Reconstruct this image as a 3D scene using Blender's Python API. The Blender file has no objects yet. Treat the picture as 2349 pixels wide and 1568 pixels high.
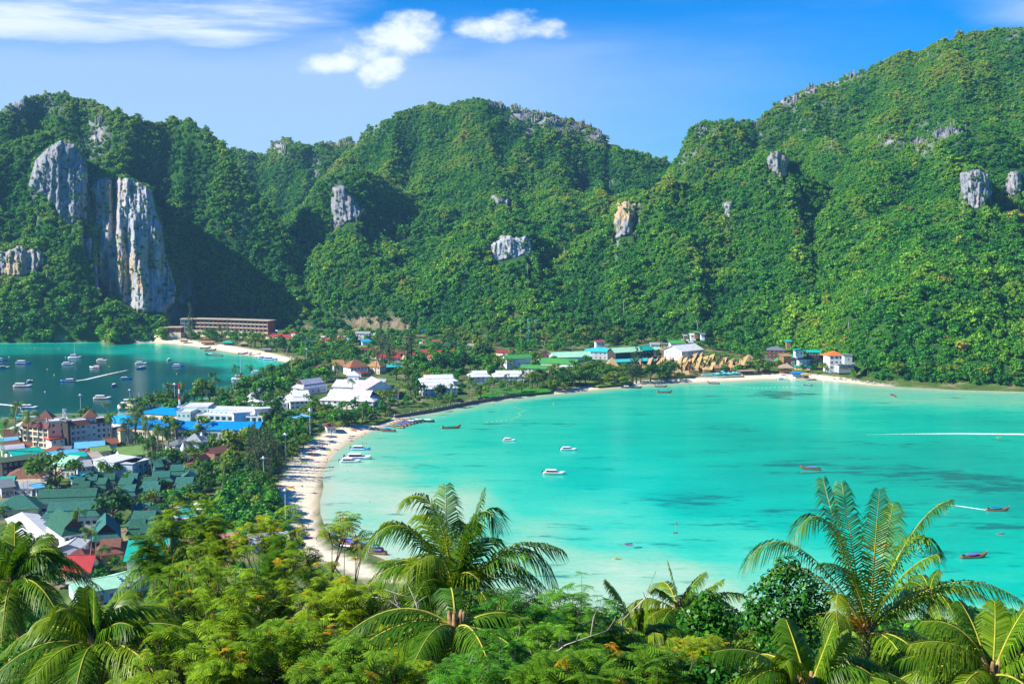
import bpy, math, random, re
import numpy as np
from mathutils import Vector, Matrix, Euler
SC = bpy.context.scene
COL = SC.collection
random.seed(7); RNG = np.random.default_rng(7)
R = math.radians
PI = math.pi
# ------------------------------------------------------------------ camera
CH = 140.0                       # height of the viewpoint above the sea
FP = 2600.0                      # focal length in units of a picture 2349 wide
PITCH = math.atan(284.0 / FP)
cam_d = bpy.data.cameras.new('camera'); cam = bpy.data.objects.new('camera', cam_d)
COL.objects.link(cam)
cam_d.sensor_width = 36.0; cam_d.lens = 36.0 * FP / 2349.0
cam_d.clip_start = 0.5; cam_d.clip_end = 60000
cam.location = (0, 0, CH); cam.rotation_euler = (PI / 2 - PITCH, 0, 0)
SC.camera = cam
# ------------------------------------------------------------------ light
SUN_AZ = Vector((-0.93, -0.30, 0)).normalized(); SUN_EL = R(38)
sun_d = bpy.data.lights.new('sun', 'SUN'); sun = bpy.data.objects.new('sun', sun_d); COL.objects.link(sun)
sun_d.energy = 5.0; sun_d.angle = R(0.53); sun_d.color = (1.0, 0.945, 0.85)
sv = Vector((SUN_AZ.x * math.cos(SUN_EL), SUN_AZ.y * math.cos(SUN_EL), math.sin(SUN_EL)))
sun.rotation_euler = sv.to_track_quat('Z', 'Y').to_euler()
W = bpy.data.worlds.new('World'); SC.world = W; W.use_nodes = True
SC.view_settings.view_transform = 'Standard'; SC.view_settings.look = 'None'
SC.view_settings.gamma = 1.0; SC.view_settings.use_curve_mapping = False
SC.view_settings.exposure = 0.80
SC.render.engine = 'CYCLES'
cy = SC.cycles
cy.max_bounces = 5; cy.diffuse_bounces = 2; cy.glossy_bounces = 2; cy.transmission_bounces = 3
cy.transparent_max_bounces = 8; cy.volume_bounces = 0; cy.caustics_reflective = False; cy.caustics_refractive = False
cy.use_denoising = True
cy.sample_clamp_indirect = 4.0
class NT:
 """tiny helper for node trees"""
 def __init__(s, tree):
  s.t = tree; tree.nodes.clear()
 def n(s, typ, **kw):
  nd = s.t.nodes.new(typ)
  for k, v in kw.items():
   if k == 'i':
    for kk, vv in v.items():
     if isinstance(vv, bpy.types.NodeSocket): s.t.links.new(vv, nd.inputs[kk])
     else: nd.inputs[kk].default_value = vv
   else: setattr(nd, k, v)
  return nd
 def math(s, op, a, b=None, c=None, clamp=False):
  nd = s.t.nodes.new('ShaderNodeMath'); nd.operation = op; nd.use_clamp = clamp
  for i, v in enumerate((a, b, c)):
   if v is None: continue
   if isinstance(v, bpy.types.NodeSocket): s.t.links.new(v, nd.inputs[i])
   else: nd.inputs[i].default_value = v
  return nd.outputs[0]
 def mix(s, f, a, b, blend='MIX'):
  nd = s.t.nodes.new('ShaderNodeMix'); nd.data_type = 'RGBA'; nd.blend_type = blend
  for k, v in ((0, f), (6, a), (7, b)):
   if isinstance(v, bpy.types.NodeSocket): s.t.links.new(v, nd.inputs[k])
   elif k == 0: nd.inputs[k].default_value = v
   else: nd.inputs[k].default_value = (*v[:3], 1)
  return nd.outputs[2]
 def ramp(s, fac, stops, interp='LINEAR'):
  nd = s.t.nodes.new('ShaderNodeValToRGB'); cr = nd.color_ramp; cr.interpolation = interp
  while len(cr.elements) < len(stops): cr.elements.new(0.5)
  for e, (p, c) in zip(cr.elements, stops):
   e.position = p
   e.color = (*c, 1) if hasattr(c, '__len__') else (c, c, c, 1)
  s.t.links.new(fac, nd.inputs[0])
  return nd.outputs[0]
 def link(s, a, b): s.t.links.new(a, b)
 def noise(s, vec, scale, detail=3, rough=0.55, out=0):
  nd = s.n('ShaderNodeTexNoise', i={'Scale': scale, 'Detail': detail, 'Roughness': rough})
  if vec is not None: s.link(vec, nd.inputs['Vector'])
  return nd.outputs[out]
 def mapv(s, vec, scale=(1, 1, 1), loc=(0, 0, 0), rot=(0, 0, 0)):
  nd = s.n('ShaderNodeMapping'); s.link(vec, nd.inputs[0])
  nd.inputs['Scale'].default_value = scale; nd.inputs['Location'].default_value = loc; nd.inputs['Rotation'].default_value = rot
  return nd.outputs[0]
# ------------------------------------------------------------------ sky
t = NT(W.node_tree)
sky = t.n('ShaderNodeTexSky', sky_type='NISHITA', sun_disc=False, sun_elevation=SUN_EL,
   sun_rotation=math.atan2(SUN_AZ.x, SUN_AZ.y), altitude=150, air_density=1.0, dust_density=0.35, ozone_density=3.0)
tc = t.n('ShaderNodeTexCoord').outputs['Generated']
sep = t.n('ShaderNodeSeparateXYZ'); t.link(tc, sep.inputs[0])
el = sep.outputs[2]
# a clear polarised tropical sky: deepens quickly with height above the horizon, the same all round
grad = t.ramp(t.math('MULTIPLY', el, 3.0, clamp=True), [(0.0, (0.42, 0.72, 1.1)), (0.12, (0.32, 0.68, 1.10)), (0.30, (0.09, 0.60, 1.12)), (0.50, (0.0, 0.58, 1.25)), (1.0, (0.0, 0.46, 1.15))])
base = t.mix(1.0, sky.outputs[0], grad, 'MULTIPLY')
base = t.n('ShaderNodeHueSaturation', i={'Saturation': 1.2, 'Value': 1.0, 'Color': base}).outputs[0]
# clouds: a veil on a flat layer far overhead, seen in perspective
zc = t.math('MAXIMUM', t.math('ADD', el, 0.02), 0.012)
uu = t.math('DIVIDE', sep.outputs[0], zc); vv = t.math('DIVIDE', sep.outputs[1], zc)
cv = t.n('ShaderNodeCombineXYZ', i={'X': uu, 'Y': vv}).outputs[0]
az = t.math('DIVIDE', sep.outputs[0], t.math('MAXIMUM', sep.outputs[1], 0.05))
elv = t.math('DIVIDE', el, t.math('MAXIMUM', sep.outputs[1], 0.05))
n1 = t.noise(t.mapv(cv, (0.22, 0.16, 1), (3.1, 0.7, 0)), 1.0, 6, 0.58)
n2 = t.noise(t.mapv(tc, (5, 5, 26), (0, 0, 0)), 1.0, 6, 0.6)
def smooth(v, a, b):
 nd = t.n('ShaderNodeMapRange', interpolation_type='SMOOTHSTEP'); t.link(v, nd.inputs[0])
 nd.inputs[1].default_value = a; nd.inputs[2].default_value = b
 return nd.outputs[0]
n2b = t.math('MULTIPLY_ADD', n2, 0.05, elv)
azn = t.math('MULTIPLY_ADD', n2, 0.14, az)
# long bank of high cloud on the left
top = t.math('SUBTRACT', 1.0, smooth(n2b, 0.198, 0.226))
bot = smooth(n2b, 0.160, 0.190)
n4 = t.noise(t.mapv(tc, (7, 7, 60), (4, 1, 2)), 1.0, 7, 0.62)
bank = t.math('MULTIPLY', t.math('MULTIPLY', t.math('MULTIPLY', top, bot), t.math('SUBTRACT', 1.0, smooth(azn, -0.16, -0.03))), t.math('MULTIPLY_ADD', smooth(n4, 0.32, 0.62), 0.6, 0.4))
veil = t.math('MULTIPLY', t.math('SUBTRACT', 1.0, smooth(n2b, 0.15, 0.21)), t.math('SUBTRACT', 1.0, smooth(azn, -0.1, 0.5)))
veil = t.math('MULTIPLY', veil, smooth(elv, -0.02, 0.06))
cir = t.math('MULTIPLY', smooth(n1, 0.52, 0.78), t.math('SUBTRACT', 1.0, smooth(elv, 0.11, 0.30)))
cl = t.math('MAXIMUM', t.math('MULTIPLY', bank, 0.88), t.math('MULTIPLY', veil, 0.42))
cl = t.math('MAXIMUM', cl, t.math('MULTIPLY', t.math('MULTIPLY', cir, smooth(n4, 0.36, 0.66)), 0.75))
rb = t.math('MULTIPLY', smooth(azn, 0.42, 0.55), t.math('MULTIPLY', smooth(n2b, 0.17, 0.195), t.math('SUBTRACT', 1.0, smooth(n2b, 0.20, 0.22))))
cl = t.math('MAXIMUM', cl, t.math('MULTIPLY', rb, 0.5))
col1 = t.mix(cl, base, (7.6, 8.2, 10.0))
# two small cumulus puffs
n3 = t.noise(t.mapv(tc, (20, 20, 34), (1.7, 0, 0.3)), 1.0, 7, 0.62)
def puff(ca, ce, wa, we, tilt=0.0):
 da = t.math('DIVIDE', t.math('SUBTRACT', az, ca), wa)
 de = t.math('DIVIDE', t.math('SUBTRACT', t.math('SUBTRACT', elv, ce), t.math('MULTIPLY', t.math('SUBTRACT', az, ca), tilt)), we)
 r2 = t.math('ADD', t.math('MULTIPLY', da, da), t.math('MULTIPLY', de, de))
 return t.math('SUBTRACT', 1.0, r2)
pf = t.math('MAXIMUM', puff(-0.108, 0.152, 0.045, 0.020, 0.25), puff(-0.158, 0.133, 0.034, 0.010, 0.1))
pf = t.math('MAXIMUM', pf, puff(-0.112, 0.129, 0.022, 0.015, 0.3))
pf = t.math('MAXIMUM', pf, puff(-0.002, 0.163, 0.045, 0.011, -0.03))
pf = t.math('MAXIMUM', pf, puff(0.002, 0.170, 0.024, 0.011))
pm = smooth(t.math('MULTIPLY_ADD', t.math('SUBTRACT', n3, 0.5), 4.6, pf), -0.25, 1.3)
col2 = t.mix(t.math('MULTIPLY', pm, 0.8), col1, (9.0, 9.3, 10.0))
bg = t.n('ShaderNodeBackground', i={'Color': col2, 'Strength': 0.08})
t.link(bg.outputs[0], t.n('ShaderNodeOutputWorld').inputs[0])
# ------------------------------------------------------------------ helpers: picture -> place
CP, SP = math.cos(PITCH), math.sin(PITCH)
def ray(px, py):
 cx = (px - 1174.5) / FP; up = (784.0 - py) / FP
 return cx, CP + SP * up, -SP + CP * up
def P(px, py, z=0.0):
 """where the line of sight through (px, py) meets the level z"""
 x, y, dz = ray(px, py); k = (z - CH) / dz
 return (x * k, y * k)
def PD(px, py, Y):
 """the point at depth Y on that line"""
 x, y, dz = ray(px, py); k = Y / y
 return (x * k, Y, CH + dz * k)
def proj(x, y, z):
 dz = z - CH
 f = y * CP - dz * SP; u = y * SP + dz * CP
 return 1174.5 + FP * x / f, 784.0 - FP * u / f
def vn(x, y, z, seed=0):
 """value noise 0..1 on arrays"""
 x, y, z = np.broadcast_arrays(np.asarray(x, float), np.asarray(y, float), np.asarray(z, float))
 xi, yi, zi = np.floor(x).astype(np.int64), np.floor(y).astype(np.int64), np.floor(z).astype(np.int64)
 fx, fy, fz = x - xi, y - yi, z - zi
 fx, fy, fz = [f * f * (3 - 2 * f) for f in (fx, fy, fz)]
 def h(a, b, c):
  v = (a * 374761393 + b * 668265263 + c * 2147483647 + seed * 1274126177) & 0xffffffff
  v = ((v ^ (v >> 13)) * 1274126177) & 0xffffffff
  v = ((v ^ (v >> 15)) * 2246822519) & 0xffffffff
  return ((v ^ (v >> 16)) & 0xffffff) / 16777215.0
 r = 0
 for dx in (0, 1):
  for dy in (0, 1):
   for dz in (0, 1):
    r = r + h(xi + dx, yi + dy, zi + dz) * (fx if dx else 1 - fx) * (fy if dy else 1 - fy) * (fz if dz else 1 - fz)
 return r
def fbm(x, y, z=0.0, o=4, seed=0, g=0.5):
 r, a, s = 0.0, 1.0, 0.0
 for i in range(o):
  r = r + a * vn(np.asarray(x) * 2 ** i + 13.7 * i, np.asarray(y) * 2 ** i - 7.1 * i, np.asarray(z) * 2 ** i, seed + i)
  s += a; a *= g
 return r / s
def poly_sd(pts, X, Y):
 """distance to a polygon, positive inside"""
 pts = np.asarray(pts, float); d = np.full(X.shape, 1e18); ins = np.zeros(X.shape, bool)
 for i in range(len(pts)):
  ax, ay = pts[i]; bx, by = pts[(i + 1) % len(pts)]
  ex, ey = bx - ax, by - ay; wx, wy = X - ax, Y - ay
  k = np.clip((wx * ex + wy * ey) / (ex * ex + ey * ey + 1e-12), 0, 1)
  d = np.minimum(d, (wx - ex * k) ** 2 + (wy - ey * k) ** 2)
  c = ((ay > Y) != (by > Y)) & (X < (bx - ax) * (Y - ay) / (by - ay + 1e-12) + ax)
  ins ^= c
 d = np.sqrt(d)
 return np.where(ins, d, -d)
def sstep(v, a, b):
 k = np.clip((np.asarray(v, float) - a) / (b - a), 0, 1); return k * k * (3 - 2 * k)
# ------------------------------------------------------------------ helpers: meshes and objects
def mesh(name, v, f, mats=(), smooth=False, mi=None):
 me = bpy.data.meshes.new(name)
 v = np.asarray(v, np.float32).reshape(-1, 3)
 if isinstance(f, np.ndarray) and f.ndim == 2:
  nf, k = f.shape
  me.vertices.add(len(v)); me.vertices.foreach_set('co', v.ravel())
  me.loops.add(nf * k); me.loops.foreach_set('vertex_index', f.ravel().astype(np.int32))
  me.polygons.add(nf); me.polygons.foreach_set('loop_start', np.arange(0, nf * k, k, dtype=np.int32))
  try: me.polygons.foreach_set('loop_total', np.full(nf, k, np.int32))
  except Exception: pass
  me.update(calc_edges=True)
 else:
  me.from_pydata(v.tolist(), [], [list(q) for q in f]); me.update()
 for m in mats: me.materials.append(m)
 if mi is not None: me.polygons.foreach_set('material_index', np.asarray(mi, np.int32))
 if smooth: me.polygons.foreach_set('use_smooth', np.ones(len(me.polygons), bool))
 return me
def link(name, me, parent=None, loc=None, rz=None):
 o = bpy.data.objects.new(name, me); COL.objects.link(o)
 if parent is not None: o.parent = parent
 if loc is not None: o.location = loc
 if rz is not None: o.rotation_euler = (0, 0, rz)
 return o
def tag(o, label, cat, group=None, kind=None):
 if label: o['label'] = label
 if cat: o['category'] = cat
 if group: o['group'] = group
 if kind: o['kind'] = kind
 return o
def thing(name, label, cat, loc=(0, 0, 0), rz=0.0, group=None):
 o = bpy.data.objects.new(name, None); COL.objects.link(o); o.empty_display_size = 0.5
 o.location = loc; o.rotation_euler = (0, 0, rz)
 return tag(o, label, cat, group)
def structure(name, me, kind='structure', label=None):
 o = link(name, me); o['kind'] = kind
 if label: o['label'] = label
 return o
KIDS = {}
def copy_tree(src, loc, rz=0.0, scale=None, label=None):
 def kids(o):
  if o.name not in KIDS: KIDS[o.name] = list(o.children)
  return KIDS[o.name]
 r = src.copy(); COL.objects.link(r); r.location = loc; r.rotation_euler = (0, 0, rz)
 if scale is not None: r.scale = scale if hasattr(scale, '__len__') else (scale,) * 3
 if label: r['label'] = label
 for ch in kids(src):
  c = ch.copy(); COL.objects.link(c); c.parent = r
  for g in kids(ch):
   d = g.copy(); COL.objects.link(d); d.parent = c
 return r
class MB:
 """collects closed shapes into one mesh"""
 def __init__(s): s.v = []; s.f = []; s.m = []
 def add(s, v, f, m=0):
  k = len(s.v); s.v += [tuple(p) for p in v]; s.f += [[i + k for i in q] for q in f]; s.m += [m] * len(f); return s
 def box(s, x0, x1, y0, y1, z0, z1, m=0):
  return s.add([(x0, y0, z0), (x1, y0, z0), (x1, y1, z0), (x0, y1, z0), (x0, y0, z1), (x1, y0, z1), (x1, y1, z1), (x0, y1, z1)],
      [(0, 3, 2, 1), (4, 5, 6, 7), (0, 1, 5, 4), (1, 2, 6, 5), (2, 3, 7, 6), (3, 0, 4, 7)], m)
 def prism(s, poly, z0, z1, m=0):
  n = len(poly)
  return s.add([(x, y, z0) for x, y in poly] + [(x, y, z1) for x, y in poly],
      [tuple(range(n))[::-1], tuple(range(n, 2 * n))] + [(i, (i + 1) % n, n + (i + 1) % n, n + i) for i in range(n)], m)
 def tube(s, pts, rad, n=6, m=0, cap=True):
  pts = [Vector(p) for p in pts]; k = len(pts)
  rad = rad if hasattr(rad, '__len__') else [rad] * k
  vs = []
  for i, p in enumerate(pts):
   d = (pts[min(i + 1, k - 1)] - pts[max(i - 1, 0)]).normalized()
   a = d.cross(Vector((0.31, 0.2, 1)) if abs(d.z) < 0.9 else Vector((1, 0.1, 0))).normalized(); b = d.cross(a)
   vs += [p + (a * math.cos(2 * PI * j / n) + b * math.sin(2 * PI * j / n)) * rad[i] for j in range(n)]
  fs = [(i * n + j, i * n + (j + 1) % n, (i + 1) * n + (j + 1) % n, (i + 1) * n + j) for i in range(k - 1) for j in range(n)]
  if cap: fs += [tuple(range(n))[::-1], tuple(range((k - 1) * n, k * n))]
  return s.add(vs, fs, m)
 def cone(s, c, r0, r1, z0, z1, n=8, m=0):
  vs = [(c[0] + r0 * math.cos(2 * PI * j / n), c[1] + r0 * math.sin(2 * PI * j / n), z0) for j in range(n)]
  vs += [(c[0] + r1 * math.cos(2 * PI * j / n), c[1] + r1 * math.sin(2 * PI * j / n), z1) for j in range(n)]
  return s.add(vs, [(j, (j + 1) % n, n + (j + 1) % n, n + j) for j in range(n)] + [tuple(range(n))[::-1], tuple(range(n, 2 * n))], m)
 def mesh(s, name, mats, smooth=False):
  return mesh(name, s.v, s.f, mats if hasattr(mats, '__len__') else [mats], smooth, s.m)
# ------------------------------------------------------------------ materials
MATS = {}
def mat(name, col, rough=0.7, var=0.12, scale=0.6, spec=0.3, metal=0.0, col2=None, bump=0.0, trans=0.0, stretch=(1, 1, 1), detail=4, objvar=0.0):
 if name in MATS: return MATS[name]
 m = bpy.data.materials.new(name); m.use_nodes = True; t = NT(m.node_tree)
 tc = t.n('ShaderNodeTexCoord').outputs['Object']
 v = t.mapv(tc, stretch)
 n = t.noise(v, scale, detail, 0.6)
 c2 = col2 or tuple(c * (1 - 2.2 * var) for c in col)
 c1 = tuple(min(c * (1 + var), 1) for c in col)
 c = t.ramp(n, [(0.3, c2), (0.62, c1)])
 if objvar:
  inf = t.n('ShaderNodeObjectInfo')
  c = t.n('ShaderNodeHueSaturation', i={'Color': c, 'Hue': t.math('MULTIPLY_ADD', inf.outputs['Random'], objvar * 0.12, 0.5 - objvar * 0.06),
            'Value': t.math('MULTIPLY_ADD', inf.outputs['Random'], objvar, 1 - objvar * 0.5)}).outputs[0]
 b = t.n('ShaderNodeBsdfPrincipled', i={'Base Color': c, 'Roughness': rough, 'Metallic': metal, 'Specular IOR Level': spec})
 if bump:
  bp = t.n('ShaderNodeBump', i={'Height': t.noise(v, scale * 4, 4, 0.6), 'Strength': bump, 'Distance': 0.1})
  t.link(bp.outputs[0], b.inputs['Normal'])
 out = t.n('ShaderNodeOutputMaterial')
 if trans:
  tr = t.n('ShaderNodeBsdfTranslucent', i={'Color': t.mix(1.0, c, (1.5, 1.35, 0.4), 'MULTIPLY')})
  mx = t.n('ShaderNodeMixShader', i={0: trans}); t.link(b.outputs[0], mx.inputs[1]); t.link(tr.outputs[0], mx.inputs[2])
  t.link(mx.outputs[0], out.inputs[0])
 else: t.link(b.outputs[0], out.inputs[0])
 MATS[name] = m; return m
def corrugated(name, col, step=1.0, rough=0.45, axis=0, var=0.10):
 """sheet metal or tile roof: ribs as fine relief, weathered patches"""
 if name in MATS: return MATS[name]
 m = bpy.data.materials.new(name); m.use_nodes = True; t = NT(m.node_tree)
 tc = t.n('ShaderNodeTexCoord').outputs['Object']
 n = t.noise(t.mapv(tc, (1, 1, 0.3)), 0.35, 5, 0.65); n2 = t.noise(t.mapv(tc, (1, 1, 1)), 2.2, 3, 0.6)
 c = t.ramp(n, [(0.28, tuple(k * (1 - 3 * var) for k in col)), (0.6, col), (0.8, tuple(min(1, k * (1 + var)) for k in col))])
 c = t.mix(t.math('MULTIPLY', n2, 0.35), c, tuple(k * 0.62 for k in col))
 w = t.n('ShaderNodeTexWave', bands_direction='X' if axis == 0 else 'Y', i={'Scale': 1.0 / step, 'Distortion': 0.0}); t.link(tc, w.inputs['Vector'])
 bp = t.n('ShaderNodeBump', i={'Height': w.outputs['Fac'], 'Strength': 0.5, 'Distance': 0.08})
 b = t.n('ShaderNodeBsdfPrincipled', i={'Base Color': c, 'Roughness': rough, 'Specular IOR Level': 0.35}); t.link(bp.outputs[0], b.inputs['Normal'])
 t.link(b.outputs[0], t.n('ShaderNodeOutputMaterial').inputs[0])
 MATS[name] = m; return m
# ------------------------------------------------------------------ hills
def curve(pts, depth):
 """ridge points (px, py[, depth]) -> arrays of x/y ratio, height, depth"""
 q = [PD(p[0], p[1], p[2] if len(p) > 2 else depth) for p in pts]
 a = np.array([v[0] / v[1] for v in q]); z = np.array([v[2] for v in q]); d = np.array([v[1] for v in q])
 return a, z, d
FOOT = [(-400, 783), (0, 784), (200, 782), (305, 779), (330, 760), (450, 748), (600, 752), (700, 758), (820, 764), (1000, 776), (1200, 786), (1500, 790), (1600, 800), (1700, 806),
  (1780, 812), (1850, 830), (1940, 858), (2000, 877), (2100, 884), (2200, 889), (2349, 893), (2800, 905), (3400, 920)]
_fa = np.array([P(x, y, 1)[0] / P(x, y, 1)[1] for x, y in FOOT]); _fd = np.array([P(x, y, 1)[1] for x, y in FOOT])
# each mass: ridge line, depth, foot offset, profile power, back length
HILLS = [
 ([(-500, 420), (-150, 300), (0, 252), (25, 234), (60, 217), (150, 209), (200, 222), (240, 240), (290, 258), (340, 278), (362, 278), (395, 264), (440, 272), (480, 297), (515, 337), (545, 395), (585, 450), (640, 510), (690, 580), (740, 680), (790, 762)], 1560, 0, 0.72, 260),
 ([(400, 420), (500, 347), (540, 335), (590, 347), (612, 345), (622, 322), (650, 314), (690, 324), (712, 334), (740, 320), (790, 315), (830, 322), (900, 340), (1000, 380), (1200, 480)], 2150, 300, 0.8, 300),
 ([(540, 700), (620, 560), (690, 470), (760, 390), (810, 335), (830, 312), (850, 287), (880, 268), (940, 242), (970, 232), (1030, 234), (1060, 224), (1100, 221), (1150, 232), (1200, 240), (1280, 260), (1340, 277), (1380, 292), (1395, 322), (1430, 337), (1480, 350), (1530, 360), (1560, 374), (1620, 420), (1760, 520)], 1930, 120, 0.8, 350),
 ([(1380, 560), (1480, 450), (1530, 395), (1563, 352), (1575, 312), (1592, 284), (1640, 272), (1700, 270), (1735, 274), (1747, 256), (1790, 227), (1850, 197), (1900, 182), (1950, 162), (2000, 147), (2060, 117), (2130, 97), (2200, 74), (2280, 62), (2349, 60), (2500, 48), (2800, 70), (3300, 160)], 1720, 130, 0.86, 400),
 # spurs and lower shoulders in front
 ([(600, 720), (660, 540), (690, 490), (730, 440), (780, 412), (850, 404), (930, 425), (1000, 470), (1060, 520), (1120, 600), (1180, 700)], 1640, 30, 0.75, 200),
 ([(960, 640), (1040, 540), (1100, 500), (1140, 510), (1215, 515), (1260, 560), (1330, 610), (1400, 680)], 1520, 20, 0.7, 180),
 ([(1250, 620), (1340, 530), (1410, 460), (1460, 432), (1560, 402), (1680, 385), (1760, 350), (1815, 352), (1860, 400), (1900, 470), (1960, 560), (2020, 680)], 1470, 40, 0.85, 250),
 ([(1780, 600), (1860, 500), (1960, 430), (2050, 360), (2120, 318), (2200, 282), (2280, 288), (2349, 322), (2440, 380), (2600, 470), (2900, 600)], 1400, 30, 0.85, 250),
 ([(1950, 700), (2080, 560), (2180, 498), (2260, 480), (2349, 500), (2460, 560), (2650, 660)], 1210, 10, 0.85, 160),
 ([(-400, 700), (-100, 640), (0, 632), (100, 655), (200, 690), (260, 720), (330, 742), (420, 752)], 1390, 0, 0.6, 120),
 ([(-300, 500), (-80, 420), (30, 330), (90, 300), (140, 300), (185, 340), (205, 420), (225, 520), (250, 640)], 1460, 0, 0.62, 140),
 ([(190, 600), (215, 425), (240, 405), (300, 405), (345, 440), (372, 540), (400, 640), (430, 715)], 1500, 0, 0.5, 130),
 ([(430, 560), (470, 470), (520, 430), (590, 450), (650, 540), (720, 690)], 1640, 60, 0.8, 150),
]
HILLS = [(curve(h[0], h[1]), h[2], h[3], h[4]) for h in HILLS]
# steep rock faces: polygon in the picture, extra rock at the foot
def raw_hill(X, Y, relief=True):
 X = np.asarray(X, float); Y = np.asarray(Y, float)
 a = X / np.maximum(Y, 1)
 w1 = fbm(X / 170, Y / 170, 0, 4, 11) - 0.5; w2 = 1 - np.abs(2 * fbm(X / 120, Y / 260, 0, 3, 23) - 1)
 foot = np.interp(a, _fa, _fd)
 Z = np.full(X.shape, -30.0)
 for (ra, rz, rd), off, pw, back in HILLS:
  zr = np.interp(a, ra, rz, left=-60, right=-60); D = np.interp(a, ra, rd)
  F = np.minimum(foot + off, D - 60)
  Yw = Y + (w1 * 150 + (w2 - 0.6) * 110) * sstep(Y, foot, foot + 120) if relief else Y
  k = (Yw - F) / (D - F)
  kk = np.clip(k, 0, 1)
  pr = kk ** pw * (1 - 0.18 * np.sin(PI * kk)) + 0.0
  z = zr * pr
  z = np.where(k > 1, zr - (Yw - D) * 0.9, z)
  z = np.where(k < 0, k * 60, z)
  z = np.where(zr < 2, np.minimum(z, k * 30), z)
  Z = np.maximum(Z, z)
 if relief:
  d = sstep(Z, 3, 60)
  Z = Z + d * ((fbm(X / 70, Y / 70, 0, 4, 5) - 0.5) * 36 + (1 - np.abs(2 * fbm(X / 38, Y / 38, 0, 2, 77) - 1) - 0.6) * 10)
 return Z
# cliffs: name, picture polygon, depth of the foot (None: where the hillside is), how warm the stone is
CLIFFS = [
 ('wall', [(70, 424), (84, 372), (110, 345), (140, 325), (170, 335), (190, 365), (198, 402), (196, 455), (172, 522), (142, 512), (108, 452)], 0.04),
 ('big', [(213, 440), (218, 412), (240, 406), (290, 412), (322, 425), (345, 442), (352, 482), (366, 520), (375, 580), (390, 630), (399, 660), (396, 694), (372, 720), (320, 717), (286, 702), (240, 672), (222, 622), (219, 550), (216, 490)], 0.55),
 ('shore', [(-20, 580), (40, 566), (98, 575), (104, 605), (66, 636), (20, 634), (-20, 628)], 0.6),
 ('shoulder', [(762, 468), (766, 434), (786, 428), (808, 452), (836, 488), (818, 512), (796, 512), (780, 527), (767, 512)], 0.35),
 ('bowl', [(1124, 560), (1150, 545), (1190, 541), (1218, 541), (1223, 582), (1190, 592), (1152, 602), (1127, 600)], 0.25),
 ('stack', [(1410, 502), (1420, 466), (1440, 462), (1460, 470), (1463, 492), (1450, 504), (1456, 542), (1432, 546), (1416, 546)], 0.75),
 ('head', [(1760, 368), (1770, 350), (1790, 350), (1806, 366), (1804, 402), (1790, 410), (1768, 390)], 0.6),
 ('cave', [(2206, 400), (2222, 390), (2245, 388), (2262, 396), (2273, 440), (2252, 482), (2226, 482), (2208, 440)], 0.25),
 ('edge', [(2308, 408), (2322, 396), (2338, 398), (2345, 440), (2322, 458), (2308, 440)], 0.1),
 ('saddle', [(1660, 470), (1680, 462), (1688, 482), (1672, 505), (1660, 492)], 0.1),
 ('ledge', [(1130, 452), (1150, 448), (1172, 454), (1168, 470), (1140, 468)], 0.05),
 ('low', [(190, 548), (212, 545), (214, 600), (196, 600)], 0.05),
]
CL = []
def hill_depth(px, py, f, y0=900, y1=2500):
 """first depth at which the line of sight through px,py goes under the hillside"""
 Y = np.arange(y0, y1, 4.0); x, y, dz = ray(px, py)
 z = CH + Y * dz / y; h = f(Y * x / y, Y)
 i = np.nonzero(h > z)[0]
 return float(Y[i[0]]) if len(i) else None
for nm, poly, warm in CLIFFS:
 pp = np.array(poly, float); c = pp[:, 0].mean(); yb = pp[:, 1].max(); yt = pp[:, 1].min()
 xb = pp[np.argmax(pp[:, 1]), 0]
 ds = [hill_depth(xx, yb - 4, raw_hill) for xx in (xb, c, c - 6, c + 6)]
 ds = [d for d in ds if d]
 D0 = (max(ds) if nm != 'big' else 1338)
 CL.append(dict(name=nm, poly=pp, warm=warm, D=D0))
def cliff_depth(c, py):
 """a rock face leans back a little as it rises"""
 yb = c['poly'][:, 1].max()
 return c['D'] + (yb - py) * 0.16
SKYL = [(-400, 330), (-150, 300), (0, 252), (25, 234), (60, 217), (150, 209), (200, 222), (240, 240), (290, 258), (340, 278), (362, 279), (395, 264), (440, 272), (480, 297), (515, 335), (540, 336), (590, 347), (612, 345), (622, 322), (650, 314), (690, 324), (712, 332), (740, 320), (790, 315), (830, 310), (850, 287), (880, 268), (940, 242), (970, 232), (1030, 234), (1060, 224), (1100, 221), (1150, 232), (1200, 240), (1280, 260), (1340, 277), (1380, 292), (1395, 322), (1430, 337), (1480, 350), (1530, 360), (1560, 356), (1575, 312), (1592, 284), (1640, 272), (1700, 270), (1735, 274), (1747, 256), (1790, 227), (1850, 197), (1900, 182), (1950, 162), (2000, 147), (2060, 117), (2130, 97), (2200, 74), (2280, 62), (2349, 60), (2500, 48), (2800, 70), (3300, 160)]
def _sky_fit():
 a = np.linspace(-.64, .68, 330); D = np.arange(1250, 2400, 9.0); A, Dm = np.meshgrid(a, D, indexing='ij'); Z = raw_hill(A * Dm, Dm)
 px, py = proj(A * Dm, Dm, Z); j = np.argmin(py, 1); i = np.arange(len(a)); want = np.interp(px[i, j], [p[0] for p in SKYL], [p[1] for p in SKYL]) + 7
 zt = np.array([PD(x, y, d)[2] for x, y, d in zip(px[i, j], want, D[j])]); f = np.clip(zt / np.maximum(Z[i, j], 5), .7, 1.3)
 return a, np.convolve(np.pad(f, 2, mode='edge'), np.ones(5) / 5, 'valid')
FITA, FITF = _sky_fit()
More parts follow.
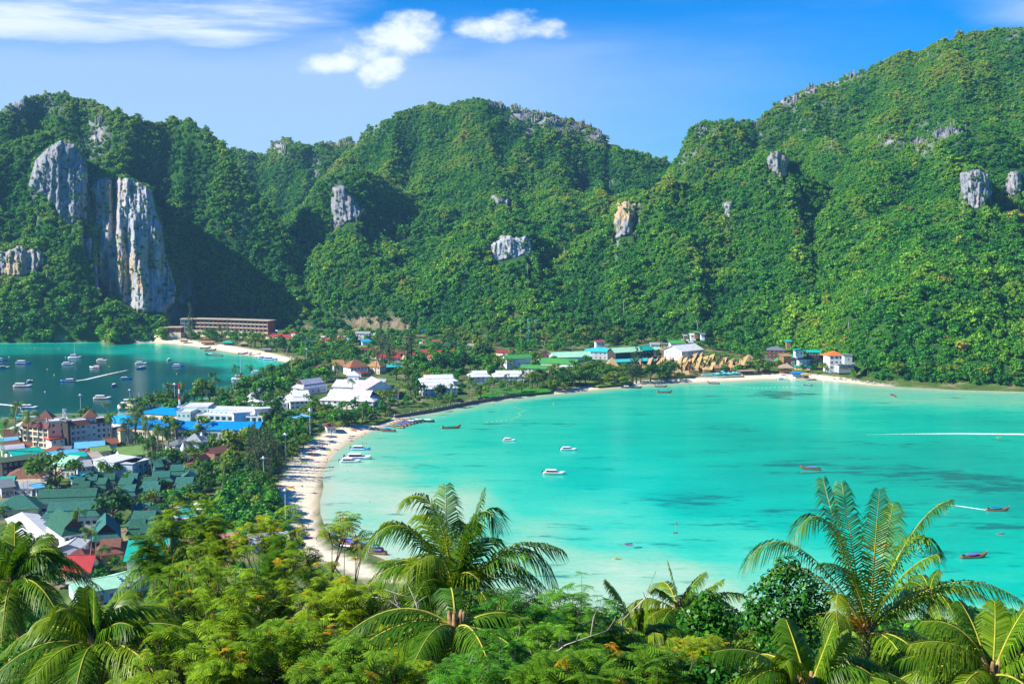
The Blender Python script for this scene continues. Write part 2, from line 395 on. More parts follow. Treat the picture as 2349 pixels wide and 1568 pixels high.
def hill(X, Y):
 Z = raw_hill(X, Y)
 Z = Z * (1 + (np.interp(np.asarray(X, float) / np.maximum(np.asarray(Y, float), 1), FITA, FITF) - 1) * sstep(Z, 50, 150))
 X = np.asarray(X, float); Y = np.asarray(Y, float)
 # rock mass behind each cliff so that the face stands against the hill
 for c in CL:
  pp = c['poly']; D = c['D']
  xs = np.linspace(pp[:, 0].min() + 1, pp[:, 0].max() - 1, 24); tops = []
  for x in xs:
   ys = []
   for i in range(len(pp)):
    (x0, y0), (x1, y1) = pp[i], pp[(i + 1) % len(pp)]
    if (x0 - x) * (x1 - x) <= 0 and x0 != x1: ys.append(y0 + (y1 - y0) * (x - x0) / (x1 - x0))
   tops.append(min(ys) if ys else pp[:, 1].max())
  q = [PD(x, y, cliff_depth(c, y)) for x, y in zip(xs, tops)]
  qa = np.array([v[0] / v[1] for v in q]); qz = np.array([v[2] for v in q]); qd = np.array([v[1] for v in q])
  a = X / np.maximum(Y, 1)
  bots = []
  for x in xs:
   ys = [y0 + (y1 - y0) * (x - x0) / (x1 - x0) for (x0, y0), (x1, y1) in zip(pp, np.roll(pp, -1, 0)) if (x0 - x) * (x1 - x) <= 0 and x0 != x1]
   bots.append(max(max(ys) if ys else 0, pp[:, 1].max() - .3 * (pp[:, 1].max() - pp[:, 1].min())))
  qb = np.array([PD(x, y, cliff_depth(c, y))[2] for x, y in zip(xs, bots)]); db = np.array([cliff_depth(c, y) for y in bots])
  zt = np.interp(a, qa, qz, left=-99, right=-99); dd = np.interp(a, qa, qd); zb_, dbb = np.interp(a, qa, qb, left=-99, right=-99), np.interp(a, qa, db)
  inside = zt > -90; ew = sstep(np.minimum(a - qa[0], qa[-1] - a) / (qa[-1] - qa[0]), 0, .16); zb_ = zb_ - (1 - ew) * 45
  Z = np.where(inside & (Y > dd + 5) & (Y < dd + (185 if c['name'] == 'big' else 130)) & (zt > Z), zt - 1.0, Z)
  Z = np.where(inside & (Y > dbb - 12) & (Y <= dbb + 3), zb_ + 1.5, Z)
  Z = np.where(inside & (Y > dbb + 3) & (Y <= dd + 5), zb_ + (zt - zb_) * np.clip((Y - dbb - 8) / np.maximum(dd - dbb, 1), 0, 1) - 2, Z)
  Z = np.where(inside & (Y <= dbb - 12) & (Y > dbb - (150 if c['name'] == 'big' else 60)), np.clip(Z, (zb_ if c['name'] == 'big' else -999) + 1.5 - (dbb - 12 - Y) * 0.6, zb_ + 1.5 - (dbb - 12 - Y) * 0.25), Z)
 return Z
# ------------------------------------------------------------------ coast
COAST = [P(x, y, 0) for x, y in [
 (-700, 783), (0, 785), (200, 783), (300, 780), (340, 784), (400, 789), (450, 795), (500, 803), (560, 813), (620, 824), (660, 831), (692, 838), (688, 846), (650, 858), (600, 875), (560, 888),
 (500, 908), (450, 922), (400, 934), (340, 945), (250, 952), (140, 950), (60, 958), (-200, 965), (-700, 985)]]
COAST2 = [P(x, y, 0) for x, y in [
 (752, 1225), (735, 1180), (734, 1150), (742, 1115), (738, 1090), (748, 1065), (768, 1040), (790, 1020), (820, 1003), (860, 986), (900, 970), (960, 953), (1000, 945), (1080, 929),
 (1180, 913), (1300, 901), (1440, 886), (1560, 878), (1680, 873), (1760, 869), (1850, 869), (1930, 876), (2000, 883), (2100, 889), (2200, 894), (2349, 898), (2800, 912), (3400, 930)]]
LAND = COAST + [(-900, 640), (-900, 330)] + [(-200, 350)] + COAST2 + [(1800, 800), (1800, 2600), (-1800, 2600), (-1800, 1200)]
SHORE = [(700, 375), (500, 376), (300, 379), (150, 385)] + [P(x, y, 0) for x, y in [(1420, 1418), (1250, 1392), (1120, 1362), (1010, 1332), (930, 1302), (870, 1278), (820, 1260), (778, 1242)]]
LAND = COAST + [(-900, 640), (-900, 250), (900, 250), (900, 360)] + SHORE + COAST2 + [(1900, 850), (1900, 2700), (-1900, 2700), (-1900, 1200)]
BEACH_R = [P(x, y, 1.5) for x, y in [(960, 1345), (830, 1330), (760, 1300), (690, 1270), (668, 1215), (640, 1160), (630, 1130), (650, 1100), (664, 1068), (684, 1036), (720, 1008), (757, 990), (800, 975), (850, 966), (900, 953), (950, 945), (1000, 938), (1080, 921), (1180, 904), (1300, 891), (1400, 879), (1500, 871), (1600, 866), (1700, 861), (1780, 857), (1850, 858), (1930, 866), (2000, 877), (2050, 880)]]
BEACH_R = BEACH_R + [(v[0] + 3, v[1] - 25) for v in COAST2[22::-1]]
BEACH_L = [P(x, y, 1.5) for x, y in [(296, 777), (330, 774), (380, 775), (420, 779), (480, 787), (540, 796), (600, 806), (650, 817), (704, 829)]] + [(v[0] - 6, v[1] - 14) for v in COAST[11:2:-1]]
def fore_hill(X, Y):
 z = np.interp(Y, [-80, 0, 8, 18, 30, 45, 60, 90, 130, 200, 280, 340, 390], [143, 137.0, 134.5, 130.0, 124, 116.5, 108, 89, 70, 40, 16, 4, -2])
 z = z + (fbm(np.asarray(X) / 30, np.asarray(Y) / 30, 0, 3, 41) - 0.5) * 7 * sstep(Y, 8, 40) * sstep(-np.asarray(Y), -380, -300)
 return z
def ground_z(X, Y):
 X = np.asarray(X, float); Y = np.asarray(Y, float)
 sd = poly_sd(LAND, X, Y)
 z = np.where(sd > 0, np.minimum(sd * 0.11, 2.3), np.maximum(sd * 0.10, -4))
 z = np.maximum(z, np.where(Y < 420, fore_hill(X, Y), -9))
 return np.maximum(z, np.where(Y > 860, hill(X, Y), -9)), sd
def gz(x, y):
 return float(ground_z(np.array([x]), np.array([y]))[0][0])
def grid_faces(nu, nv):
 i = np.arange(nu * nv).reshape(nu, nv)
 return np.stack([i[:-1, :-1], i[1:, :-1], i[1:, 1:], i[:-1, 1:]], -1).reshape(-1, 4)
def attr(me, name, data):
 at = me.attributes.new(name, 'FLOAT', 'POINT'); at.data.foreach_set('value', np.asarray(data, np.float32).ravel())
# low ground of the isthmus
gx = np.arange(-520, 760, 4.0); gy = np.arange(372, 1420, 5.0)
X, Y = np.meshgrid(gx, gy, indexing='ij'); Zg, SD = ground_z(X, Y)
Hm = raw_hill(X, Y)
g_me = mesh('ground', np.stack([X, Y, np.where(Hm > 6, Zg - 4, Zg)], -1), grid_faces(*X.shape), smooth=True)
bs = np.maximum(poly_sd(BEACH_R, X, Y), poly_sd(BEACH_L, X, Y))
attr(g_me, 'sand', sstep(bs, -2.5, 2.5)); attr(g_me, 'wet', 1 - sstep(SD, 0.8, 5.5))
m = bpy.data.materials.new('ground'); m.use_nodes = True; t = NT(m.node_tree)
pos = t.n('ShaderNodeNewGeometry').outputs['Position']
na = t.noise(pos, 0.05, 5, 0.6); nb = t.noise(pos, 0.6, 4, 0.6)
earth = t.ramp(na, [(0.30, (0.03, 0.085, 0.016)), (0.52, (0.085, 0.15, 0.025)), (0.63, (0.24, 0.20, 0.10)), (0.78, (0.33, 0.30, 0.25))])
sand = t.ramp(nb, [(0.3, (0.78, 0.66, 0.45)), (0.7, (0.90, 0.79, 0.57))])
wet = t.n('ShaderNodeAttribute', attribute_name='wet').outputs['Fac']
sand = t.mix(wet, sand, (0.60, 0.47, 0.30))
c = t.mix(t.math('ADD', t.n('ShaderNodeAttribute', attribute_name='sand').outputs['Fac'], t.math('MULTIPLY', t.math('SUBTRACT', nb, 0.5), 0.3), clamp=True), earth, sand)
b = t.n('ShaderNodeBsdfPrincipled', i={'Base Color': c, 'Roughness': 0.9, 'Specular IOR Level': 0.15})
bp = t.n('ShaderNodeBump', i={'Height': nb, 'Strength': 0.5, 'Distance': 0.3}); t.link(bp.outputs[0], b.inputs['Normal'])
t.link(b.outputs[0], t.n('ShaderNodeOutputMaterial').inputs[0])
g_me.materials.append(m); structure('ground', g_me)
# foreground hillside
fx = np.arange(-420, 424, 6.0); fy = np.concatenate([np.arange(-60, 60, 3.0), np.arange(60, 396, 6.0)])
X, Y = np.meshgrid(fx, fy, indexing='ij')
fh = mesh('near_hillside', np.stack([X, Y, fore_hill(X, Y) - 0.3 * (Y > 370) * (Y - 370)], -1), grid_faces(*X.shape), smooth=True)
fh.materials.append(mat('forest_floor', (0.05, 0.06, 0.02), 0.95, 0.3, 0.2, 0.1, col2=(0.09, 0.065, 0.03), bump=0.5)); structure('near_hillside', fh)
# far hills
px_cols = np.arange(-420, 2900, 6.0)
acol = (px_cols - 1174.5) / FP
dd = np.concatenate([np.arange(900, 1700, 7.0), np.arange(1700, 2480, 11.0)])
A, D = np.meshgrid(acol, dd, indexing='ij'); HX, HY = A * D, D
HZ = hill(HX, HY)
HZl = np.where(HZ < 0.5, -6, HZ)
hm = mesh('hills', np.stack([HX, HY, HZl], -1), grid_faces(*A.shape), smooth=True)
m = bpy.data.materials.new('hill_soil'); m.use_nodes = True; t = NT(m.node_tree)
geo = t.n('ShaderNodeNewGeometry'); pos = geo.outputs['Position']
n1 = t.noise(t.mapv(pos, (1, 1, 0.25)), 0.11, 6, 0.65); n2 = t.noise(pos, 0.02, 3)
rock = t.ramp(n1, [(0.3, (0.10, 0.105, 0.12)), (0.5, (0.27, 0.27, 0.28)), (0.7, (0.45, 0.42, 0.38))])
soil = t.ramp(t.noise(pos, 0.35, 5, 0.7), [(0.3, (0.012, 0.05, 0.012)), (0.5, (0.03, 0.10, 0.015)), (0.7, (0.06, 0.15, 0.02))])
c = t.mix(t.n('ShaderNodeAttribute', attribute_name='rock').outputs['Fac'], soil, rock)
c = t.mix(t.n('ShaderNodeAttribute', attribute_name='scree').outputs['Fac'], c, t.ramp(n1, [(0.35, (0.16, 0.11, 0.06)), (0.65, (0.42, 0.33, 0.22))]))
b = t.n('ShaderNodeBsdfPrincipled', i={'Base Color': c, 'Roughness': 0.95, 'Specular IOR Level': 0.1})
bp = t.n('ShaderNodeBump', i={'Height': n1, 'Strength': 1.0, 'Distance': 4.0}); t.link(bp.outputs[0], b.inputs['Normal'])
t.link(b.outputs[0], t.n('ShaderNodeOutputMaterial').inputs[0]); hm.materials.append(m)
gu = np.gradient(HZ, axis=0) / (np.gradient(HX, axis=0) + 1e-6); gv = np.gradient(HZ, axis=1) / np.gradient(HY, axis=1)
HPX, HPY = proj(HX, HY, HZ)
def near_pts(px, py, blobs):
 r = np.zeros(np.shape(px))
 for (x, y, rx, ry, s) in blobs: r = np.maximum(r, s * np.exp(-(((px - x) / rx) ** 2 + ((py - y) / ry) ** 2)))
 return r
# bare karst along the crests and on a few shoulders (found by where they lie on the hillside)
KARST = [(222, 310, 24, 46, 1.0), (185, 360, 18, 40, .8), (560, 520, 8, 40, .5), (1800, 222, 34, 22, 1), (1850, 200, 30, 18, 1), (1900, 190, 40, 20, 1), (1960, 168, 30, 12, .8), (2110, 330, 40, 14, 1), (2170, 300, 50, 16, 1), (2050, 322, 40, 14, .8), (2140, 130, 20, 12, .5),
   (2330, 80, 20, 14, .5), (1200, 262, 40, 20, 1), (1250, 275, 50, 22, 1), (1310, 290, 50, 22, 1), (1370, 305, 26, 22, .8), (1215, 300, 16, 24, .8), (640, 335, 26, 18, 1), (780, 325, 40, 10, .8), (1160, 240, 30, 14, .9),
   (1610, 300, 26, 22, .7), (1660, 282, 40, 10, .6), (1420, 430, 30, 18, .5), (1900, 320, 30, 14, .5), (1880, 255, 50, 14, .5), (1740, 300, 20, 20, .4), (40, 245, 30, 20, .7), (110, 235, 30, 30, .5),
   (1820, 300, 40, 30, .35), (720, 380, 14, 40, .6), (770, 390, 14, 26, .5), (1560, 372, 24, 10, .7), (1590, 352, 20, 14, .6), (860, 285, 20, 12, .7)]
SCREE = [(712, 752, 20, 9, 1), (735, 762, 20, 6, 1), (820, 735, 26, 12, 1), (860, 745, 30, 14, 1), (905, 742, 34, 14, 1), (930, 760, 20, 8, .8), (790, 720, 20, 8, .8), (870, 722, 20, 8, .9), (1180, 720, 12, 6, .6), (1895, 812, 8, 8, .6)]
krock = near_pts(HPX, HPY, KARST) * (0.6 + 0.8 * fbm(HX / 25, HY / 25, 0, 3, 3)); scree = near_pts(HPX, HPY, SCREE)
slope = np.sqrt(gu ** 2 + gv ** 2)
attr(hm, 'rock', np.clip(np.maximum(krock * 1.3, sstep(slope, 3.4, 5.5)), 0, 1)); attr(hm, 'scree', np.clip(scree * 1.4, 0, 1))
structure('hills', hm)
# ------------------------------------------------------------------ sea
COVE = {}
DEEP = [  # px, py, kind: 0 sand flat .. 1 deep
 (20, 800, .55), (200, 795, .55), (330, 800, .42), (480, 815, .36), (600, 835, .34), (100, 830, 1.0), (250, 845, 1.05), (400, 850, .95), (60, 900, 1.1), (250, 900, 1.1), (430, 890, .95), (560, 860, .55), (500, 895, .62), (620, 845, .45), (100, 945, 1.0), (350, 940, .9),
 (780, 1030, .16), (800, 1080, .10), (800, 1130, .05), (900, 1165, .02), (1000, 1175, .05), (800, 1220, .12), (950, 1080, .26), (860, 1010, .2), (1000, 990, .30), (1150, 1000, .36), (1300, 1100, .42), (1200, 1150, .30), (1100, 1200, .2), (1300, 1250, .10), (1450, 1300, .05), (1600, 1330, .06), (1350, 1190, .24), (1450, 1240, .25),
 (1100, 950, .30), (1300, 930, .34), (1500, 910, .36), (1700, 890, .26), (1850, 885, .22), (2000, 900, .16), (2150, 912, .16), (2330, 915, .16), (1500, 1000, .42), (1700, 1000, .48), (1900, 960, .36), (2100, 960, .40), (2330, 970, .44), (1600, 1150, .46), (1800, 1100, .46), (2000, 1080, .50), (2250, 1050, .48), (2330, 1150, .50), (1900, 1200, .42), (1750, 1280, .22), (1650, 1240, .32), (2200, 1250, .42), (2330, 1330, .36), (2050, 1350, .26), (1850, 1350, .14), (1400, 1370, .05)]
def depth_of(X, Y):
 a = np.zeros(X.shape); w = np.zeros(X.shape)
 wx = X + (fbm(X / 60, Y / 60, 0, 3, 9) - 0.5) * 50; wy = Y + (fbm(X / 60, Y / 60, 5, 3, 19) - 0.5) * 40
 for px, py, d in DEEP:
  x, y = P(px, py, 0); k = 1 / (((wx - x) / max(y, 1) * 900) ** 2 + ((wy - y)) ** 2 + 120) ** 1.6
  a += k * d; w += k
 return a / w
sx = np.concatenate([[-2300, -1600, -1200], np.arange(-900, 1000, 6.0), [1300, 1700, 2300]]); sy = np.concatenate([np.arange(330, 1340, 5.0), [1500, 1900, 2400]])
X, Y = np.meshgrid(sx, sy, indexing='ij')
sea = mesh('sea', np.stack([X, Y, np.zeros(X.shape)], -1), grid_faces(*X.shape), smooth=True)
dep = depth_of(X, Y); sdc = -poly_sd(LAND, X, Y)
kq = np.where((X < -60) & (Y < 1150), 0.75, 0.22); dep = dep * (kq + (1 - kq) * sstep(sdc, 0, 30));  
attr(sea, 'depth', dep); attr(sea, 'edge', 1 - sstep(sdc, -1, 7))
gl = near_pts(*proj(X, Y, 0 * X), [(2200, 1095, 190, 16, 1), (2000, 1075, 160, 12, .7), (1850, 1060, 150, 10, .6), (2280, 1120, 150, 14, 1), (2320, 1205, 140, 7, 1), (1700, 985, 120, 6, .5), (1800, 905, 70, 11, 1.0), (1600, 1150, 160, 14, .55), (1500, 1240, 200, 12, .45), (1700, 1200, 200, 22, .5), (1250, 1205, 120, 4, .6), (1180, 975, 110, 10, .4), (2050, 1170, 200, 20, .5), (2150, 1270, 200, 20, .45), (800, 1100, 20, 5, .5), (1950, 1020, 250, 10, .3)])
attr(sea, 'weed', gl)
m = bpy.data.materials.new('sea_water'); m.use_nodes = True; t = NT(m.node_tree)
pos = t.n('ShaderNodeNewGeometry').outputs['Position']
dp = t.n('ShaderNodeAttribute', attribute_name='depth').outputs['Fac']
nz = t.noise(t.mapv(pos, (0.35, 1.0, 1)), 0.05, 5, 0.6)
d2 = t.math('ADD', dp, t.math('MULTIPLY', t.math('SUBTRACT', nz, 0.5), 0.22))
c = t.ramp(d2, [(0.03, (0.44, 0.60, 0.41)), (0.13, (0.23, 0.56, 0.35)), (0.25, (0.05, 0.55, 0.36)), (0.38, (0.0, 0.47, 0.32)), (0.52, (0.0, 0.33, 0.25)), (0.70, (0.0, 0.12, 0.10)), (0.92, (0.0, 0.085, 0.082)), (1.0, (0.0, 0.072, 0.074))])
wn = t.math('ADD', t.math('MULTIPLY', t.noise(t.mapv(pos, (0.30, 1.0, 1), (3, 0, 0)), 0.05, 5, 0.65), 0.5), t.math('MULTIPLY', t.noise(t.mapv(pos, (0.36, 1.0, 1), (9, 0, 0)), 0.16, 4, 0.6), 0.5))
wf = t.n('ShaderNodeAttribute', attribute_name='weed').outputs['Fac']
wm = t.n('ShaderNodeMapRange', interpolation_type='SMOOTHSTEP', i={0: t.math('ADD', wn, t.math('MULTIPLY', wf, 0.18)), 1: 0.555, 2: 0.68}).outputs[0]
c = t.mix(t.math('MULTIPLY', wm, 0.8), c, (0.004, 0.13, 0.125))
c = t.n('ShaderNodeHueSaturation', i={'Color': c, 'Value': t.math('MULTIPLY_ADD', t.noise(t.mapv(pos, (0.5, 1.0, 1)), 0.45, 5, 0.75), 0.5, 0.75)}).outputs[0]
ed = t.n('ShaderNodeAttribute', attribute_name='edge').outputs['Fac']
c = t.mix(t.math('MULTIPLY', ed, 0.75), c, (0.50, 0.52, 0.33))
b = t.n('ShaderNodeBsdfPrincipled', i={'Base Color': c, 'Roughness': 0.12, 'IOR': 1.333, 'Specular IOR Level': 0.22})
w1 = t.noise(t.mapv(pos, (0.8, 1.3, 1)), 0.55, 3, 0.6); w2 = t.noise(t.mapv(pos, (0.5, 1.2, 1)), 0.09, 3, 0.5)
bp = t.n('ShaderNodeBump', i={'Height': t.math('ADD', t.math('MULTIPLY', w1, 0.6), t.math('MULTIPLY', w2, 1.0)), 'Strength': 0.35, 'Distance': 0.5}); t.link(bp.outputs[0], b.inputs['Normal'])
t.link(b.outputs[0], t.n('ShaderNodeOutputMaterial').inputs[0])
sea.materials.append(m); structure('sea', sea)
# ------------------------------------------------------------------ rock faces
def stone(name, warm, bright=1.0):
 m = bpy.data.materials.new(name); m.use_nodes = True; t = NT(m.node_tree)
 pos = t.n('ShaderNodeNewGeometry').outputs['Position']
 st = t.noise(t.mapv(pos, (0.22, 0.22, 0.022)), 1.0, 6, 0.65); bl = t.noise(t.mapv(pos, (0.03, 0.03, 0.016)), 1.0, 4, 0.6); fi = t.noise(t.mapv(pos, (0.9, 0.9, 0.12)), 1.0, 4, 0.7)
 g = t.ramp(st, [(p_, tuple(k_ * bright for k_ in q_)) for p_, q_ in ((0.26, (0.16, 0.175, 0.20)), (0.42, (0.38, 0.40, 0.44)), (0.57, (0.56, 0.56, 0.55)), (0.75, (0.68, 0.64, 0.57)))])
 w = t.ramp(fi, [(0.3, (0.42, 0.27, 0.13)), (0.6, (0.66, 0.50, 0.30)), (0.8, (0.75, 0.66, 0.5))])
 f = t.n('ShaderNodeMapRange', interpolation_type='SMOOTHSTEP', i={0: bl, 1: 0.62 - 0.25 * warm, 2: 0.74 - 0.25 * warm}).outputs[0]
 c = t.mix(t.math('MULTIPLY', f, min(1.0, warm * 1.6)), g, w)
 c = t.mix(t.ramp(fi, [(0.30, 0.75), (0.46, 0.0)]), c, (0.07, 0.075, 0.085))
 gm = t.n('ShaderNodeMapRange', interpolation_type='SMOOTHSTEP', i={0: t.noise(pos, 0.09, 5, 0.7), 1: 0.58, 2: 0.66}).outputs[0]
 c = t.mix(t.math('MULTIPLY', gm, 0.55), c, (0.05, 0.075, 0.03))
 b = t.n('ShaderNodeBsdfPrincipled', i={'Base Color': c, 'Roughness': 0.95, 'Specular IOR Level': 0.1})
 bp = t.n('ShaderNodeBump', i={'Height': t.math('ADD', st, t.math('MULTIPLY', fi, 0.4)), 'Strength': 1.0, 'Distance': 3.5}); t.link(bp.outputs[0], b.inputs['Normal'])
 t.link(b.outputs[0], t.n('ShaderNodeOutputMaterial').inputs[0]); return m
CLING = []
CLAB = {'wall': 'shaded blue grey limestone wall above the tall pale cliff on the hill by the dark bay', 'big': 'tall pale grey limestone cliff with an ochre streak standing above the far beach hotel', 
 'shore': 'low ochre rock face above the forest at the left end of the far shore', 'shoulder': 'small grey and ochre cliff on the left shoulder of the central hill', 'bowl': 'white overhanging rock face low in the middle of the central hill',
 'stack': 'blocky cream rock tower on the spur between the central and the right hill', 'head': 'cream rock knob under the crest spur of the right hill', 'cave': 'grey cliff with a dark hollow beside it high on the right hill', 'edge': 'narrow blue shaded cliff beside the grey cliff on the right hill',
 'saddle': 'small half hidden pale rock patch under the saddle spur', 'ledge': 'thin grey rock ledge halfway up the central hill', 'low': 'narrow shaded rock strip left of the foot of the tall pale cliff'}
for c in CL:
 pp = c['poly']; x0, x1, y0, y1 = pp[:, 0].min() - 4, pp[:, 0].max() + 4, pp[:, 1].min() - 3, pp[:, 1].max() + 8
 st = 2.0 if c['name'] != 'big' else 1.8
 ux = np.arange(x0, x1 + st, st); uy = np.arange(y0, y1 + st, st)
 U, V = np.meshgrid(ux, uy, indexing='ij')
 sd = poly_sd(pp, U, V)
 sdn = sd + (fbm(U / 9, V / 16, 0, 3, 31) - 0.5) * 12
 dep0 = c['D'] + (pp[:, 1].max() - V) * 0.16
 col = fbm(U / 7, V / 60, 0, 4, 51); big = fbm(U / 30, V / 90, 0, 3, 61); fine = fbm(U / 3, V / 9, 0, 2, 71)
 amp = 26 if c['name'] == 'big' else 9
 # buttresses stand forward, clefts run back
 d = dep0 - (col - 0.5) * amp * .7 - (big - 0.5) * amp * 1.1 - (fine - 0.5) * 5 - (0.5 - np.abs((U - (x0 + x1) / 2) / (x1 - x0))) * amp * 1.0
 if c['name'] == 'big': d = d - 16 * np.exp(-((U - (300 + (V - 500) * 0.12)) / 16) ** 2) * sstep(V, 430, 560) + 16 * np.exp(-((U - 262) / 7) ** 2)
 if c['name'] == 'wall': d = d + (U - x0) * 0.12 - 14
 q_ = np.maximum(6 - sdn, 0); d = d + q_ ** 1.3 * .8      # rounds back into the hill at its rim
 cx = (U - 1174.5) / FP; up = (784 - V) / FP
 k = d / (CP + SP * up)
 pts = np.stack([cx * k, d, CH + (-SP + CP * up) * k], -1)
 f = grid_faces(*U.shape)
 keep = (sd.reshape(-1)[f] > -3).any(1)
 us, iv_ = np.unique(f[keep], return_inverse=True)
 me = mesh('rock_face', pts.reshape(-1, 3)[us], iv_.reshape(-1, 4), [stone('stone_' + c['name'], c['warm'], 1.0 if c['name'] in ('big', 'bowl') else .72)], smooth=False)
 cw = np.nonzero((sdn > 1).ravel() & (V.ravel() < pp[:, 1].max() - 6))[0]
 if len(cw):
  pk = RNG.choice(cw, max(3, len(cw) // 70)); CLING.append(pts.reshape(-1, 3)[pk])
 o = link('rock_face', me); tag(o, CLAB[c['name']], 'cliff', 'limestone cliffs on the hills')
# ------------------------------------------------------------------ crown meshes for trees
def leaf_mat(name, cols, trans=0.25, attrib=None, rough=0.6):
 if name in MATS: return MATS[name]
 m = bpy.data.materials.new(name); m.use_nodes = True; t = NT(m.node_tree)
 if attrib: f = t.n('ShaderNodeAttribute', attribute_name=attrib, attribute_type='INSTANCER').outputs['Fac']
 else: f = t.n('ShaderNodeObjectInfo').outputs['Random']
 isl = t.n('ShaderNodeNewGeometry').outputs['Random Per Island']
 f2 = t.math('ADD', f, t.math('MULTIPLY', t.math('SUBTRACT', isl, 0.5), 0.26), clamp=True)
 n = len(cols); c = t.ramp(f2, [(i / (n - 1), q) for i, q in enumerate(cols)])
 c = t.n('ShaderNodeHueSaturation', i={'Color': c, 'Value': t.math('MULTIPLY_ADD', isl, 0.7, 0.65)}).outputs[0]
 b = t.n('ShaderNodeBsdfPrincipled', i={'Base Color': c, 'Roughness': rough, 'Specular IOR Level': 0.25})
 tr = t.n('ShaderNodeBsdfTranslucent', i={'Color': t.mix(1.0, c, (1.6, 1.4, 0.4), 'MULTIPLY')})
 mx = t.n('ShaderNodeMixShader', i={0: trans}); t.link(b.outputs[0], mx.inputs[1]); t.link(tr.outputs[0], mx.inputs[2])
 t.link(mx.outputs[0], t.n('ShaderNodeOutputMaterial').inputs[0]); MATS[name] = m; return m
def leaf_quads(c, nrm, size, rng, aspect=1.0):
 """one bent leaf clump (two triangles) at each centre, roughly facing nrm"""
 n = len(c)
 a = np.cross(nrm, rng.normal(size=(n, 3))); a /= np.linalg.norm(a, axis=1)[:, None] + 1e-9
 b = np.cross(nrm, a); s = (size * rng.uniform(0.6, 1.3, n))[:, None]
 q = np.stack([c - a * s, c + b * s * aspect * 0.6 + nrm * s * 0.25, c + a * s, c - b * s * aspect * 0.6 + nrm * s * 0.25], 1)
 return q.reshape(-1, 3), np.arange(n * 4).reshape(n, 4)
def crown(lobes, leaf, per, rng, flat=1.0, jitter=0.55, core=0.62):
 """leaf clumps over a set of lobes (x, y, z, r) with a dark inner mass so that light does not pass straight through"""
 V, F, k = [], [], 0
 for (x, y, z, r) in lobes:
  n = max(8, int(per * r * r / (leaf * leaf)))
  d = rng.normal(size=(n, 3)); d[:, 2] = np.where(d[:, 2] < -0.35, -d[:, 2], d[:, 2]); d /= np.linalg.norm(d, axis=1)[:, None]
  rr = r * (1 - 0.45 * rng.random(n) ** 2)
  c = np.array([x, y, z]) + d * rr[:, None] * np.array([1, 1, flat])
  nr = d + rng.normal(size=(n, 3)) * jitter; nr[:, 2] += 0.35; nr /= np.linalg.norm(nr, axis=1)[:, None]
  v, f = leaf_quads(c, nr, leaf * np.ones(n), rng); V.append(v); F.append(f + k); k += len(v)
 for (x, y, z, r) in lobes:
  rc = r * core; ph = np.array([(0, 0, 1), (.9, 0, .3), (.28, .85, .3), (-.72, .53, .3), (-.72, -.53, .3), (.28, -.85, .3), (0, 0, -.7)]) * rc * np.array([1, 1, flat]) + np.array([x, y, z])
  fs = np.array([(0, 1, 2, 2), (0, 2, 3, 3), (0, 3, 4, 4), (0, 4, 5, 5), (0, 5, 1, 1)])
  tri = [(0, 1, 2), (0, 2, 3), (0, 3, 4), (0, 4, 5), (0, 5, 1), (6, 2, 1), (6, 3, 2), (6, 4, 3), (6, 5, 4), (6, 1, 5)]
  vv = ph[np.array(tri)].reshape(-1, 3); vv = np.insert(vv.reshape(-1, 3, 3), 3, vv.reshape(-1, 3, 3)[:, 2] * 0.999 + vv.reshape(-1, 3, 3)[:, 0] * 0.001, axis=1).reshape(-1, 3)
  V.append(vv); F.append(np.arange(len(vv)).reshape(-1, 4) + k); k += len(vv)
 return np.concatenate(V), np.concatenate(F)
FOREST_COLS = [(0.010, 0.095, 0.022), (0.024, 0.175, 0.018), (0.062, 0.27, 0.014), (0.15, 0.37, 0.012), (0.30, 0.42, 0.02), (0.36, 0.27, 0.05)]
forest_leaf = leaf_mat('forest_leaf', FOREST_COLS, 0.22, 'tint')
far_col = bpy.data.collections.new('forest_kinds')
def blob_lobes(rng, n, rx, h0, h1, r0, r1):
 L = []
 for i in range(n):
  a = rng.uniform(0, 2 * PI); q = math.sqrt(rng.random()) * rx; z = rng.uniform(h0, h1) * (1 - 0.35 * (q / rx) ** 2)
  L.append((q * math.cos(a), q * math.sin(a), z, rng.uniform(r0, r1)))
 return L
NK = 7
for i in range(NK):
 rng = np.random.default_rng(100 + i)
 L = blob_lobes(rng, 7 + i % 4, 0.62, 0.45, 1.0 + 0.12 * (i % 3), 0.30, 0.48)
 v, f = crown(L, 0.13, 2.6, rng, 0.85)
 o = bpy.data.objects.new('forest_tree', mesh('forest_tree', v, f, [forest_leaf])); far_col.objects.link(o)
